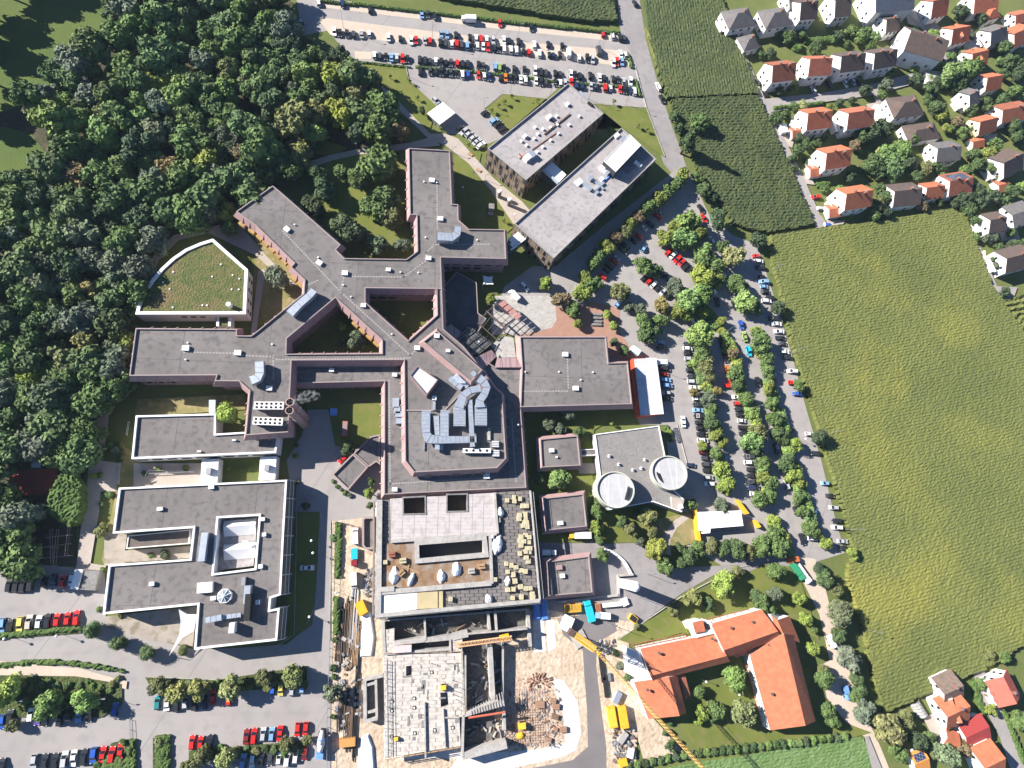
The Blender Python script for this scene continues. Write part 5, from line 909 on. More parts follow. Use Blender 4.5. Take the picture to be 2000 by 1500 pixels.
for px, py in ((843, 1313), (809, 1364), (809, 1382), (765, 1370), (765, 1388), (810, 1432), (849, 1426), (765, 1438), (884, 1421)): x, y = W(px, py, 4.2); b.box(x, y, 4.2, 1.1, 1.1, .06, 0, 1); b.box(x, y, 4.26, .5, .5, .3)
b.build('column_head', [WHT, BLACK], low)
tk = mat('yellow_machine', (.7, .45, .05), None, rough=.5)
def machine(px, py, z, label, sc_=1):
    t = thing('site_machine', label, 'machine', (*W(px, py, z), z)); x, y = t.location.xy; b = MB(); b.box(x, y, z + .3, 2 * sc_, 1.4 * sc_, .9 * sc_, .1); b.box(x + .3 * sc_, y, z + 1.2 * sc_, 1 * sc_, 1.1 * sc_, .5 * sc_, .1); b.build('body', tk, t); b = MB()
    for s in (-1, 1): b.tube((x - .6 * sc_, y + s * .7 * sc_, z + .35), (x + .6 * sc_, y + s * .75 * sc_, z + .35), .35 * sc_, .35 * sc_, 7)
    b.build('track', BLACK, t)
machine(866, 1342, 4.2, 'small yellow compressor standing on the pale slab beside the double stair opening')
machine(774, 1442, 4.2, 'tiny orange-brown machine near the south end of the pale slab', .7)
b = MB()
for p, q in (((752, 1484), (900, 1459)), ((903, 1274), (908, 1396)), ((749, 1276), (903, 1272))):
    b = MB(); a, c = Vector(W(*p, 4.6)), Vector(W(*q, 4.6)); u = c - a; n = int(u.length / 2.4)
    for i in range(n): t = a + u * ((i + .5) / n); b.box(t.x, t.y, 4.25, 2.1, .12, .35, math.atan2(u.y, u.x) + .01); b.box(t.x, t.y, 4.9, 2.3, .12, .18, math.atan2(u.y, u.x))
    b.build('edge_board', WOOD, low)
for i in range(34):
    x, y = W(R.uniform(762, 900), R.uniform(1285, 1450), 4.2); b = MB(); b.box(x, y, 4.21, R.uniform(.8, 3.2), R.uniform(.15, 1.4), .08, R.choice((0, 1.57, .05))); b.build('loose_sheet', [CONCD], low)
# rebar mats, formwork sheets in the pit, concrete blocks
b = MB()
for j in range(14):
    b.tube((*W(990, 1390 + j * 5, .5), .5), (*W(1062, 1385 + j * 5, .5), .5), .05, .05, 4)
for j in range(16): b.tube((*W(992 + j * 5, 1345, .6), .6), (*W(994 + j * 5, 1458, .6), .6), .05, .05, 4)
tag(b.build('rebar_mat', mat('rusty_steel', (.3, .18, .12), None, rough=.8), loc=(*W(1030, 1400), .1)), 'rusty reinforcement mat spread over the foundation pit floor', 'rebar')
RUST = MATS['rusty_steel']
for i, (px, py, s, l) in enumerate(((1055, 1376, 3, 'rusty formwork box, left one in the foundation pit'), (1080, 1369, 2.2, 'rusty formwork box, topmost at the white concrete bank'), (1086, 1380, 2.4, 'rusty formwork box against the white concrete bank'), (1084, 1400, 2.4, 'pale brown formwork stack below the rusty boxes'), (1085, 1424, 1.6, 'upright dark rusty panel near the pit bottom'), (1100, 1425, 2.4, 'flat rust-red plate lying on the white concrete'), (1071, 1445, 2, 'dark rusty panel at the pit bottom'))):
    x, y = W(px, py, .8); b = MB(); b.box(x, y, .1, s, s * .7, 1, R.uniform(-.4, .3)); b.box(x, y, 1.1, s * .8, .15, .12, 0); tag(b.build('formwork_box', RUST if i != 3 else WOODD, loc=(x, y, .1)), l, 'formwork', 'rusty formwork pieces in the foundation pit')
b = MB(); rr = random.Random(3); cx, cy = W(1047, 1330)
for i in range(70): a = rr.uniform(0, 6.28); r = rr.uniform(.5, 4.6); b.box(cx + r * math.cos(a) * 1.3, cy + r * math.sin(a) * .6, .1, rr.uniform(.3, 1.3), rr.uniform(.15, .4), rr.uniform(.2, .7), a)
tag(b.build('brick_rubble', mat('red_rubble', (.3, .17, .12), (.24, .13, .09), .9, .9), loc=(cx, cy, .1)), 'heap of reddish rubble at the north rim of the foundation pit', 'rubble')
machine(1019, 1416, .2, 'small yellow mini digger at the west side of the foundation pit', 1.3)
blob(1017, 1437, .2, 3, 2.4, .9, 0, 'sand_bin', 'orange skip-shaped sand bin below the mini digger', 'bin', YELP)
# timber and scaffold stores along the west fence
for k, (px, py, n, L, lab) in enumerate(((672, 1230, 7, 16, 'stack of long dark scaffold tubes lying north-south, leftmost of the upper stacks'), (682, 1225, 6, 18, 'stack of long brown timbers lying north-south, middle of the upper stacks'), (692, 1210, 6, 20, 'longest stack of scaffold tubes beside the white sheet'), (663, 1260, 5, 13, 'low tube stack beside the hedge near the road corner'), (696, 1260, 5, 12, 'brown plank stack above the orange container lid'), (672, 1385, 8, 12, 'tube stack beside the pale willow'), (682, 1415, 7, 14, 'brown timber stack in the southern store yard'), (697, 1400, 3, 24, 'long dark beam pile running beside the excavated trench'), (698, 1340, 3, 18, 'dark beam pile west of the concrete pit box'))):
    b = MB(); x, y = W(px, py, .5)
    for i in range(n):
        for j in range(2): b.tube((x + (i - n / 2) * .45 + R.uniform(-.1, .1), y - L / 2 + R.uniform(-1.4, 1.4), .25 + .3 * j), (x + (i - n / 2) * .45 + R.uniform(-.3, .3), y + L / 2 + R.uniform(-1.4, 1.4), .25 + .3 * j), .13, .13, 5)
    tag(b.build('timber_stack', (BLACK, WOODD, STEEL, WOODD, WOOD)[k % 5] if k not in (7, 8) else BLACK, loc=(x, y, 0)), lab, 'building material', 'material stacks along the west side of the building site')
b = MB()
for i in range(130):
    px, py = R.uniform(655, 705), R.choice((R.uniform(1330, 1400), R.uniform(1290, 1460), R.uniform(1215, 1290))); x, y = W(px, py, .4); b.box(x, y, 0, R.uniform(.4, 1.8), R.uniform(.3, 1.2), R.uniform(.2, .9), R.uniform(0, 3), R.randrange(3))
for i in range(110):
    px, py = R.uniform(712, 736), R.uniform(1110, 1170); x, y = W(px, py, .4); b.box(x, y, 0, R.uniform(.4, 1.4), R.uniform(.3, .9), R.uniform(.2, .9), R.uniform(0, 3), R.randrange(3))
for i in range(240):
    px, py = R.uniform(985, 1095), R.uniform(1345, 1460); x, y = W(px, py, .4); b.box(x, y, .1, R.uniform(.3, 2.2), R.uniform(.12, .5), R.uniform(.1, .5), R.uniform(0, 3), R.randrange(3))
for i in range(110):
    px, py = R.choice(((R.uniform(910, 980), R.uniform(1290, 1370)), (R.uniform(910, 982), R.uniform(1405, 1450)), (R.uniform(790, 945), R.uniform(1213, 1240)))); x, y = W(px, py, .6); b.box(x, y, .3, R.uniform(.4, 3.2), R.uniform(.12, .7), R.uniform(.3, 1.2), R.uniform(0, 3), R.randrange(3))
for i in range(150):
    px, py = R.uniform(1198, 1240), R.uniform(1425, 1490); x, y = W(px, py, .6); b.box(x, y, 0, R.uniform(.4, 1.6), R.uniform(.3, 1.0), R.uniform(.2, 1.0), R.uniform(0, 3), R.randrange(3))
for i in range(70):
    px, py = R.uniform(1163, 1200), R.uniform(1250, 1275); x, y = W(px, py, .6); b.box(x, y, 0, R.uniform(.4, 1.5), R.uniform(.2, .7), R.uniform(.2, 1.0), R.uniform(0, 3), R.randrange(3))
tag(b.build('site_debris', [CONC, WOODD, STEEL]), 'scattered boards, rubble and scrap on the building site', kind='stuff')
for i, (px, lab, m) in enumerate((([(709, 1202), (720, 1198), (723, 1205), (728, 1245), (724, 1280), (706, 1281), (708, 1240)], 'long white sheet covering the trench edge beside the upper stacks', PLAST), ([(706, 1445), (718, 1438), (726, 1460), (730, 1520), (700, 1520), (702, 1480)], 'pale blue sheet covering the trench edge at the bottom of the site', mat('blue_sheeting', (.5, .6, .8), (.6, .68, .84), .5, .5, bump=.3)), ([(1044, 1175), (1052, 1172), (1055, 1208), (1043, 1210)], 'blue tarpaulin hanging at the scaffold corner, left strip', BLUEP), ([(1060, 1170), (1066, 1170), (1070, 1208), (1060, 1210)], 'blue tarpaulin hanging at the scaffold corner, right strip', BLUEP))):
    b = MB(); P = WP(px, 1); b.wall(P, 0, 1, 0, True, off(P, .6)); b.poly(P, 1); tag(b.build('tarpaulin', m, loc=(*W(*px[0]), 0)), lab, 'tarpaulin')
def cont(name, label, px, py, L, Wd, H, rot, m, cat='skip', parts=()):
    t = thing(name, label, cat, (*W(px, py, H / 2), 0)); x, y = t.location.xy; b = MB(); b.box(x, y, 0, L, Wd, H, math.radians(rot), taper=1.0); b.build('body', m, t)
    b = MB(); b.box(x, y, H + .005, L * .9, Wd * .85, .02, math.radians(rot)); b.build('lid', parts[0] if parts else m, t)
    b = MB(); c_, s_ = math.cos(math.radians(rot)), math.sin(math.radians(rot))
    for i in range(6): k = (i - 2.5) / 6 * L; 
    for i in range(6):
        k = (i - 2.5) / 6 * L
        for s in (-1, 1): b.box(x + c_ * k - s_ * s * Wd / 2, y + s_ * k + c_ * s * Wd / 2, .1, .12, .14, H - .15, math.radians(rot))
    b.build('rib', m, t); return t
cont('container', 'yellow container tilted in the sand at the top of the store yard', 706, 1187, 3, 4.4, 2.4, 28, YELP, 'container')
cont('container', 'wide rusty-orange open lid of a container at the south end of the store yard', 679, 1449, 5, 2.4, 2, 3, mat('rust_orange_sheet', (.5, .25, .08), None), 'container')
cont('skip', 'long yellow skip below the southern pink pavilion', 1118, 1188, 6, 2.6, 1.8, 3, YELP, parts=(mat('skip_fill', (.55, .3, .03), (.3, .17, .04), .5, .8),))
cont('skip', 'small skip full of reddish planks beside the turquoise truck', 1167, 1187, 2, 3, 1.4, 5, WOOD, parts=(ORGD,))
cont('skip', 'yellow skip standing alone at the kerb beside the grass', 1236, 1208, 3, 2.2, 1.6, -35, YELP, parts=(BLACK,))
cont('container', 'large white site container box right of the concrete ramp', 1107, 1217, 3.6, 5, 2.6, -25, WHT, 'container')
cont('container', 'black pipe and grating stack beside the site road, upper', 1176, 1305, 1.6, 9, .8, 6, BLACK, 'building material'); cont('container', 'black pipe and grating stack beside the site road, lower', 1183, 1340, 1.6, 7, .8, 6, BLACK, 'building material')
cont('container', 'small grey box on the sand beside the black stacks', 1190, 1322, 1, 2.4, 1, 6, STEEL, 'box')
cont('container', 'grey steel frame stack at the corner of the school', 1205, 1362, 4, 2, 1.6, 60, ZINC, 'building material')
cont('container', 'yellow container, left of the two side by side on the sand', 1195, 1400, 2.6, 6.4, 2.2, 8, YELP, 'container', (MATS['yellow_machine'], )); cont('container', 'yellow container, right of the two side by side on the sand', 1216, 1400, 2.8, 6.8, 2.4, 8, YELP, 'container')
cont('container', 'yellow box at the bottom of the store area beside the site road', 1216, 1489, 3, 2.2, 1.6, 12, YELP, 'container')
cont('container', 'grey machine crate below the yellow containers', 1216, 1440, 4, 2, 1.5, 50, CONC, 'crate'); cont('container', 'white wrapped crate in the lower store area', 1231, 1470, 3, 2, 1.5, 75, WHT, 'crate')
cont('container', 'white boxes stack at the foot of the tall tank, row left of the yellow bag', 1195, 1181, 7, 1.3, 1.4, 4, WHT, 'crate'); cont('container', 'pale sacks pile with a yellow sack at the end of the white boxes', 1220, 1176, 2.4, 2.4, 1.2, 20, PLAST, 'sacks')
cont('container', 'blue-topped cabin between the hospital wall and the grass court', 652, 805, 2.2, 2.4, 2.5, 0, BLUEP, 'cabin', (BLUEP,))
cont('container', 'pinkish-brown garden shelter roof on the grass court', 674, 838, 1.8, 5.4, 2.4, 0, mat('rust_tiles', (.4, .14, .08)), 'shelter', (PINKW,))
cont('container', 'white flatbed box beside the pink pump house', 740, 993, 2.2, 5.2, 2, 0, WHT, 'container')
cont('container', 'white container at the right end of the shady car row', 153.5, 1131, 2.4, 6, 2.6, -4, WHT, 'container'); cont('container', 'flat grey container roof left of the clinic', 180, 1133, 4.4, 6, 2.4, -4, CONCD, 'container')
cont('container', 'pale turquoise kiosk roof north of the orange-based container building', 1240, 686, 4, 2.6, 2.6, -35, mat('pale_turquoise', (.5, .7, .7), None), 'kiosk')
# tall white tank on its side beam: vertical silo
t = thing('silo', 'tall white cylindrical tank standing at the fence beside the service road', 'tank', (*W(1212, 1139), 0)); x, y = t.location.xy
b = MB(); b.tube((x, y, 1.2), (x, y, 16), 1.75, 1.75, 20); b.tube((x, y, 16), (x, y, 16.6), 1.75, .9, 20); b.build('tank', WHT, t); b = MB()
for i in range(4): a = i * 1.57 + .7; b.tube((x + 1.5 * math.cos(a), y + 1.5 * math.sin(a), 0), (x + 1.5 * math.cos(a), y + 1.5 * math.sin(a), 1.4), .15, .15, 5)
b.build('leg', STEEL, t)
# tower crane over the site
cr = thing('tower_crane', 'yellow tower crane with a long lattice jib reaching out over the school and the field', 'crane', (*W(1163, 1268, 21), 0)); x, y = cr.location.xy
def lattice(mb, a, c, wd, n, r=.09, tri=False):
    a, c = Vector(a), Vector(c); u = (c - a).normalized(); s = u.cross(Vector((0, 0, 1)))
    s = s.normalized() if s.length > .1 else Vector((1, 0, 0)); t_ = s.cross(u).normalized()
    cs = [s * wd / 2 - t_ * wd / 2, -s * wd / 2 - t_ * wd / 2, t_ * wd / 2] if tri else [s * wd / 2 + t_ * wd / 2, -s * wd / 2 + t_ * wd / 2, -s * wd / 2 - t_ * wd / 2, s * wd / 2 - t_ * wd / 2]
    for k in cs: mb.tube(a + k, c + k, r * 1.5, r * 1.5, 4)
    for i in range(n):
        p, q = a.lerp(c, i / n), a.lerp(c, (i + 1) / n); m_ = (p + q) / 2
        for j in range(len(cs)): k0, k1 = cs[j], cs[(j + 1) % len(cs)]; mb.tube(p + k0, m_ + k1, r, r, 3, caps=False); mb.tube(m_ + k1, q + k0, r, r, 3, caps=False)
CY = mat('crane_yellow', (.6, .36, .1), None, rough=.5)
b = MB(); lattice(b, (x, y, .6), (x, y, 20.5), 1.7, 12, .1); b.build('mast', CY, cr)
b = MB(); b.box(x, y, 0, 5, 5, .7, .5); b.build('base', CONC, cr)
e = Vector((*W(1400, 1530, 21), 21)); top = Vector((x, y, 21)); dj = (e - top).normalized()
b = MB(); lattice(b, top, top + dj * 62, 1.05, 44, .055, True); b.build('jib', CY, cr)
ce = Vector((*W(1120, 1238, 21), 21)); dc = (ce - top).normalized(); L = (ce - top).length
b = MB(); m_ = top + dc * L / 2; b.box(m_.x, m_.y, 20.9, L, 1.7, .35, math.atan2(dc.y, dc.x)); b.build('counter_jib', mat('crane_deck', (.75, .45, .1), (.62, .33, .04), 1.4, .5), cr)
b = MB()
for s in (-1, 1): n_ = Vector((-dc.y, dc.x, 0)) * s * .95; b.tube(top + n_ + Vector((0, 0, 1)), ce + n_ + Vector((0, 0, 1)), .07, .07, 4); b.tube(top + n_, ce + n_, .12, .12, 4)
b.build('hand_rail', CY, cr)
b = MB(); q = ce + dc * .6; b.box(q.x, q.y, 18.6, 1.8, 2.2, 2.9, math.atan2(dc.y, dc.x)); b.build('counterweight', mat('dark_brown_block', (.1, .06, .05), None), cr)
b = MB(); b.box(x + 1, y - .9, 19.6, 1.4, 1.3, 1.8, .8); b.build('cab', YELP, cr); b = MB(); b.tube(top, top + Vector((0, 0, 4)), .25, .15, 5)
b.tube(top + Vector((0, 0, 4)), top + dj * 40 + Vector((0, 0, .8)), .05, .05, 4); b.tube(top + Vector((0, 0, 4)), ce + Vector((0, 0, .3)), .05, .05, 4); b.build('tie_bar', STEEL, cr)
# second boom: the concrete pump arm lying over the beams
t = thing('concrete_boom', 'folded orange-and-white boom resting above the dark basement bays', 'boom', (*W(925, 1255), 0)); b = MB(); lattice(b, (*W(888, 1261, 6), 6), (*W(1000, 1246, 6), 6), 1.2, 16, .09); b.build('boom', mat('pale_orange_metal', (.6, .36, .2), None), t); b = MB(); b.box(*W(985, 1245, 5), 4.6, 3.2, 2, 1.0, .2); b.build('pump', YELP, t)
b = MB(); b.tube((*W(985, 1245, 5), 0), (*W(985, 1245, 5), 4.7), .5, .5, 6); b.build('stand', STEEL, t)
t = thing('scaffold', 'slanting rack of pale formwork beams with a red edge east of the shell', 'scaffold', (*W(945, 1385), 0)); b = MB()
for i in range(14): b.box(*W(915 + 5.2 * i, 1393 - 1.6 * i - .5 * i, 6), 5.6, .3, 1.6 + .35 * i * .6, .25, .2)
b.build('beam', CONC, t); b = MB(); b.tube((*W(915, 1402, 5.6), 5.6), (*W(987, 1391, 5.6), 5.6), .35, .35, 6); b.build('edge_rail', mat('red_rail', (.5, .12, .07), None), t)
b = MB(); [b.tube((*W(p, q_, 5), 0), (*W(p, q_, 5), 5.6), .15, .15, 5) for p, q_ in ((920, 1400), (950, 1396), (985, 1391), (985, 1375))]; b.build('post', STEEL, t)
# ---------------------------------------------------------------- maize fields: rows of waving crop tops as real relief
def field(name, label, px, rows_px, m, hgt=2.1, row=.85, along=1.0, amp=.38, rowamp=.22, holes=(), sd=1):
    """raised crop canopy inside the traced outline; rows run along the line rows_px"""
    P = [Vector(p) for p in WP(px, 0)]; a, c = Vector(W(*rows_px[0])), Vector(W(*rows_px[1])); u = (c - a).normalized(); v = Vector((-u.y, u.x))
    S = [(p.dot(u), p.dot(v)) for p in P]; x0, x1 = min(s[0] for s in S), max(s[0] for s in S); y0, y1 = min(s[1] for s in S), max(s[1] for s in S)
    nx, ny = int((x1 - x0) / along), int((y1 - y0) / row); rr = random.Random(sd); n = len(S)
    idx = {}; V = []; F = []; off_ = {}
    def vert(i, j):
        k = (i, j)
        if k not in idx:
            s, t = x0 + i * along, y0 + j * row; s2, t2 = s + rr.uniform(-.35, .35) * along, t + rr.uniform(-.3, .3) * row
            z = hgt + rr.uniform(-amp, amp) + (rowamp if j % 2 else -rowamp); idx[k] = len(V); w_ = u * s2 + v * t2; V.append((w_.x, w_.y, z))
        return idx[k]
    inside = set()
    for j in range(ny):
        t = y0 + (j + .5) * row; xs = []
        for q in range(n):
            (ax, ay), (bx, by) = S[q], S[(q + 1) % n]
            if (ay > t) != (by > t): xs.append(ax + (t - ay) / (by - ay) * (bx - ax))
        xs.sort()
        for q in range(0, len(xs) - 1, 2):
            for i in range(int((xs[q] - x0) / along + rr.uniform(0, .9)), int((xs[q + 1] - x0) / along - rr.uniform(0, .9))): inside.add((i, j))
    for i, j in inside: F.append((vert(i, j), vert(i + 1, j), vert(i + 1, j + 1), vert(i, j + 1)))
    base = {}
    def gv(k):
        if k not in base: p = V[idx[k]]; base[k] = len(V); V.append((p[0], p[1], 0))
        return base[k]
    for i, j in inside:
        for (di, dj), (p, q) in (((0, -1), ((i, j), (i + 1, j))), ((1, 0), ((i + 1, j), (i + 1, j + 1))), ((0, 1), ((i + 1, j + 1), (i, j + 1))), ((-1, 0), ((i, j + 1), (i, j)))):
            if (i + di, j + dj) not in inside: F.append((gv(p), gv(q), idx[q], idx[p]))
    me = bpy.data.meshes.new(name); me.from_pydata(V, [], F); me.materials.append(m); me.update()
    o = bpy.data.objects.new(name, me); C.objects.link(o); o['label'] = label; o['kind'] = 'stuff'; o['category'] = 'crop field'; return o
CORN = mat('maize_tops', (.105, .122, .034), (.135, .147, .04), .02, .8, c3=(.2, .195, .042), scale2=.018, f3=.9)
CORN2 = mat('maize_tops_dark', (.046, .064, .022), (.06, .078, .027), .06, .8, c3=(.082, .094, .03), scale2=.1, f3=.5)
CORN3 = mat('young_green_crop', (.10, .17, .05), (.13, .2, .07), .08, .85, c3=(.16, .23, .1), scale2=.4, f3=.4)
YROW = mat('yellowing_maize_edge', (.14, .145, .04), (.10, .12, .035), .3, .85)
field('maize_field', 'large yellow-green maize field filling the right side beside the car park', [(1500, 464), (1592, 449), (1702, 436), (1800, 420), (1852, 410), (1884, 425), (1900, 470), (1935, 560), (1990, 640), (2075, 760), (2075, 1215), (1995, 1255), (1925, 1300), (1725, 1388), (1706, 1340), (1680, 1230), (1650, 1120), (1662, 1075), (1640, 985), (1612, 895), (1578, 780), (1540, 660), (1530, 600), (1505, 520)], ((1500, 464), (1852, 412)), CORN, row=.62, along=.9, amp=.14, rowamp=.07)
field('maize_field', 'upper dark green maize field between the access road and the hamlet path', [(1246, -60), (1383, -60), (1479, 188), (1302, 195), (1282, 140), (1262, 60)], ((1262, 60), (1246, -60)), CORN2, row=.7, along=.85, amp=.24, rowamp=.08, sd=2)
field('maize_field', 'middle maize field below the dark gap line, left of the hamlet path', [(1308, 199), (1480, 191), (1590, 441), (1500, 457), (1465, 452), (1430, 440), (1398, 390), (1358, 330), (1330, 260)], ((1450, 400), (1590, 395)), CORN2, row=.75, along=.85, amp=.22, rowamp=.12, sd=3)
field('maize_field', 'maize field at the top edge above the gravel car park', [(815, -60), (1188, -60), (1206, 46), (1150, 46), (1000, 24), (850, -2)], ((850, -2), (1206, 46)), CORN2, row=.8, along=.9, amp=.25, rowamp=.1, sd=4)
field('maize_field', 'small striped maize patch at the right edge below the curved lane', [(1952, 588), (2080, 560), (2080, 700), (2000, 640)], ((1952, 588), (2080, 560)), CORN, row=1.3, along=1.4, rowamp=.45, sd=5)
field('crop_field', 'low blue-green young crop field at the bottom edge below the school', [(1255, 1560), (1262, 1508), (1390, 1482), (1480, 1470), (1560, 1456), (1670, 1438), (1690, 1440), (1722, 1500), (1740, 1560)], ((1390, 1482), (1670, 1438)), CORN3, hgt=.5, row=.55, along=.9, amp=.12, rowamp=.05, sd=6)
for i, (px, r_, l) in enumerate((([(1258, 60), (1266, 58), (1318, 192), (1305, 194), (1285, 145)], ((1262, 60), (1312, 190)), 'yellowing maize rows along the access road side of the upper field'), ([(1510, 520), (1518, 520), (1545, 600), (1590, 760), (1625, 880), (1654, 1000), (1664, 1040), (1656, 1040), (1640, 985), (1578, 780), (1540, 660)], ((1515, 540), (1650, 1000)), 'yellowing maize rows along the car park edge of the big field'))):
    field('maize_edge_rows', l, px, r_, YROW, hgt=1.9, row=.7, along=.7, amp=.3, rowamp=.15, sd=9 + i)

# ---------------------------------------------------------------- trees
def crown_mesh(seed, lobes=13, leaves=1500, spread=.62, lr=(.24, .42), leaf=.085, flat_=.8, cone=0.0):
    """unit crown (radius 1, centred): lumpy lobes covered in leaf-sized faces"""
    rr = random.Random(seed); b = MB(); L = []
    for i in range(lobes):
        a = rr.uniform(0, 6.28); z = rr.uniform(-.55, .8); k = math.sqrt(max(.05, 1 - z * z)) * (1 - cone * (z + .6) / 1.4)
        r = rr.uniform(.35, 1) ** .6 * spread * k; L.append((Vector((math.cos(a) * r, math.sin(a) * r, z * flat_ * .7)), rr.uniform(*lr) * (1 - cone * .4 * (z + .5))))
    L.append((Vector((0, 0, 0)), .5 if not cone else .4)); L.append((Vector((0, 0, .42 * flat_ + cone * .6)), .34 if not cone else .2))
    for c_, r in L:      # soft irregular body of each lobe
        n, k = 7, 4; o = len(b.v); V = [tuple(c_ + Vector((0, 0, r * .8)))]
        for j in range(1, k):
            ph = math.pi * j / k
            for i in range(n): t = 2 * math.pi * (i + .5 * (j % 2)) / n; q = r * rr.uniform(.68, .95); V.append(tuple(c_ + Vector((math.sin(ph) * math.cos(t), math.sin(ph) * math.sin(t), math.cos(ph) * .9)) * q))
        V.append(tuple(c_ - Vector((0, 0, r * .8)))); F = [(0, 1 + i, 1 + (i + 1) % n) for i in range(n)]
        for j in range(k - 2): F += [(1 + j * n + i, 1 + (j + 1) * n + i, 1 + (j + 1) * n + (i + 1) % n, 1 + j * n + (i + 1) % n) for i in range(n)]
        e = len(V) - 1; F += [(e, e - n + (i + 1) % n, e - n + i) for i in range(n)]; b.add(V, F, 0)
    tot = sum(r * r for _, r in L)
    for c_, r in L:
        for i in range(int(leaves * r * r / tot)):
            z = rr.uniform(-.55, 1); t = rr.uniform(0, 6.28); k = math.sqrt(1 - z * z); d = Vector((k * math.cos(t), k * math.sin(t), z)); p = c_ + d * r * rr.uniform(.8, 1.14)
            if any((p - c2).length < r2 * .7 for c2, r2 in L): continue
            nrm = (d + Vector((rr.uniform(-.8, .8), rr.uniform(-.8, .8), rr.uniform(-.5, .8)))).normalized(); s = nrm.orthogonal().normalized(); s.rotate(Matrix.Rotation(rr.uniform(0, 6.28), 3, nrm)); q = nrm.cross(s)
            w_ = leaf * rr.uniform(.6, 1.35); l_ = w_ * rr.uniform(.7, 1.1)
            b.add([p - s * w_ - q * l_ * .4, p - q * l_, p + s * w_ + q * l_ * .4, p + q * l_], [(0, 1, 2, 3)], 0)
    return b.mesh('crown', LEAF)
CROWNS = [crown_mesh(i + 1, lobes=(11, 14, 17)[i % 3]) for i in range(6)]
LOOSE = [crown_mesh(20 + i, lobes=9, leaves=1100, spread=.75, lr=(.16, .3), leaf=.075) for i in range(3)]
ROUND = [crown_mesh(30 + i, lobes=16, leaves=1700, spread=.5, lr=(.38, .5), leaf=.06) for i in range(2)]
CONE = [crown_mesh(40 + i, lobes=16, leaves=1500, spread=.6, lr=(.2, .34), cone=.75, flat_=1.6) for i in range(2)]
def trunk_mesh(seed):
    rr = random.Random(seed); b = MB(); b.tube((0, 0, 0), (0, 0, .5), .05, .038, 7); b.tube((0, 0, .5), (.02, .01, .85), .038, .02, 6)
    for i in range(5): a = i * 1.3 + rr.uniform(-.3, .3); z = rr.uniform(.35, .6); e = (math.cos(a) * .3, math.sin(a) * .3, z + rr.uniform(.15, .3)); b.tube((0, 0, z), e, .022, .01, 5)
    return b.mesh('trunk', BARK)
TR = [trunk_mesh(i) for i in range(3)]
DK, GN, MG, LM, OL, BR, GY, YG = (.05, .075, .034), (.068, .105, .036), (.095, .145, .042), (.18, .235, .045), (.125, .135, .05), (.15, .115, .06), (.095, .118, .072), (.155, .185, .038)
TCOL = {'d': (DK, 'dark green'), 'g': (GN, 'green'), 'm': (MG, 'mid-green'), 'l': (LM, 'lime green'), 'o': (OL, 'olive'), 'b': (BR, 'brownish'), 'y': (YG, 'yellow-green'), 'w': (GY, 'grey-green'), 'x': ((.18, .15, .05), 'yellow autumn')}
TREES = []
def tree(px, py, rpx, col, label, group=None, hf=1.6, kind='n', cat='tree', name=None):
    """px, py: photo point of the crown centre; rpx: crown radius in photo pixels"""
    TREES.append((px, py, rpx, col, label, group, hf, kind, cat, name))
REST = {}
def make_tree(px, py, rpx, col, label, group, hf, kind, cat, name, rest=False):
    d0 = W(px, py, 4); sc_ = 1 / math.hypot(W(px + 1, py, 4)[0] - d0[0], W(px + 1, py, 4)[1] - d0[1]); r = rpx / sc_
    h = r * hf + 1.0; zc = max(h * .62, r * .75 + .2) if kind != 'bush' else r * .55
    x, y = W(px, py, zc); c_, nm = TCOL[col]
    if group and 'wood' in group: r *= 1.22
    elif group and 'northern wings' in group: r *= 1.35
    elif group and 'parking' in group or group and 'car park' in group: r *= 1.2
    me = {'n': CROWNS, 'l': LOOSE, 'r': ROUND, 'c': CONE, 'bush': CROWNS}[kind]; me = me[R.randrange(len(me))]; s = r * 1.06; a = R.uniform(0, 6.28); v = R.uniform(.85, 1.18)
    S = (s * R.uniform(.93, 1.08), s * R.uniform(.93, 1.08), s * (R.uniform(.85, 1.05) if kind != 'c' else 1.25) * (.75 if kind == 'bush' else 1)); k = zc / .7
    if group and ('parking' in group or 'car park' in group or 'office' in group or 'hamlet' in group): v *= 1.3
    if rest:
        b = REST.setdefault('b', MB()); sl = REST.setdefault('m', {}); mi = sl.setdefault(col, len(sl)); ca, sa = math.cos(a), math.sin(a)
        b.add([(x + ca * q.co.x * S[0] - sa * q.co.y * S[1], y + sa * q.co.x * S[0] + ca * q.co.y * S[1], zc + q.co.z * S[2]) for q in me.vertices], [tuple(f.vertices) for f in me.polygons], mi)
        b.tube((x, y, 0), (x, y, zc), .06 * k, .03 * k, 6, sl.setdefault('bark', len(sl))); return
    t = thing(name or ('tree' if kind != 'bush' else 'bush'), label, cat if kind != 'bush' else 'bush', (x, y, 0), group)
    o = bpy.data.objects.new('crown', me); C.objects.link(o); o.parent = t; o.location = (0, 0, zc); o.rotation_euler = (0, 0, a)
    o.scale = S; o.color = (c_[0] * v * R.uniform(.92, 1.1), c_[1] * v, c_[2] * v * R.uniform(.85, 1.15), 1)
    if kind != 'bush': o = bpy.data.objects.new('trunk', TR[R.randrange(3)]); C.objects.link(o); o.parent = t; o.scale = (k * .9, k * .9, k)
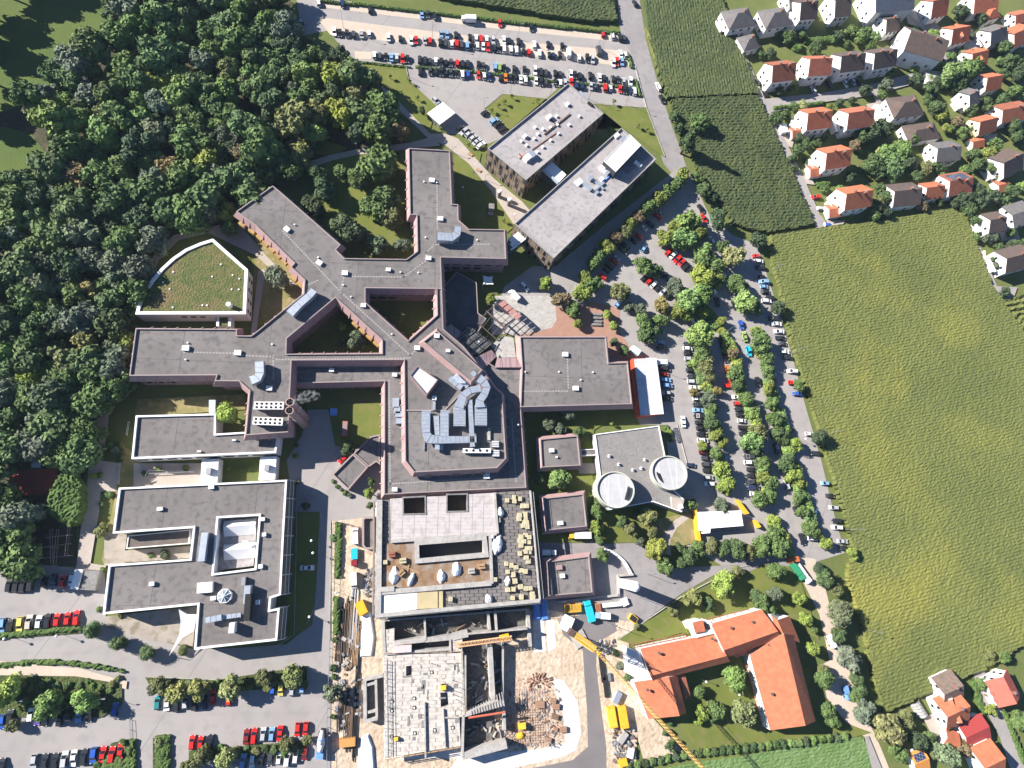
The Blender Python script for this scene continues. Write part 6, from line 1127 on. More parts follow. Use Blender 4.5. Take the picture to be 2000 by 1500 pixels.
# forest: individually placed crowns inside the wood's outline
def inpoly(x, y, P):
    r = False
    for i in range(len(P)):
        (ax, ay), (bx, by) = P[i], P[(i + 1) % len(P)]
        if (ay > y) != (by > y) and x < ax + (y - ay) / (by - ay) * (bx - ax): r = not r
    return r
WOODP = [(212, -30), (545, -30), (570, 60), (590, 95), (690, 130), (730, 160), (765, 210), (770, 255), (700, 275), (690, 250), (665, 240), (620, 270), (575, 290), (600, 310), (560, 340), (540, 362), (520, 365), (470, 395), (450, 430), (440, 455), (395, 440), (330, 445), (295, 480), (275, 560), (262, 600), (250, 640), (255, 700), (240, 755), (200, 770), (190, 800), (175, 860), (160, 890), (120, 900), (110, 925), (20, 915), (20, 985), (60, 1000), (60, 1100), (-30, 1110), (-30, 350), (60, 345), (100, 300), (110, 260), (60, 215), (40, 200), (100, 150), (140, 120), (185, 90), (215, 50)]
HOLES = [[(455, 190), (520, 190), (525, 255), (455, 235)], [(370, 440), (440, 395), (470, 400), (430, 445)], [(10, 880), (130, 885), (140, 975), (10, 990)], [(250, 440), (285, 440), (285, 510), (250, 500)]]
FIX = [(600, 150, 29, 'm'), (655, 152, 27, 'y'), (620, 225, 25, 'o'), (662, 225, 27, 'y'), (698, 190, 22, 'o'), (728, 163, 18, 'o'), (615, 200, 20, 'g'), (540, 262, 20, 'w'), (578, 282, 18, 'w'), (600, 285, 14, 'w'), (565, 335, 22, 'g'), (583, 325, 16, 'g'), (445, 415, 20, 'y'), (448, 448, 15, 'm'), (240, 125, 28, 'm'), (150, 235, 26, 'm'), (205, 225, 20, 'o'), (268, 200, 20, 'm'), (190, 160, 11, 'x'), (110, 270, 18, 'o'), (445, 140, 22, 'o'), (490, 140, 20, 'm'), (300, 165, 24, 'y'), (345, 150, 24, 'm'), (20, 430, 30, 'm'), (170, 660, 26, 'o'), (130, 700, 30, 'o'), (100, 725, 22, 'y'), (60, 740, 22, 'y'), (250, 670, 22, 'y'), (180, 745, 28, 'g'), (400, 320, 26, 'y'), (330, 330, 24, 'b'), (400, 330, 22, 'm'), (350, 65, 26, 'm'), (440, 45, 26, 'g'), (510, 60, 22, 'g'), (528, 40, 24, 'm'), (445, 200, 14, 'x'), (405, 230, 10, 'm'), (440, 265, 18, 'w'), (475, 300, 18, 'b'), (150, 345, 30, 'b'), (180, 565, 20, 'x'), (85, 600, 26, 'm'), (300, 260, 30, 'w'), (560, 95, 26, 'd'), (560, 150, 22, 'g'), (610, 110, 20, 'g'), (665, 110, 18, 'd'), (540, 120, 22, 'g')]
pts = [(x, y, r, c) for x, y, r, c in FIX]
tries = 0
while tries < 9000:
    tries += 1; x, y = R.uniform(-25, 770), R.uniform(-25, 1105)
    if not inpoly(x, y, WOODP) or any(inpoly(x, y, h_) for h_ in HOLES): continue
    r = R.uniform(13, 25) if tries > 5000 else R.uniform(24, 38)
    if any((x - a) ** 2 + (y - c_) ** 2 < ((r + s) * (.62 if tries < 5000 else .54)) ** 2 for a, c_, s, _ in pts): continue
    pts.append((x, y, r, R.choice('ddgggggmmwwgo' if x > 250 or y < 300 else 'ddggggmwwg')))
pts = [p for p in pts]
bands = {}
for p in pts: bands.setdefault(int((p[1] + 30) // 75), []).append(p)
for k in sorted(bands):
    row = sorted(bands[k])
    for i, (x, y, r, c_) in enumerate(row):
        tree(x, y, r, c_, '%s wood tree, %s from the left in the %s band from the top' % (TCOL[c_][1], ORD[i], ORD[k]), 'trees of the wood on the left', hf=1.7, kind='n' if R.random() < .9 else 'l')
# named single trees
def trees(lst, fmt, group, hf=1.5, kind='n', sort=0):
    L = sorted(lst, key=lambda p: p[sort]); 
    for i, p in enumerate(L):
        tree(p[0], p[1], p[2], p[3], fmt % (TCOL[p[3]][1], ORD[i]), group, p[4] if len(p) > 4 else hf, p[5] if len(p) > 5 else kind)
trees([(735, 322, 34, 'g'), (700, 352, 20, 'g'), (683, 448, 27, 'd'), (752, 398, 27, 'g'), (735, 478, 19, 'w'), (785, 478, 14, 'w'), (635, 372, 20, 'd'), (622, 345, 17, 'g'), (612, 405, 20, 'd'), (762, 425, 20, 'o'), (720, 405, 16, 'm'), (668, 335, 14, 'm')], '%s tree in the garden between the two northern wings, %s from the left', 'trees in the garden between the northern wings')
trees([(669, 637, 11, 'l', 1.6), (655, 655, 6, 'l', 1.6), (697, 664, 23, 'w', 1.3), (669, 672, 12, 'g', 1.3)], '%s tree in the western triangular courtyard, %s from the left', 'trees in the western triangular courtyard')
tree(781, 619, 12, 'y', 'single small yellow-green tree in the dark eastern triangular courtyard')
tree(540, 543, 27, 'w', 'grey-green tree beside the path between the fan-shaped building and the diagonal wing')
tree(445, 808, 27, 'l', 'round bright lime tree in the gap between ward building and boiler block', kind='r', hf=1.8)
tree(680, 876, 16, 'g', 'bushy green tree in front of the diagonal pink annex'); tree(719, 962, 14, 'l', 'spiky lime green tree beside the hospital west wall', kind='l'); tree(726, 940, 10, 'g', 'slim green tree above the spiky lime tree', kind='l'); tree(723, 988, 8, 'g', 'small green tree in a planter below the spiky lime tree')
tree(960, 584, 13, 'y', 'yellow-green tree at the corner of the entrance canopy')
tree(774, 255, 24, 'b', 'airy brownish tree beside the path north of the hospital north wing', kind='l', hf=1.3); tree(825, 216, 9, 'g', 'small dark green tree next to the white carport')
tree(777, 303, 6, 'g', 'little round shrub on the lawn left of the north wing', kind='bush')
trees([(182, 1230, 20, 'g', 1.0, 'r'), (232, 1256, 18, 'g', 1.0, 'r'), (289, 1275, 18, 'g', 1.0, 'r')], '%s clipped round tree along the clinic road, %s from the left', 'clipped round trees along the clinic road')
trees([(97, 1378, 26, 'm'), (168, 1367, 24, 'm'), (315, 1338, 18, 'o'), (345, 1350, 21, 'o'), (388, 1347, 21, 'o'), (450, 1343, 22, 'o'), (515, 1322, 15, 'o'), (573, 1320, 20, 'o'), (15, 1348, 30, 'y'), (25, 1418, 12, 'o'), (395, 1478, 18, 'o'), (440, 1478, 20, 'o'), (365, 1500, 15, 'o'), (560, 1452, 14, 'o'), (600, 1445, 10, 'o'), (300, 1345, 13, 'w')], '%s car park tree in the lower left, %s from the left', 'trees between the parking rows in the lower left')
tree(650, 1350, 21, 'w', 'pale grey-green willow at the corner of the lower car park and the building site', kind='l')
RW = [(1332, 344, 13, 'y'), (1318, 360, 14, 'm'), (1302, 376, 14, 'm'), (1286, 388, 14, 'y'), (1270, 402, 14, 'm'), (1257, 413, 14, 'm'), (1244, 426, 14, 'b'), (1230, 440, 14, 'y'), (1217, 456, 14, 'o'), (1201, 468, 14, 'b'), (1186, 482, 15, 'y'), (1172, 497, 15, 'm'), (1161, 513, 15, 'm'), (1142, 545, 14, 'y'), (1160, 553, 15, 'm'), (1137, 574, 17, 'l'), (1096, 584, 17, 'b'), (1122, 606, 15, 'm'), (1067, 555, 13, 'l')]
trees(RW, '%s tree in the row beside the pale office block, %s from the lower left', 'tree row between the pale office block and the car park', hf=1.35)
trees([(1129, 632, 11, 'y'), (1187, 615, 10, 'l'), (1198, 637, 10, 'l'), (1198, 668, 10, 'g'), (1218, 686, 11, 'm')], '%s small tree near the brick-paved yard, %s from the left', 'small trees round the brick-paved yard', hf=1.3)
PK = [(1342, 432, 22, 'm'), (1318, 450, 18, 'y'), (1300, 465, 16, 'y'), (1335, 470, 22, 'm'), (1367, 458, 14, 'y'), (1372, 498, 20, 'g'), (1392, 520, 18, 'm'), (1400, 545, 14, 'y'), (1433, 500, 22, 'o'), (1412, 480, 12, 'g'), (1258, 520, 17, 'm'), (1278, 528, 14, 'g'), (1210, 572, 17, 'o'), (1322, 562, 17, 'w'), (1370, 540, 20, 'y'), (1443, 555, 17, 'm'), (1338, 590, 22, 'm'), (1372, 578, 20, 'm'), (1325, 605, 16, 'y'), (1455, 590, 20, 'm'), (1475, 600, 14, 'g'), (1292, 596, 14, 'x'), (1342, 612, 13, 'l'), (1370, 612, 12, 'l'), (1258, 630, 17, 'm'), (1290, 625, 14, 'm'), (1265, 650, 18, 'g'), (1230, 600, 10, 'w'), (1250, 605, 11, 'w'), (1367, 655, 24, 'm'), (1372, 690, 16, 'm'), (1378, 715, 15, 'o'), (1383, 735, 13, 'o'), (1408, 628, 9, 'y'), (1485, 670, 18, 'm'), (1432, 690, 11, 'b'), (1435, 735, 16, 'm'), (1440, 750, 12, 'g'), (1495, 700, 13, 'm'), (1502, 725, 12, 'm'), (1478, 650, 10, 'm')]
trees(PK, '%s tree on the islands of the upper eastern car park, %s from the left', 'trees on the islands of the upper eastern car park', hf=1.3)
PK2 = [(1383, 783, 14, 'w'), (1390, 800, 13, 'm'), (1388, 825, 15, 'g'), (1396, 848, 13, 'y'), (1357, 765, 9, 'x'), (1400, 765, 9, 'x'), (1372, 871, 9, 'y'), (1412, 865, 10, 'y'), (1398, 885, 11, 'm'), (1408, 920, 16, 'l'), (1417, 945, 15, 'l'), (1457, 780, 12, 'm'), (1468, 865, 19, 'm'), (1482, 845, 16, 'o'), (1478, 880, 12, 'g'), (1493, 905, 13, 'm'), (1490, 935, 13, 'y'), (1500, 965, 15, 'm'), (1482, 975, 14, 'm'), (1500, 760, 12, 'y'), (1508, 790, 13, 'm'), (1512, 820, 13, 'm'), (1522, 845, 13, 'g'), (1530, 862, 10, 'g'), (1553, 868, 12, 'l'), (1535, 905, 15, 'g'), (1550, 930, 14, 'l'), (1562, 942, 12, 'y'), (1505, 945, 13, 'm'), (1558, 975, 12, 'm'), (1568, 1000, 12, 'm'), (1583, 1033, 14, 'm'), (1595, 1040, 10, 'y'), (1612, 1060, 11, 'l'), (1512, 1042, 15, 'm'), (1490, 1068, 17, 'm'), (1520, 1070, 17, 'm'), (1440, 1072, 17, 'g'), (1412, 1070, 15, 'g'), (1462, 1078, 14, 'o'), (1390, 1068, 14, 'o'), (1365, 1070, 13, 'm'), (1412, 988, 14, 'w'), (1350, 984, 11, 'm')]
trees(PK2, '%s tree between the lower eastern parking rows, %s from the left', 'trees between the lower eastern parking rows', hf=1.3)
trees([(1345, 276, 22, 'd', 2.4, 'c'), (1366, 240, 20, 'g'), (1318, 228, 12, 'g'), (1325, 250, 10, 'g'), (1402, 430, 21, 'd'), (1376, 372, 15, 'g'), (1362, 345, 12, 'm'), (1392, 385, 10, 'd'), (1480, 470, 16, 'd'), (1518, 602, 15, 'd'), (1560, 754, 13, 'm'), (1600, 855, 17, 'd'), (1666, 1081, 13, 'l')], '%s tree on the edge of the maize fields, %s from the top', 'trees along the maize field edges', hf=1.6, sort=1)
trees([(1110, 806, 17, 'w'), (1072, 830, 13, 'w'), (1095, 838, 14, 'w'), (1130, 845, 14, 'g'), (1092, 936, 23, 'm'), (1055, 935, 13, 'g'), (1168, 1000, 16, 'm'), (1165, 1030, 16, 'l'), (1170, 1055, 11, 'm'), (1178, 1083, 14, 'm'), (1168, 978, 11, 'm')], '%s tree between the pink pavilions and the lecture hall, %s from the left', 'trees between the pavilions and the lecture hall', hf=1.3)
trees([(1265, 1012, 19, 'o'), (1232, 1035, 16, 'o'), (1215, 1020, 14, 'g'), (1243, 1000, 9, 'g'), (1275, 1040, 13, 'o'), (1283, 1075, 24, 'y'), (1298, 1105, 18, 'm'), (1250, 1058, 10, 'w'), (1345, 1085, 17, 'g'), (1330, 1100, 12, 'g'), (1325, 1070, 11, 'g')], '%s tree in the park south of the lecture hall, %s from the left', 'trees south of the lecture hall', hf=1.4)
trees([(1416, 1142, 26, 'l'), (1352, 1168, 20, 'o', 1.2, 'l'), (1318, 1192, 15, 'o', 1.0, 'l'), (1385, 1180, 14, 'g'), (1490, 1178, 18, 'm'), (1512, 1158, 16, 'w'), (1475, 1165, 14, 'g'), (1505, 1192, 14, 'm'), (1515, 1115, 18, 'm'), (1440, 1115, 12, 'o'), (1245, 1222, 9, 'o', 1, 'l'), (1341, 1235, 9, 'y')], '%s tree between the school and the service road, %s from the left', 'trees north of the school', hf=1.3)
trees([(1560, 1169, 14, 'l'), (1573, 1208, 14, 'l'), (1586, 1265, 14, 'l'), (1590, 1230, 8, 'm'), (1610, 1130, 17, 'g'), (1600, 1110, 12, 'd'), (1632, 1150, 14, 'o'), (1638, 1198, 25, 'w'), (1638, 1240, 16, 'g'), (1660, 1285, 23, 'w'), (1672, 1325, 14, 'g'), (1680, 1352, 14, 'g'), (1612, 1328, 20, 'g'), (1608, 1310, 12, 'o'), (1615, 1385, 16, 'm'), (1625, 1408, 15, 'm'), (1687, 1388, 21, 'w'), (1668, 1360, 12, 'm'), (1700, 1402, 12, 'd')], '%s roadside tree right of the school, %s from the top', 'roadside trees right of the school', hf=1.4, sort=1)
trees([(1432, 1325, 24, 'm'), (1367, 1352, 13, 'm'), (1370, 1393, 15, 'l'), (1363, 1408, 10, 'l'), (1400, 1385, 18, 'm'), (1450, 1395, 28, 'o'), (1392, 1400, 12, 'g'), (1300, 1428, 10, 'g', 1, 'l'), (1310, 1455, 14, 'g', .9, 'l')], '%s tree in the school courtyard or on its garden side, %s from the left', 'trees round the school courtyard', hf=1.4)
trees([(1733, 1428, 30, 'o', 1.5), (1765, 1405, 18, 'o'), (1790, 1447, 18, 'd', 1.6), (1815, 1440, 12, 'm'), (1845, 1470, 24, 'w'), (1882, 1460, 16, 'b', 1.2, 'l'), (1920, 1335, 13, 'm'), (1935, 1387, 12, 'y', 1.2, 'l'), (1960, 1283, 11, 'm'), (1932, 1280, 12, 'o'), (1990, 1405, 18, 'm'), (1760, 1475, 14, 'm'), (1820, 1475, 8, 'o'), (1745, 1460, 14, 'm')], '%s garden tree in the lower right corner, %s from the left', 'garden trees in the lower right corner', hf=1.2)
HG = [(1540, 72, 13, 'g'), (1568, 70, 9, 'g'), (1506, 105, 12, 'd'), (1592, 95, 12, 'g'), (1640, 70, 12, 'd'), (1662, 60, 12, 'm'), (1685, 72, 16, 'm'), (1700, 85, 13, 'm'), (1655, 88, 8, 'g'), (1524, 178, 9, 'g'), (1545, 173, 9, 'g'), (1487, 107, 8, 'g'), (1515, 232, 14, 'g'), (1535, 225, 10, 'g'), (1551, 208, 10, 'm'), (1621, 208, 8, 'y'), (1640, 200, 8, 'd'), (1665, 195, 8, 'd'), (1690, 175, 11, 'd'), (1730, 165, 13, 'w'), (1722, 185, 9, 'm'), (1790, 155, 14, 'd'), (1815, 175, 14, 'g'), (1812, 195, 11, 'g'), (1830, 160, 10, 'd'), (1858, 148, 22, 'm'), (1885, 138, 22, 'g'), (1900, 125, 18, 'm'), (1870, 165, 16, 'g'), (1828, 210, 15, 'g'), (1840, 225, 13, 'y'), (1893, 70, 10, 'w'), (1918, 60, 8, 'w'), (1875, 25, 14, 'd'), (1890, 15, 10, 'g'), (1915, 35, 12, 'd'), (1960, 95, 14, 'g'), (1975, 120, 16, 'g'), (1990, 145, 16, 'd'), (1960, 145, 10, 'g'), (1985, 180, 14, 'm'), (1960, 195, 12, 'g'), (1925, 205, 13, 'g'), (1895, 215, 12, 'g'), (1870, 240, 13, 'b'), (1880, 260, 12, 'm'), (1900, 250, 10, 'g'), (1850, 250, 9, 'y'), (1975, 245, 14, 'g'), (1985, 265, 12, 'g'), (1940, 285, 14, 'm'), (1925, 300, 14, 'y'), (1910, 320, 14, 'g'), (1900, 300, 12, 'g'), (1885, 335, 13, 'm'), (1935, 330, 12, 'm'), (1950, 345, 10, 'g'), (1780, 270, 13, 'm'), (1762, 285, 16, 'm'), (1755, 300, 20, 'm'), (1730, 305, 20, 'g'), (1705, 320, 18, 'g'), (1740, 325, 22, 'g'), (1715, 335, 16, 'g'), (1770, 320, 16, 'd'), (1700, 260, 18, 'd'), (1725, 250, 18, 'd'), (1680, 265, 16, 'g'), (1672, 285, 12, 'b'), (1805, 330, 14, 'o'), (1790, 345, 12, 'g'), (1830, 325, 12, 'g'), (1850, 310, 12, 'm'), (1558, 295, 12, 'g'), (1575, 282, 12, 'g'), (1548, 310, 9, 'g'), (1595, 280, 10, 'g'), (1552, 328, 8, 'g'), (1560, 270, 10, 'd'), (1610, 272, 8, 'g'), (1660, 345, 12, 'd'), (1720, 370, 12, 'g'), (1728, 385, 14, 'g'), (1715, 400, 15, 'o'), (1708, 420, 12, 'm'), (1730, 415, 12, 'd'), (1800, 400, 12, 'b'), (1860, 375, 12, 'm'), (1880, 390, 16, 'd'), (1905, 375, 16, 'd'), (1920, 395, 16, 'd'), (1890, 410, 14, 'g'), (1940, 385, 14, 'd'), (1960, 395, 12, 'g'), (1905, 430, 11, 'g'), (1975, 375, 14, 'g'), (1835, 395, 8, 'g'), (1870, 395, 12, 'd'), (1975, 455, 9, 'm'), (1935, 465, 12, 'w'), (1950, 480, 9, 'g'), (1905, 463, 8, 'm'), (1985, 480, 12, 'g'), (1945, 522, 10, 'w'), (1938, 510, 8, 'g'), (1962, 570, 10, 'd'), (1975, 478, 9, 'd')]
trees(HG, '%s garden tree among the houses of the hamlet, %s from the left', 'garden trees and bushes of the hamlet', hf=1.15) if 0 else None
hb = {}
for p in HG: hb.setdefault(int(p[1] // 70), []).append(p)
for k in sorted(hb):
    for i, p in enumerate(sorted(hb[k])): tree(p[0], p[1], p[2], p[3], '%s hamlet garden tree, %s from the left in %s band from the top' % (TCOL[p[3]][1], ORD[i], ORD[k]), 'garden trees of the hamlet', 1.15)
# bushes
BU = [(225, 880, 12, 'w'), (240, 870, 10, 'o'), (240, 890, 11, 'x'), (215, 870, 8, 'm'), (195, 928, 8, 'm'), (182, 930, 9, 'l'), (197, 1035, 16, 'o'), (213, 966, 9, 'm'), (198, 985, 7, 'g'), (310, 917, 8, 'l'), (283, 925, 8, 'm'), (363, 915, 8, 'l'), (448, 916, 6, 'm'), (469, 917, 6, 'm'), (487, 915, 6, 'm'), (322, 1083, 12, 'w'), (286, 1062, 8, 'y'), (295, 1085, 7, 'm'), (358, 1270, 12, 'o'), (235, 1202, 8, 'o'), (193, 1190, 7, 'm'), (577, 890, 7, 'm'), (578, 870, 6, 'd'), (580, 942, 6, 'o'), (597, 988, 10, 'd'), (240, 1450, 9, 'm'), (310, 1450, 12, 'o'), (315, 1475, 11, 'm'), (313, 1495, 10, 'm'), (656, 1170, 7, 'm'), (654, 1195, 8, 'm'), (655, 1215, 8, 'm'), (650, 1305, 8, 'd'), (652, 1322, 7, 'g'), (650, 1400, 7, 'g'), (652, 1050, 9, 'm'), (660, 1040, 7, 'm'), (661, 1070, 7, 'm'), (660, 1090, 7, 'm'), (659, 1110, 7, 'm'), (660, 1030, 7, 'm'), (200, 1112, 6, 'm'), (162, 885, 8, 'm'), (655, 1250, 7, 'g'), (1225, 1330 if 0 else 1322, 8, 'g'), (1212, 1300, 9, 'w'), (1204, 1275, 8, 'g'), (1307, 1410, 8, 'g'), (650, 940, 5, 'm'), (658, 950, 5, 'm'), (666, 956, 5, 'w'), (674, 963, 6, 'm'), (683, 968, 6, 'w'), (1308, 845, 7, 'y'), (1311, 858, 6, 'y')]
BU += [(1313 + 7 * i, 1500 - .4 * i * 3 - 20, 7, 'gmd'[i % 3]) for i in range(0)]
for i, p in enumerate(sorted(BU)): tree(p[0], p[1], p[2], p[3], '%s shrub on the campus, %s from the left of all shrubs' % (TCOL[p[3]][1], ORD[i]), 'shrubs on the campus', 1, 'bush') if i < 45 else tree(p[0], p[1], p[2], p[3], '%s shrub in the eastern half of the campus, %s from the left' % (TCOL[p[3]][1], ORD[i - 45]), 'shrubs on the campus', 1, 'bush')
FB = [(1230 + 15 * i, 1497 - 3.2 * i, 9, 'gmdm'[i % 4]) for i in range(8)] + [(1350 + 15 * i, 1472 - 1.6 * i, 9, 'dgmg'[i % 4]) for i in range(13)] + [(1545 + 15 * i, 1452 - 2 * i, 9, 'mgdm'[i % 4]) for i in range(8)]
for i, p in enumerate(FB): tree(p[0], p[1], p[2], p[3], '%s shrub in the hedge between school and young crop field, %s from the left' % (TCOL[p[3]][1], ORD[i]), 'shrubs of the hedge above the young crop field', 1, 'bush')
IS = [((1357, 705), (1384, 765), 6, 0), ((1380, 775), (1403, 860), 7, 0), ((1402, 880), (1424, 962), 7, 0), ((1409, 640), (1432, 700), 5, 1), ((1437, 700), (1452, 790), 6, 1), ((1465, 790), (1480, 850), 4, 1), ((1483, 900), (1506, 980), 6, 1), ((1480, 640), (1510, 780), 9, 2), ((1512, 790), (1545, 900), 8, 2), ((1548, 905), (1590, 1045), 10, 2), ((1505, 1010), (1545, 1085), 5, 1), ((1370, 520), (1400, 560), 4, 3), ((1380, 600), (1400, 640), 3, 3)]
ib = []
for (x0, y0), (x1, y1), n, g_ in IS:
    for i in range(n): k = (i + .5) / n; ib.append((x0 + (x1 - x0) * k + R.uniform(-2, 2), y0 + (y1 - y0) * k, R.uniform(9.5, 13.5), R.choice('mmyg')))
for g_ in range(2):
    L = sorted([p for p in ib if (p[1] < 790) == (g_ == 0)], key=lambda p: p[1])
    for i, p in enumerate(L): tree(p[0], p[1], p[2], p[3], '%s shrub on the %s parking islands, %s from the top' % (TCOL[p[3]][1], ('upper eastern', 'lower eastern')[g_], ORD[i]), 'shrubs on the eastern parking islands', 1, 'bush')
HC_ = [((p[0] + q[0]) / 2, (p[1] + q[1]) / 2) for _, p, q, *_r in HS]; hv_ = []
while len(hv_) < 64:
    x, y = R.uniform(1500, 1998), R.uniform(55, 440)
    if x < 1500 + (y - 190) * .45 + 18 or (y > 400 and x < 1880) or abs(y - (190 - (x - 1500) * .13)) < 16 and x < 1800: continue
    if any(abs(x - a) < 32 and -26 < y - b < 34 for a, b in HC_) or any((x - a) ** 2 + (y - b) ** 2 < 260 for a, b in hv_): continue
    hv_.append((x, y))
for i, (x, y) in enumerate(sorted(hv_)): c_ = R.choice('dggmgo'); tree(x, y, R.uniform(7, 12), c_, '%s garden bush among the hamlet houses, %s from the left' % (TCOL[c_][1], ORD[i]), 'garden bushes of the hamlet', 1, 'bush')
SB = []
for x0, x1, y0, y1, n in ((30, 235, 1325, 1370, 22), (290, 600, 1335, 1345, 18), (385, 600, 1462, 1470, 12), (185, 258, 1462, 1500, 8)):
    for i in range(n): SB.append((x0 + (x1 - x0) * (i + .5) / n + R.uniform(-4, 4), R.uniform(y0, y1), R.uniform(8, 12), R.choice('mmog')))
for i, p in enumerate(sorted(SB)[:45]): tree(p[0], p[1], p[2] * .9, p[3], '%s low shrub in the lower left planting beds, %s from the left' % (TCOL[p[3]][1], ORD[i]), 'low shrubs in the lower left planting beds', 1, 'bush')
for i, p in enumerate(sorted(SB)[45:]): tree(p[0], p[1], p[2] * .9, p[3], '%s low shrub in the right end of the lower left beds, %s from the left' % (TCOL[p[3]][1], ORD[i]), 'low shrubs in the lower left planting beds', 1, 'bush')
# young trees on the lawns
YT = [(762, 148), (800, 157), (783, 180), (815, 190), (946, 286), (862, 250), (1000, 186), (1050, 195), (1192, 251), (1246, 244), (1264, 252), (985, 198), (960, 214), (915, 281), (984, 430), (1100, 815), (1195, 828), (1060, 205), (1200, 197), (974, 205)]
for i, (px, py) in enumerate(sorted(YT)): tree(px, py, 4.5, 'y', 'thin young tree on the lawns round the office blocks, %s from the left' % ORD[i], 'young trees on the campus lawns', 2.2, 'l', name='young_tree')
for i, (px, py, r_) in enumerate(((-62, -10, 40), (-50, 60, 38), (-85, 40, 40), (-48, 130, 36), (-80, 170, 38), (-55, 215, 30), (-10, -40, 34), (30, -48, 34), (-30, 20, 30), (70, -62, 34), (-30, 100, 22))): tree(px, py, r_, 'd', 'tall tree just outside the upper left corner, number %s counted from the top' % ORD[i] if 0 else 'dark tall tree at the upper left picture corner, %s of its clump' % ORD[i], 'trees beyond the upper left corner', 1.9)
BT = sorted([t for t in TREES if t[7] != 'bush'], key=lambda t: -t[2])
for t in BT[:295]: make_tree(*t)
for t in BT[295:]: make_tree(*t, rest=True)
BB = sorted([t for t in TREES if t[7] == 'bush'], key=lambda t: -t[2])
for t in BB[:295]: make_tree(*t)
print('trees', len(BT), 'bushes', len(BB))
def _lm(k):
    if k == 'bark': return BARK
    c_ = TCOL[k][0]; return mat('small_tree_foliage_' + TCOL[k][1].replace(' ', '_').replace('-', '_'), tuple(v * .75 for v in c_), tuple(v * 1.3 for v in c_), .5, .75)
tag(REST['b'].build('small_garden_trees', [_lm(k) for k in REST['m']]), 'the many small trees of the gardens and parking islands', kind='stuff')
# the great clipped hedge block and clipped hedges
def hedge(px, h, label, m=None, sd=1, cat='hedge', grow=.35):
    P = WP(px, h); b = MB(); rr = random.Random(sd); xs = [p[0] for p in P]; ys = [p[1] for p in P]; st = .55
    x0, y0 = min(xs), min(ys); nx, ny = int((max(xs) - x0) / st) + 1, int((max(ys) - y0) / st) + 1; ins = set((i, j) for i in range(nx) for j in range(ny) if inpoly(x0 + (i + .5) * st, y0 + (j + .5) * st, P)); V = []; F = []; ix = {}
    def vt(i, j, top):
        k = (i, j, top)
        if k not in ix: edge = any((i - a, j - c_) not in ins for a in (0, 1) for c_ in (0, 1)); ix[k] = len(V); V.append((x0 + i * st + rr.uniform(-.16, .16), y0 + j * st + rr.uniform(-.16, .16), (h - (.35 if edge else 0) + rr.uniform(-grow, grow) * .5) if top else 0))
        return ix[k]
    for i, j in ins:
        F.append((vt(i, j, 1), vt(i + 1, j, 1), vt(i + 1, j + 1, 1), vt(i, j + 1, 1)))
        for (di, dj), (p, q) in (((0, -1), ((i, j), (i + 1, j))), ((1, 0), ((i + 1, j), (i + 1, j + 1))), ((0, 1), ((i + 1, j + 1), (i, j + 1))), ((-1, 0), ((i, j + 1), (i, j)))):
            if (i + di, j + dj) not in ins: F.append((vt(*p, 0), vt(*q, 0), vt(*q, 1), vt(*p, 1)))
    b.v = V; b.f = F; b.m = [0] * len(F)
    for _ in range(int(len(ins) * 1.3)):   # leaf tufts
        i, j = rr.choice(list(ins)) if len(ins) < 60 else list(ins)[rr.randrange(len(ins))] if 0 else (0, 0)
        break
    return tag(b.build('hedge', m or mat('hedge_leaves', (.055, .1, .02), (.09, .14, .035), 1.2, .85, bump=.25, bscale=4), loc=(*P[0], 0)), label, cat)
hedge([(118, 925), (140, 928), (157, 945), (158, 985), (148, 1020), (135, 1028), (115, 1020), (95, 1005), (90, 985), (97, 955), (108, 935)], 4.5, 'huge clipped rounded block of hornbeam beside the long walkway', grow=.8, sd=5)
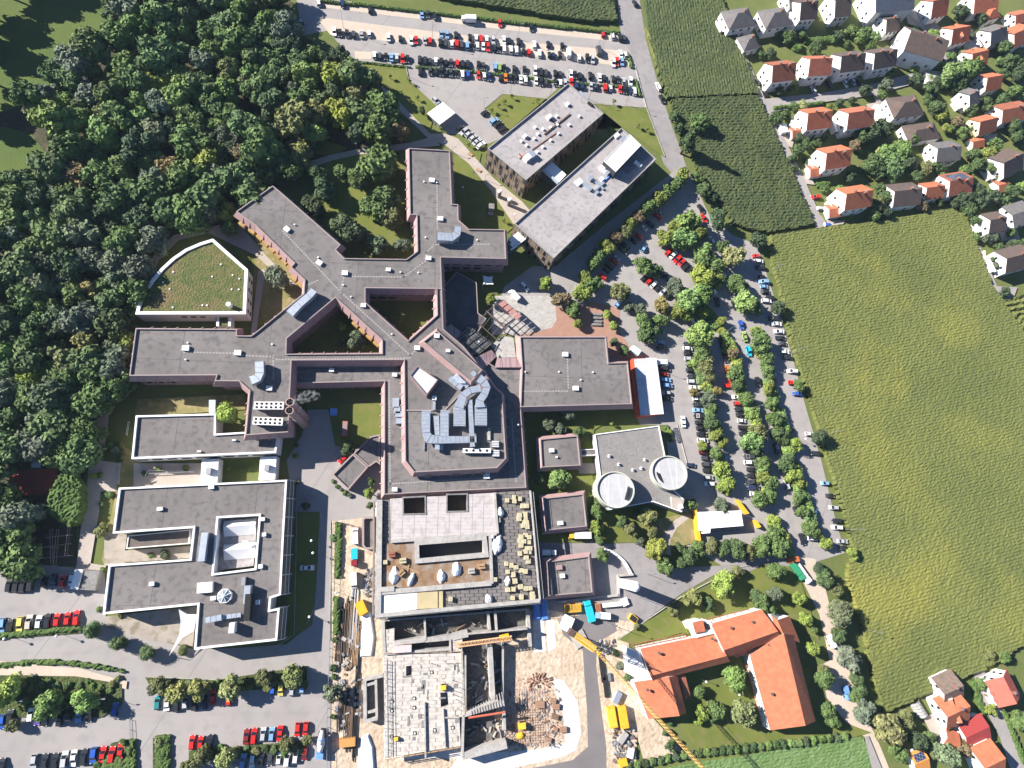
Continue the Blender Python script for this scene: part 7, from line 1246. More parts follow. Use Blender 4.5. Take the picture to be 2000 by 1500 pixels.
for i, (px, h, l) in enumerate((([(690, 116), (803, 128), (803, 131), (690, 120)], 1, 'dark clipped hedge under the left part of the third parking row'), ([(811, 126), (925, 137), (925, 140), (811, 130)], 1, 'dark clipped hedge between the double parking rows, left section'), ([(927, 136), (1000, 143), (1100, 157), (1248, 168), (1248, 171), (1100, 161), (1000, 147), (927, 141)], 1, 'dark clipped hedge between the double parking rows, long right section'),
        ([(625, -4), (700, 4), (1000, 38), (1212, 60), (1212, 64), (1000, 43), (700, 8), (625, 0)], 1.4, 'long dark hedge along the top edge of the gravel car park'), ([(1224, 100), (1229, 102), (1239, 131), (1232, 130)], 1.2, 'short dark hedge at the right end of the gravel rows'), ([(1240, 152), (1244, 153), (1255, 186), (1248, 186)], 1.2, 'short dark hedge at the right end of the double rows'),
        ([(-40, 1236), (0, 1236), (150, 1222), (158, 1226), (158, 1232), (0, 1248), (-40, 1250)], 1.3, 'long low hedge below the upper parking row in the lower left'), ([(-40, 1296), (0, 1296), (60, 1289), (130, 1290), (190, 1298), (243, 1310), (243, 1314), (190, 1308), (130, 1300), (60, 1298), (0, 1306), (-40, 1310)], 1.2, 'curved low hedge between the clinic road and the footpath'),
        ([(185, 1496), (258, 1480), (252, 1448), (262, 1446), (268, 1560), (180, 1560)], 1.3, 'hedge at the right end of the bottom left parking row'), ([(302, 1437), (331, 1435), (330, 1550), (305, 1550)], 1.4, 'broad upright hedge strip between the two bottom car park aisles'),
        ([(655, 1022), (668, 1022), (665, 1128), (654, 1128)], 1.3, 'green hedge strip along the site fence beside the road'), ([(653, 1165), (662, 1165), (663, 1240), (650, 1240)], 1.4, 'green hedge strip above the timber store beside the road'),
        ([(1300, 832), (1306, 830), (1313, 862), (1308, 861)], 1.2, 'small yellow-green hedge strip beside the bicycle racks'), ([(1572, 73), (1630, 68), (1630, 78), (1573, 81)], 2, 'clipped hedge block in the garden above the row of four houses'), ([(1512, 206), (1612, 196), (1612, 201), (1514, 212)], 1.5, 'hedge along the south side of the hamlet street'),
        ([(1594, 355), (1622, 352), (1624, 358), (1597, 364)], 1.4, 'small hedge beside the drive of the field corner house'), ([(1898, 1330), (1908, 1330), (1930, 1395), (1918, 1398)], 1.6, 'rounded hedge along the lane in the lower right'), ([(1960, 1390), (1968, 1390), (2010, 1490), (2000, 1495)], 1.4, 'hedge on the right side of the lane at the bottom'), ([(1725, 1386), (1815, 1340), (1818, 1344), (1728, 1394)], .5, 'bright green grass verge hedge along the lower edge of the maize field'),
        ([(1855, 1312), (1890, 1297), (1893, 1300), (1860, 1318)], 1.2, 'bright hedge at the start of the lane beside the maize field'))):
    hedge(px, h, l, sd=i + 20)

# ---------------------------------------------------------------- cars
def car_proto(kind):
    """origin on the ground, nose towards +x"""
    L, Wd, H = {'hatch': (4.1, 1.75, 1.48), 'estate': (4.7, 1.82, 1.5), 'sedan': (4.6, 1.8, 1.42), 'van': (5.6, 2.05, 2.4), 'small': (3.6, 1.65, 1.5), 'suv': (4.6, 1.88, 1.72)}[kind]
    hw = Wd / 2; F_, Bk = L / 2, -L / 2; belt = .92 if kind != 'van' else 1.15
    prof = [(Bk, .35), (Bk - .02, .62), (Bk + .05, belt - .02)]
    if kind == 'sedan': cab = [(Bk + .75, belt + .02), (Bk + 1.35, H - .03), (F_ - 2.05, H), (F_ - 1.15, belt)]
    elif kind == 'van': cab = [(Bk + .06, belt), (Bk + .12, H - .05), (F_ - 1.35, H), (F_ - .75, belt + .1)]
    elif kind in ('estate', 'suv'): cab = [(Bk + .1, belt), (Bk + .42, H - .05), (F_ - 2.0, H), (F_ - 1.1, belt)]
    else: cab = [(Bk + .08, belt), (Bk + .5, H - .05), (F_ - 1.75, H), (F_ - .95, belt)]
    hood = [(F_ - .3, belt - .12), (F_ - .04, .68), (F_, .35)]
    low = prof + ([(cab[0][0], belt)] if kind == 'sedan' else []) + [(cab[3][0], cab[3][1])] + hood
    b = MB(); n = len(low)
    def yw(x, z): return hw * (1 - .10 * max(0, (abs(x) - (L / 2 - .7)) / .7) ** 2) * (1 if z < .8 else .97)
    Lf = [(x, -yw(x, z), z) for x, z in low]; Rt = [(x, yw(x, z), z) for x, z in low]
    b.add(Lf + Rt, [(i, n + i, n + i + 1, i + 1) for i in range(n - 1)] + [tuple(range(n)), tuple(range(2 * n - 1, n - 1, -1)), (n - 1, 2 * n - 1, n, 0)])
    ins = .24 if kind != 'van' else .1
    B4 = [(cab[0][0], s * hw * .95, cab[0][1]) for s in (-1, 1)] + [(cab[3][0], s * hw * .93, cab[3][1]) for s in (1, -1)]
    T4 = [(cab[1][0], s * (hw - ins), cab[1][1]) for s in (-1, 1)] + [(cab[2][0], s * (hw - ins), cab[2][1]) for s in (1, -1)]
    b.add(B4 + T4, [(4, 7, 6, 5), (0, 3, 7, 4), (2, 1, 5, 6), (1, 0, 4, 5), (3, 2, 6, 7)])
    body = b.mesh('body', PAINT)
    def pane(q, name, eps=.015):
        v = [Vector(p) for p in q]; nn = (v[1] - v[0]).cross(v[3] - v[0]).normalized(); c_ = sum(v, Vector()) / 4
        m = MB(); m.add([c_ + (p - c_) * .9 + nn * eps for p in v], [(0, 1, 2, 3)]); return m.mesh(name, GLASS)
    ws = pane([B4[3], B4[2], T4[2], T4[3]], 'windscreen'); rw = pane([B4[1], B4[0], T4[0], T4[1]], 'rear_window')
    if kind == 'van': sw = [pane([(F_ - 1.9, -hw * .95, belt + .1), (F_ - .95, -hw * .94, belt + .1), (F_ - 1.4, -(hw - .1), H - .25), (F_ - 1.9, -(hw - .1), H - .25)], 'side_window', .03), pane([(F_ - .95, hw * .94, belt + .1), (F_ - 1.9, hw * .95, belt + .1), (F_ - 1.9, hw - .1, H - .25), (F_ - 1.4, hw - .1, H - .25)], 'side_window', .03)]
    else: sw = [pane([B4[0], B4[3], T4[3], T4[0]], 'side_window'), pane([B4[2], B4[1], T4[1], T4[2]], 'side_window')]
    wm = MB(); wm.tube((0, -.1, 0), (0, .1, 0), .32, .32, 10); wm.tube((0, -.11, 0), (0, .11, 0), .17, .17, 8, 1); wh = wm.mesh('wheel', [TYRE, RIM])
    parts = [('body', body, (0, 0, 0)), ('windscreen', ws, (0, 0, 0)), ('side_window', sw[0], (0, 0, 0)), ('side_window', sw[1], (0, 0, 0))] + ([('rear_window', rw, (0, 0, 0))] if kind != 'van' else [])
    parts += [('wheel', wh, (x, y, .32)) for x in (F_ - .8, Bk + .8) for y in (-hw + .06, hw - .06)]
    if kind != 'van': hl = MB(); [hl.box(F_ - .12, s * hw * .68, .6, .18, .34, .14) for s in (1,)]; hm = hl.mesh('headlight', WHT); parts += [('headlight', hm, (0, 0, 0)), ('headlight', hm, (0, -hw * 1.36, 0))]
    return parts
CARP = {k: car_proto(k) for k in ('hatch', 'estate', 'sedan', 'van', 'small', 'suv')}
CC = {'w': ((.75, .75, .74), 'white'), 'k': ((.025, .027, .03), 'black'), 'd': ((.055, .058, .065), 'dark grey'), 's': ((.42, .43, .44), 'silver'), 'r': ((.58, .025, .02), 'red'), 'b': ((.03, .1, .42), 'blue'), 'l': ((.2, .36, .6), 'light blue'), 'n': ((.02, .035, .09), 'navy blue'), 'o': ((.75, .2, .02), 'orange'), 'y': ((.6, .5, .12), 'yellow'), 'g': ((.45, .4, .34), 'beige'), 't': ((.02, .2, .22), 'teal'), 'm': ((.2, .02, .02), 'dark red'), 'e': ((.25, .34, .1), 'yellow-green'), 'p': ((.12, .06, .3), 'purple'), 'c': ((.02, .4, .6), 'cyan')}
KIND = {'hatch': 'hatchback', 'estate': 'estate car', 'sedan': 'saloon car', 'van': 'van', 'small': 'small car', 'suv': 'high-roofed car'}
NC = [0]
CARS = []
def car(px, py, c_, ang, label, kind=None, group=None, flip=None):
    k = 1 / math.hypot(W(px + 1, py)[0] - W(px, py)[0], W(px + 1, py)[1] - W(px, py)[1])
    CARS.append((px, py, c_, ang, label, kind or R.choice(('hatch', 'hatch', 'estate', 'sedan', 'small', 'suv', 'hatch')), group, flip, k))
def make_car(px, py, c_, ang, label, kind, group, flip, k, rest=None):
    h = .8; x, y = W(px, py, h)
    u = Vector(W(px + math.cos(math.radians(ang)) * 8, py - math.sin(math.radians(ang)) * 8, h)) - Vector((x, y)); rz = math.atan2(u.y, u.x)
    if flip if flip is not None else R.random() < .35: rz += math.pi
    rgb = CC[c_][0]
    if rest is not None:
        ca, sa = math.cos(rz), math.sin(rz)
        for nm, me, loc in CARP[kind]:
            for mi_, m in enumerate(me.materials):
                key = m if m != PAINT else c_; i = rest[1].setdefault(key, len(rest[1])); fs = [f for f in me.polygons if f.material_index == mi_]
                rest[0].add([(x + ca * (q.co.x + loc[0]) - sa * (q.co.y + loc[1]), y + sa * (q.co.x + loc[0]) + ca * (q.co.y + loc[1]), .08 + q.co.z + loc[2]) for q in me.vertices], [tuple(f.vertices) for f in fs], i)
        return
    t = thing('parked_car' if kind != 'van' else 'parked_van', label, 'car' if kind != 'van' else 'van', (x, y, .08), group, rz)
    for nm, me, loc in CARP[kind]:
        o = bpy.data.objects.new(nm, me); C.objects.link(o); o.parent = t; o.location = loc
        if nm == 'body': v = R.uniform(.9, 1.1); o.color = (rgb[0] * v, rgb[1] * v, rgb[2] * v, 1)
def row(spec, ox, oy, ang, where, sort=0, group=None, q=4.0, order='from the left'):
    """spec: 'x,y,c[kind] ...' in quarter-size tile pixels"""
    L = []
    for s in spec.split():
        x, y, c_ = s.split(','); L.append((ox + float(x) / q, oy + float(y) / q, c_[0], {'v': 'van', 'e': 'estate', 's': 'sedan', 'm': 'small', 'u': 'suv'}.get(c_[1:2])))
    L.sort(key=lambda p: p[sort])
    for i, (x, y, c_, kd) in enumerate(L):
        a = ang(x, y) if callable(ang) else ang
        car(x, y, c_, a, '%s %s, %s %s %s' % (CC[c_][1], 'van' if kd == 'van' else 'car', ORD[i], order, where), kd, group or 'cars parked ' + where)
T2 = (500, 0)
row('490,20,w 675,25,n 890,75,k 1295,110,l 1340,110,d 1397,120,k 1905,180,r 2150,215,k 2710,265,r 2785,280,w 2845,292,k 2875,297,d', *T2, 97, 'in the topmost gravel row')
row('612,245,w 655,257,k 710,262,k 762,267,d 825,265,s 885,263,w 1035,290,w 1128,300,k 1213,315,w 1250,312,r 1320,315,s 1360,318,r 1447,265,l 1493,270,l 1562,275,k 1672,290,k 1720,295,w 1757,302,r 1802,305,w 1853,312,s 1937,310,w 1978,320,k 2050,325,k 2175,350,w 2283,345,k 2392,362,k', *T2, 92, 'in the second gravel row')
row('1440,330,k 1480,335,d 1530,342,w 1568,342,r 1607,347,d 1650,355,l 1690,355,k 1730,357,w 1775,362,w 1813,367,r 1860,375,k 1895,377,d 1938,380,w 1990,387,w 2035,390,w 2092,400,k 2132,407,r 2215,415,w 2293,427,k 2323,432,n 2375,425,k 2440,415,wv 2525,452,w 2588,455,k 2630,462,s 2793,490,w 2818,482,r 2860,482,l', *T2, 92, 'in the third gravel row')
row('2675,397,dv 2850,420,w 2887,430,w', *T2, 98, 'in the trio at the right gravel end')
row('925,430,w 968,437,d 1015,440,k 1058,447,l 1100,447,s 1145,457,r 1183,460,k 1280,465,k 1322,472,k 1360,475,d 1405,475,w 1447,485,k 1485,488,k 1523,490,d 1573,492,r 1615,500,k 1655,500,k 1740,510,k 1775,517,d 1870,520,l 1903,525,e 1940,530,k 2017,540,k 2097,545,k 2180,550,w 2228,560,k 2265,567,d', *T2, 90, 'above the dark hedge, left half')
row('338,570,k 377,577,d 460,580,w 493,585,k 530,595,k 612,590,ku 685,602,w 720,610,k 793,615,k 830,620,d 872,630,s 925,635,w', 1000, 0, 92, 'above the dark hedge, right half')
row('1283,555,k 1360,557,d 1405,560,k 1448,560,k 1485,567,k 1522,570,d 1567,575,k 1613,580,w 1657,580,b 1738,585,r 1783,590,w 1822,597,n 1910,607,k 1950,605,o 1987,610,k 2030,612,k 2068,618,w 2105,622,w 2187,630,w 2228,637,k 2265,640,d 2340,645,k 2378,647,w', *T2, 92, 'below the dark hedge, left half')
row('415,650,s 465,640,r 502,667,n 547,672,n 617,672,s 655,677,n 728,682,r 770,685,w 845,695,r 882,700,k 925,705,n 957,712,w', 1000, 0, 92, 'below the dark hedge, right half')
car(1285.7, 168.7, 'w', 115, 'white car parked on the verge of the access road by the maize field', 'estate'); car(1293, 193, 'k', 115, 'black car parked on the verge of the access road below the white one', 'sedan'); car(1240, 6, 'k', 115, 'black car on the access road at the top edge of the picture', 'hatch')
car(586, 43, 's', 178, 'silver car parked under the wood edge at the upper left of the gravel lot', 'hatch')
row('1595,995,k 1627,1025,s 1662,1045,s 1695,1075,s 1725,1105,s 1757,1132,w', *T2, 38, 'in the slanted row between carport and office block')
row('1785,880,k 1860,945,l 1890,970,k 1927,1010,k', *T2, 35, 'in the slanted row on the lawn edge'); car(851, 196, 's', 130, 'silver car parked half under the upper corner of the white carport', 'hatch')
row('1375,1185,k 1375,1222,w 1380,1262,k 1387,1302,s 1392,1350,k 1397,1392,k 1407,1440,k 1413,1480,s 1428,1528,w', 1000, 375, -2, 'in the parking column opposite the container building', 1, order='from the top')
row('1445,115,w 1450,160,k 1455,205,l 1462,250,k 1468,300,k 1477,345,k 1482,392,k 1492,440,w 1505,532,m 1518,580,d 1527,630,d 1530,675,k 1535,730,s 1545,780,w', 1000, 750, -2, 'in the parking column beside the lecture hall', 1, order='from the top')
row('1175,1335,wv 1195,1380,k 1190,1425,r 1200,1468,l 1212,1512,lu 1207,1570,s 1213,1613,k', 1000, 375, -2, 'in the short column at the container building', 1, order='from the top')
row('1162,1175,l 1165,1218,k 1155,1088,e', 1000, 375, -2, 'in the group north of the container building', 1, order='from the top')
car(1208, 593, 'l', 45, 'light blue car half under a tree north-east of the brick yard', 'hatch'); car(1334.5, 823.5, 'w', 95, 'white car driving along the lane beside the lecture hall', 'sedan'); car(1350, 908.5, 'n', -5, 'navy car parked alone beside the round drum of the lecture hall', 'small')
row('1700,15,r 1752,102,w 1767,152,r 1775,197,k 1787,240,k 1795,287,w 1810,340,k 1812,387,k 1842,520,k 1852,567,d 1857,612,w 1872,667,k 1877,715,k 1885,765,d 1892,808,n 1902,857,w', 1000, 750, -2, 'in the middle parking column of the eastern lot', 1, order='from the top')
row('1640,578,l 1645,612,k', 1000, 750, -4, 'in the tree-shaded pair beside the middle column', 1, order='from the top')
row('1445,1010,w', 1000, 375, 0, 'crosswise under the upper eastern lot trees')
row('1630,1095,k 1640,1180,k 1665,1290,k 1685,1387,o 1703,1480,r 1790,1037,b 1818,1130,e 1850,1242,c 1762,1337,n 1920,1480,k 1605,860,k 1660,665,s 1580,770,w 1735,880,k 1920,1105,b', 1000, 375, lambda x, y: -76, 'along the kerbs of the upper eastern lot', 1, order='from the top')
row('1475,130,k 1497,205,r 1562,378,w', 1000, 375, -62, 'by the field trees topping the eastern lot', 1, order='from the top')
row('1148,160,s 1137,190,r 1030,282,w 1080,250,n 985,345,r 945,377,k 890,425,k 868,452,k 815,515,s 797,545,r 762,580,k 740,610,k 708,660,r', 1000, 375, -38, 'under the tree row beside the office block', 1, order='from the top')
car(1257.5, 485, 'l', 60, 'light blue car driving in the shaded aisle of the upper eastern lot', 'small')
row('1227,467,r 1262,490,w 1292,525,r 1327,550,r 1360,580,k 1397,605,k 1422,635,n', 1000, 375, 42, 'in the slanted row nearest the big field trees')
row('1040,665,k 1075,693,r 1112,720,w 1142,750,k 1178,780,s 1222,805,k', 1000, 375, 42, 'in the slanted middle row of the upper lot'); row('1167,640,n 1208,665,n 1248,697,w', 1000, 375, -45, 'in the shaded trio behind the slanted row')
row('1905,500,r 1930,540,w 1940,590,k 1955,665,k 1967,700,l 1970,740,l 1980,780,k 1990,850,w 2015,825,k 2035,985,k 2070,1030,w 2085,1090,w 2098,1140,k 2115,1185,d 2127,1248,w 2147,1290,k 2190,1400,w 2030,1425,l 2030,1470,r 2200,1490,r', 1000, 375, -3, 'along the maize field, upper half', 1, order='from the top')
row('228,75,b 165,360,k 325,390,w 372,540,k 445,775,l 485,872,k 515,965,s 537,1068,k 540,1120,w 583,1228,s 590,1280,k', 1500, 750, -3, 'in the column along the maize field, lower half', 1, order='from the top')
row('15,270,k 37,390,k 65,510,n 118,678,k 147,790,s 295,880,r 217,990,k 267,1213,k', 1500, 750, -72, 'at the kerbs of the lower eastern lot', 1, order='from the top')
row('320,940,k 335,997,l 360,1077,k 350,1207,w', 1500, 750, -5, 'half under the tree strip near the maize field', 1, order='from the top')
row('372,40,r 412,128,s 465,258,b', 1500, 375, 0, 'at the field corner house drive', 1, order='from the top')
row('355,700,w 480,662,k 605,655,w 665,640,l 712,640,k', 1500, 0, -60, 'in front of the row of four houses'); row('1920,640,k 1980,735,k', 1000, 0, 110, 'parked on the hamlet side of the field path', 1, order='from the top')
row('70,72,k 130,70,k 182,70,k 237,60,k 345,45,k 420,35,d 490,42,r 562,30,w', 0, 1125, 80, 'in the shady row at the wood edge')
row('15,388,l 75,388,k 155,378,y 228,362,gu 303,362,w 370,352,k 445,345,r 527,335,r 597,327,r', 0, 1125, 83, 'in the row above the long low hedge')
row('15,1140,b 80,1100,k 240,1087,w 292,1110,p 352,1110,k 465,1110,k 540,1077,k 617,1080,l 700,1080,k 900,1045,b', 0, 1125, 83, 'under the trees of the lower left planting bed')
row('1230,990,t 1305,992,w 1378,1000,k 1447,985,s 1520,990,k 1595,987,n 1663,945,r 1787,960,r 2130,880,b 2193,885,y 2280,892,s 2360,872,l', 0, 1125, 86, 'in the row under the olive trees')
row('15,1480,k 265,1450,s 350,1452,k 430,1450,k 505,1432,s 575,1425,w 655,1415,k 732,1402,b 803,1395,r 873,1397,r 942,1367,r', 0, 1125, 82, 'in the bottom left parking row')
row('1500,1300,r 1567,1300,r 1640,1302,k 1925,1255,m 1983,1250,r 2055,1237,s 2122,1237,l 2187,1232,r 2325,1200,r 2388,1195,r', 0, 1125, 84, 'in the row above the bottom hedge')
row('1900,1452,l 1972,1442,w 2042,1432,k 2110,1427,d 2178,1425,w 2242,1427,w 2308,1412,w 2383,1387,m', 0, 1125, 83, 'in the bottom row nearest the concrete mixer')
car(600, 1109, 'w', 1, 'white saloon car in the shade of the clinic on the yard road', 'sedan', flip=False); car(669, 897, 'r', 35, 'red and white car nose under the diagonal pink annex', 'small')
car(1024.5, 559.5, 'w', -48, 'white car standing in the shade of the office block at the forecourt', 'estate', flip=False); car(1004, 577, 'w', -48, 'white box van standing on the concrete forecourt', 'van', flip=True)
car(694.5, 1047, 'w', 92, 'white van beside the pink pump house', 'van', flip=False); car(692, 1134, 'w', 92, 'white van on the sand at the top of the store yard', 'van', flip=True)
CARS.sort(key=lambda c: -c[8])
for c_ in CARS[:300]: make_car(*c_)
_rc = (MB(), {})
for c_ in CARS[300:]: make_car(*c_, rest=_rc)
tag(_rc[0].build('distant_parked_cars', [k if not isinstance(k, str) else mat('car_paint_' + CC[k][1].replace(' ', '_'), CC[k][0], None, rough=.28, spec=.5) for k in _rc[1]]), 'the farthest parked cars of the gravel rows', kind='stuff')
# lorries, camper, special vehicles
def truck(label, px, py, ang, L, Wd, H, cabm, boxm, cat='truck', name='truck', z0=1.0, cabL=1.8, drum=False):
    x, y = W(px, py, H / 2); u = Vector(W(px + math.cos(math.radians(ang)) * 8, py - math.sin(math.radians(ang)) * 8, H / 2)) - Vector((x, y)); t = thing(name, label, cat, (x, y, 0), None, math.atan2(u.y, u.x))
    def bl(b, nm, m, smooth=False):
        o = bpy.data.objects.new(nm, b.mesh(nm, m, smooth=smooth)); C.objects.link(o); o.parent = t; return o
    b = MB(); b.box(L / 2 - cabL / 2, 0, .5, cabL, Wd * .95, 1.9, taper=.9); cb = bl(b, 'cab', cabm); b = MB(); b.box(L / 2 - .06, 0, 1.5, .14, Wd * .8, .6); bl(b, 'windscreen', GLASS); b = MB(); b.box(0, 0, .5, L, Wd * .5, .35); bl(b, 'chassis', BLACK)
    b = MB()
    if drum: b.tube((L / 2 - cabL - .3, 0, 1.9), (-.2, 0, 2.3), .7, 1.25, 12); b.tube((-.2, 0, 2.3), (-L / 2 + .2, 0, 2.6), 1.25, .55, 12); bl(b, 'drum', boxm, True); b = MB(); [b.tube((L / 2 - cabL - .3 - 1.2 * k, 0, 1.95 + .12 * k), (L / 2 - cabL - .6 - 1.2 * k, 0, 1.97 + .12 * k), .8 + .17 * k, .83 + .17 * k, 12) for k in range(4)]; bl(b, 'drum_stripe', BLUEP)
    else: b.box(-cabL / 2 - .1, 0, z0, L - cabL - .2, Wd, H - z0); bl(b, 'box', boxm)
    for xx in (L / 2 - 1, -L / 2 + 1.4, -L / 2 + 2.6) if L > 6 else (L / 2 - .9, -L / 2 + 1):
        for s in (-1, 1): b = MB(); b.tube((xx, s * (Wd / 2 - .3), .5), (xx, s * (Wd / 2 - .02), .5), .5, .5, 10); bl(b, 'wheel', TYRE)
    return t
truck('white motorhome with roof hatches parked in the topmost gravel row', 915.5, 37, 178, 6.6, 2.3, 2.9, WHT, WHT, 'motorhome', 'motorhome', .6, 1.4)
truck('white concrete mixer with blue cab at the bottom of the lower car park', 627, 1453, -96, 8.5, 2.5, 3.6, BLUEP, WHR, 'concrete mixer', 'concrete_mixer', drum=True, cabL=1.7)
truck('small dark red flatbed lorry with a teal load beside the pink pump house', 692.5, 1088, -90, 5.8, 2.2, 1.6, mat('dark_red_paint', (.22, .02, .03), None), TURQ, z0=.9, cabL=2.0)
truck('turquoise tipper lorry below the southern pink pavilion', 1150.5, 1193, 105, 7.4, 2.5, 2.2, TURQ, TURQ, z0=.8)
truck('short lorry with blue cab and rounded white box beside the turquoise tipper', 1176, 1202, 176, 5.6, 2.2, 2.4, mat('light_blue_paint', (.25, .4, .7), None), WHT, z0=.8)
truck('yellow-cabbed lorry with white box standing between two pink pavilions', 1132, 1045.5, 180, 8.2, 2.4, 2.8, YELP, WHR)
truck('white box trailer van in the shade north of the southern pink pavilion', 1071.5, 1079, 0, 5.2, 2.0, 2.2, WHT, WHT)
truck('green lorry at the end of the service road beside the field trees', 1556, 1115, -55, 7, 2.4, 2.2, mat('green_paint', (.03, .25, .12), None), mat('green_paint', (.03, .25, .12), None))
truck('white open truck beside the green lorry at the field trees', 1567, 1120, -55, 7.5, 2.3, 1.8, WHT, WHR)
truck('rust-orange tractor digger at the end of the eastern car park', 1548, 1093, 10, 4.2, 2.2, 2.2, mat('rust_orange_paint', (.45, .13, .04), None), mat('rust_orange_paint', (.45, .13, .04), None), 'tractor', 'tractor', 1.0, 1.6)
truck('silver van trailer standing on the road right of the school', 1622, 1252, -65, 4.6, 1.9, 1.9, WHT, WHR); truck('small blue lorry parked right of the school under the trees', 1652, 1352, -75, 4.6, 1.9, 1.8, BLUEP, BLUEP)

# ---------------------------------------------------------------- lamps and small things
LP = [((671, 55), 10.4, 'top left of the gravel car park'), ((844.5, 75), 10.4, 'top middle of the gravel car park'), ((1011, 75), 8, 'between the second and third gravel rows on the right'), ((1167.5, 92.5), 9, 'right end of the gravel car park'), ((1073.7, 189), 8, 'on the lane behind the darker office block'), ((1149.5, 194), 8, 'on the lane right of the darker office block corner'), ((1221, 204), 8, 'on the lane near the access road'), ((797, 150), 6, 'beside the lawn corner under the double rows'), ((996, 185), 6, 'on the lane edge above the dry lawn'), ((945, 210), 6, 'at the drive bend beside the dry lawn'),
 ((1502, 535), 9, 'field edge of the eastern lot, topmost'), ((1545, 691), 9, 'field edge of the eastern lot, second'), ((1650, 1034.5), 9, 'field edge of the eastern lot, lowest'), ((1413.7, 651), 8, 'in the trees of the upper eastern lot'), ((1461, 801), 9, 'between the columns of the eastern lot'), ((1605, 850), 9, 'hidden in the field edge tree'),
 ((884, 299), 4, 'on the path right of the north wing, upper'), ((947, 352), 4, 'on the path right of the north wing, lower'), ((1286, 722), 6, 'beside the group of three parked cars'), ((1262, 1120), 6, 'at the road bend south of the pink pavilions'), ((1182, 1215), 10, 'in the middle of the building site road head'), ((1246, 1165), 6, 'beside the tall white tank'), ((220, 1500), 6, 'at the bottom edge beside the hedge'), ((60, 1360), 6, 'beside the narrow path in the lower left bed'), ((212, 1358), 5, 'leaning over the lower left planting bed'), ((1690, 1230), 7, 'field trees right of the school')]
for (p, h, l) in LP:
    x, y = W(*p); t = thing('street_lamp', 'grey lamp post with flat head ' + l if len(('grey lamp post with flat head ' + l).split()) <= 16 else 'lamp post ' + l, 'street lamp', (x, y, 0), 'lamp posts of the campus')
    b = MB(); b.tube((x, y, 0), (x, y, h), .09, .06, 6); b.build('post', STEEL, t); b = MB(); b.tube((x, y, h), (x + .9, y + .1, h + .12), .05, .04, 5); b.box(x + 1.0, y + .1, h + .05, .9, .34, .12, .1); b.build('lamp_head', STEEL, t)
G2 = 'white globe lamps of the campus'
for i, (px, py, l) in enumerate(((705, 224, 'in the tree shade north of the hospital garden'), (904, 365, 'on the dark lawn right of the north wing'), (1006, 418, 'on the lawn corner by the office block'), (926, 336, 'beside the curved path right of the north wing'), (608, 1056, 'on the shaded lawn east of the clinic, upper'), (611, 1080, 'on the shaded lawn east of the clinic, middle'), (604, 1205, 'on the shaded lawn east of the clinic, lower'), (109, 1243, 'on the hedge end beside the clinic road'), (7, 1248, 'at the left edge beside the clinic road'), (358, 1356, 'between the olive trees of the lower car park'), (1380, 1332, 'in the dark school courtyard, upper'), (1445, 1357, 'in the dark school courtyard, lower'), (695, 279, 'beside the path fork north of the garden'), (1574, 857, 'at the field edge beside the dark tree'), (656, 1158, 'on the fence beside the timber yard'))):
    x, y = W(px, py, 4); t = thing('globe_lamp', 'white globe lamp ' + l, 'lamp', (x, y, 0), G2); b = MB(); b.tube((x, y, 0), (x, y, 3.7), .06, .05, 5); b.build('post', STEEL, t); b = MB(); b.tube((x, y, 3.6), (x, y, 3.85), .25, .45, 8, caps=False); b.tube((x, y, 3.85), (x, y, 4.15), .45, .2, 8); b.build('globe', WHT, t)
# chimneys of the air intake on the lawn
for i, (px, py, tx, ty) in enumerate(((974, 385, 979, 367), (993, 401, 996, 388))):
    x, y = W(px, py); t = thing('air_intake', ('tall grey ventilation cylinder on the lawn edge, upper left of two', 'tall grey ventilation cylinder on the lawn edge, lower right of two')[i], 'air intake', (x, y, 0), 'ventilation cylinders on the lawn'); b = MB(); b.tube((x, y, 0), (x, y, 4.4), .85, .85, 14); b.build('shaft', CONCD, t); b = MB(); b.tube((x, y, 4.4), (x, y, 5.1), .95, .6, 14); b.build('cowl', WHT, t); b = MB(); b.tube((x, y, 0), (x, y, .35), 1.4, 1.4, 16); b.build('base', WHT, t)
cont('plant_box', 'square concrete shaft box on the dark lawn right of the north wing, upper', 959.5, 406, 2.2, 2.2, 3, 0, CONC, 'shaft', (CONCD,)); cont('plant_box', 'square concrete shaft box on the dark lawn right of the north wing, lower', 958, 418, 2.2, 1.8, 1, 0, CONCD, 'shaft', (CONC,))
for i, (px, py, a) in enumerate(((919, 302, -40), (759, 173, -35), (935, 333, -30))): cont('bench', ('picnic bench on the lawn beside the office block corner', 'bench beside the path at the wood corner', 'curved bench on the path right of the north wing')[i], px, py, 2.2, 1.2, .7, a, WOOD, 'bench')
for i in range(4): cont('bench_table', 'long grey slatted table in the brick yard, %s from the top' % ORD[i], 1165, 614 + i * 7 + (0 if i < 3 else -1), 4.2, 1, .8, 0, CONCD, 'table')
b = MB(); [b.box(*W(1318 + i * .9, 836 + i * 2.9, .5), 0, 1.6, .3, .8, .25) for i in range(10)]; tag(b.build('bicycle_rack', STEEL, loc=(*W(1322, 850), 0)), 'long dark bicycle rack beside the lane north-east of the lecture hall', 'bicycle rack')
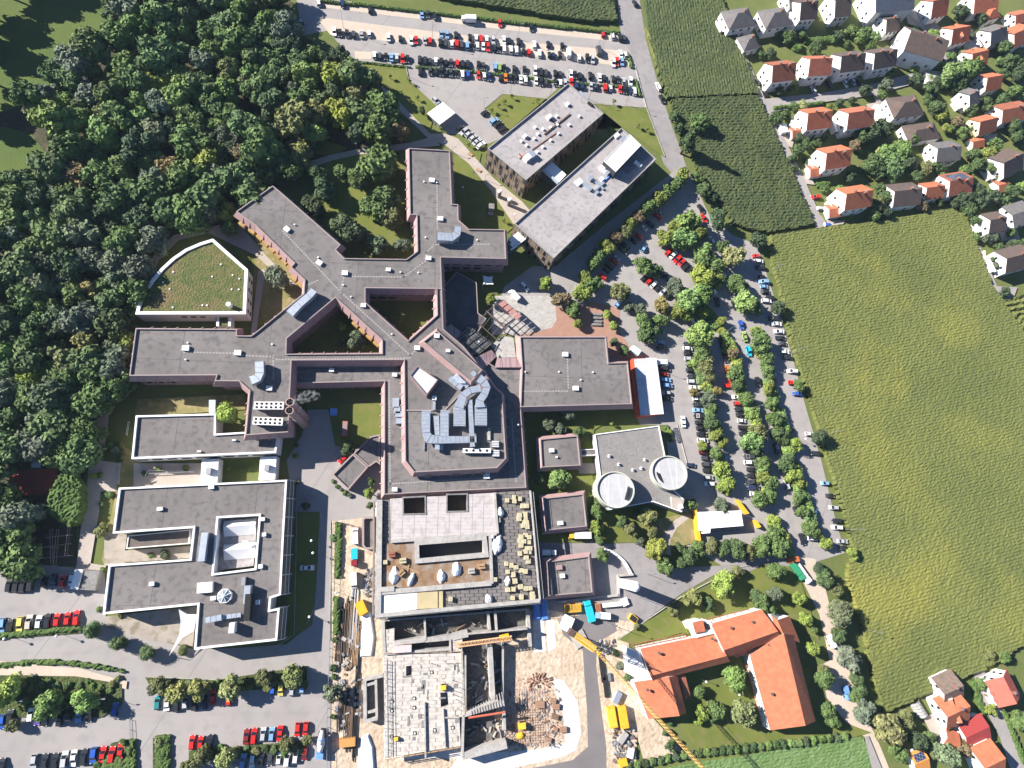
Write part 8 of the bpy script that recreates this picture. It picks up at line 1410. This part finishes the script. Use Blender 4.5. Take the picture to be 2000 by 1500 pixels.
# fences and trellises
def fence(label, pts_, h=1.2, st=2.2, m=STEEL, name='fence', r=.07, cat='fence'):
    b = MB(); pr = None
    for (p, q) in zip(pts_[:-1], pts_[1:]):
        a, c_ = Vector(W(*p)), Vector(W(*q)); n = max(1, int((c_ - a).length / st))
        for i in range(n + 1):
            t = a.lerp(c_, i / n); b.tube((*t, 0), (*t, h), r, r, 4)
        for z in (h * .4, h): b.tube((*a, z), (*c_, z), r * .8, r * .8, 4)
    return tag(b.build(name, m, loc=(*W(*pts_[0]), 0)), label, cat)
fence('site fence along the road west of the timber store', [(652, 1022), (648, 1120), (645, 1250), (643, 1330), (640, 1400), (640, 1500)], 2, 2.5)
fence('construction gate frame across the yard road', [(655, 1018), (690, 1026), (735, 1040)], 2, 2)
fence('thin railing on the left bank of the parking aisle in the lower left', [(256, 1405), (258, 1445)], 1.1, 2)
for i, pts_ in enumerate(([(66, 1092), (143, 1085)], [(70, 1072), (140, 1062)], [(95, 1050), (142, 1045)], [(105, 1035), (107, 1105)], [(118, 1035), (112, 1105)], [(140, 1030), (134, 1085)])): fence('grey climbing trellis bar in the garden left of the walkway, piece %s' % ('one', 'two', 'three', 'four', 'five', 'six')[i] if 0 else ('uppermost long', 'second long', 'third short', 'left upright', 'middle upright', 'right upright')[i] + ' pole of the grey plant trellis left of the walkway', pts_, 2.2, 5, CONCD, 'trellis', .12, 'trellis')
fence('grey trellis frame beside the red sports surface', [(128, 892), (163, 890), (158, 930), (130, 928)], 2.2, 4, CONCD, 'trellis', .12, 'trellis')
fence('light garden fence between walkway and ward building strip', [(254, 825), (250, 850)], 1.4, 2, WHT)
for i, (px, l) in enumerate((([(61, 860), (77, 862), (80, 885), (78, 913), (61, 913), (63, 885)], 'pale blue slide-shaped strip under the trees above the red surface'),)):
    b = MB(); P = WP(px, .4); b.wall(P, 0, .4); b.poly(P, .4); tag(b.build('ramp', mat('pale_ramp', (.5, .55, .65), None), loc=(*P[0], 0)), l, 'ramp')
# garden walls, kerbs as real steps
def wallrun(name, label, pts_, wd, h, m, cat='wall'):
    b = MB(); pr = [Vector(W(*p)) for p in pts_]
    for a, c_ in zip(pr[:-1], pr[1:]): u = c_ - a; m_ = (a + c_) / 2; b.box(m_.x, m_.y, 0, u.length + wd * .3, wd, h, math.atan2(u.y, u.x))
    return tag(b.build(name, m, loc=(*pr[0], 0)), label, cat)
wallrun('retaining_wall', 'curved white retaining wall round the sunken garden east of the southern pavilion', [(1180, 1074), (1190, 1076), (1205, 1085), (1218, 1097), (1226, 1110), (1232, 1122)], .9, 1.0, WHT)
wallrun('retaining_wall', 'straight pale wall from the white tank to the scaffold corner', [(1088, 1175), (1207, 1162), (1206, 1124), (1235, 1122)], .7, 1.2, CONC)
wallrun('garden_wall', 'pale yellow curved garden wall beside the lane at the right edge', [(1918, 492), (1920, 505), (1930, 520), (1942, 535)], .5, 1.5, mat('cream_render', (.7, .62, .42), None))
wallrun('retaining_wall', 'long low wall beside the walkway west of the ward building', [(234, 905), (232, 945)], .8, .6, CONC)
KB = MB()
for pts_ in ([(862, 216), (798, 155), (793, 132)], [(946, 213), (982, 184), (1050, 192), (1150, 203), (1262, 211), (1298, 306)], [(646, 1018), (645, 1250)], [(575, 1340), (420, 1327), (300, 1322)], [(95, 1302), (240, 1332)], [(580, 1000), (575, 1240), (540, 1262), (480, 1270)], [(626, 1000), (618, 1180), (600, 1218)], [(1335, 1162), (1246, 1222), (1206, 1250)], [(1262, 210), (1240, 130)], [(1322, 830), (1345, 920)], [(1480, 1102), (1440, 1108), (1340, 1160)]):
    pr = [Vector(W(*p)) for p in pts_]
    for a, c_ in zip(pr[:-1], pr[1:]): u = c_ - a; m_ = (a + c_) / 2; KB.box(m_.x, m_.y, 0, u.length, .22, .42, math.atan2(u.y, u.x))
struct('kerbs', KB, CONC)
# parking bay lines
PL = MB()
def bays(p, q, n, L, ang, z=None):
    a, c_ = Vector(W(*p)), Vector(W(*q)); u = (c_ - a); d = Vector((math.cos(math.radians(ang)), math.sin(math.radians(ang))))
    for i in range(n + 1): t = a + u * (i / n) + d * L / 2; PL.box(t.x, t.y, LAYER[0] + .02, L, .12, .006, math.radians(ang))
bays((813, 128), (1245, 166), 36, 4.6, 85)
struct('parking_lines', PL, CONC)
# steam from the boiler chimney
b = MB(); x, y = W(566, 784, 28); sm = bpy.data.materials.new('steam'); sm.use_nodes = True; nt = sm.node_tree; nt.nodes.remove(nt.nodes['Principled BSDF']); vp = nt.nodes.new('ShaderNodeVolumePrincipled'); vp.inputs['Color'].default_value = (.95, .95, .97, 1); vp.inputs['Anisotropy'].default_value = .2
tc = nt.nodes.new('ShaderNodeNewGeometry'); nz = nt.nodes.new('ShaderNodeTexNoise'); nz.inputs['Scale'].default_value = .9; nz.inputs['Detail'].default_value = 4; mr = nt.nodes.new('ShaderNodeMapRange'); mr.inputs[1].default_value = .5; mr.inputs[2].default_value = .72; mr.inputs[4].default_value = .55
nt.links.new(tc.outputs['Position'], nz.inputs['Vector']); nt.links.new(nz.outputs['Fac'], mr.inputs[0]); nt.links.new(mr.outputs[0], vp.inputs['Density']); nt.links.new(vp.outputs[0], nt.nodes['Material Output'].inputs['Volume'])
for i in range(1):
    V = []; F = []; n = 8; K = 9
    for k in range(K):
        t = k / (K - 1); c_ = Vector((x + t * 9.5, y + 2.2 * math.sin(t * 1.8), 27.2 + t * 1.6)); r = .55 + 1.6 * math.sin(math.pi * min(1, t * .75 + .12))
        if k in (0, K - 1): r *= .35
        for i_ in range(n): a = 2 * math.pi * i_ / n; V.append(c_ + Vector((0, math.cos(a) * r, math.sin(a) * r * .8)))
    for k in range(K - 1): F += [(k * n + i_, k * n + (i_ + 1) % n, (k + 1) * n + (i_ + 1) % n, (k + 1) * n + i_) for i_ in range(n)]
    F += [tuple(range(n - 1, -1, -1)), tuple(range((K - 1) * n, K * n))]; b.add(V, F)
tag(b.build('steam', sm, smooth=True), 'white steam drifting from the boiler chimney', kind='stuff')
print('cars', len(CARS), 'forest', len(pts))

# thin summer haze: one closed box of air round the whole scene, camera included
hz = MB(); hz.box(60, 90, -1, 900, 800, 226); hm = bpy.data.materials.new('haze'); hm.use_nodes = True; ht = hm.node_tree; ht.nodes.remove(ht.nodes['Principled BSDF'])
hv = ht.nodes.new('ShaderNodeVolumePrincipled'); hv.inputs['Color'].default_value = (.62, .8, 1, 1); hv.inputs['Density'].default_value = 0.00005; hv.inputs['Anisotropy'].default_value = .0; ht.links.new(hv.outputs[0], ht.nodes['Material Output'].inputs['Volume'])
hz.add([(p[0], p[1], -1) for p in ((-390, -310), (510, -310), (510, 490), (-390, 490))], [(3, 2, 1, 0)]); o = hz.build('haze', hm); o['kind'] = 'stuff'; o['label'] = 'thin pale summer haze in the air over the whole place'
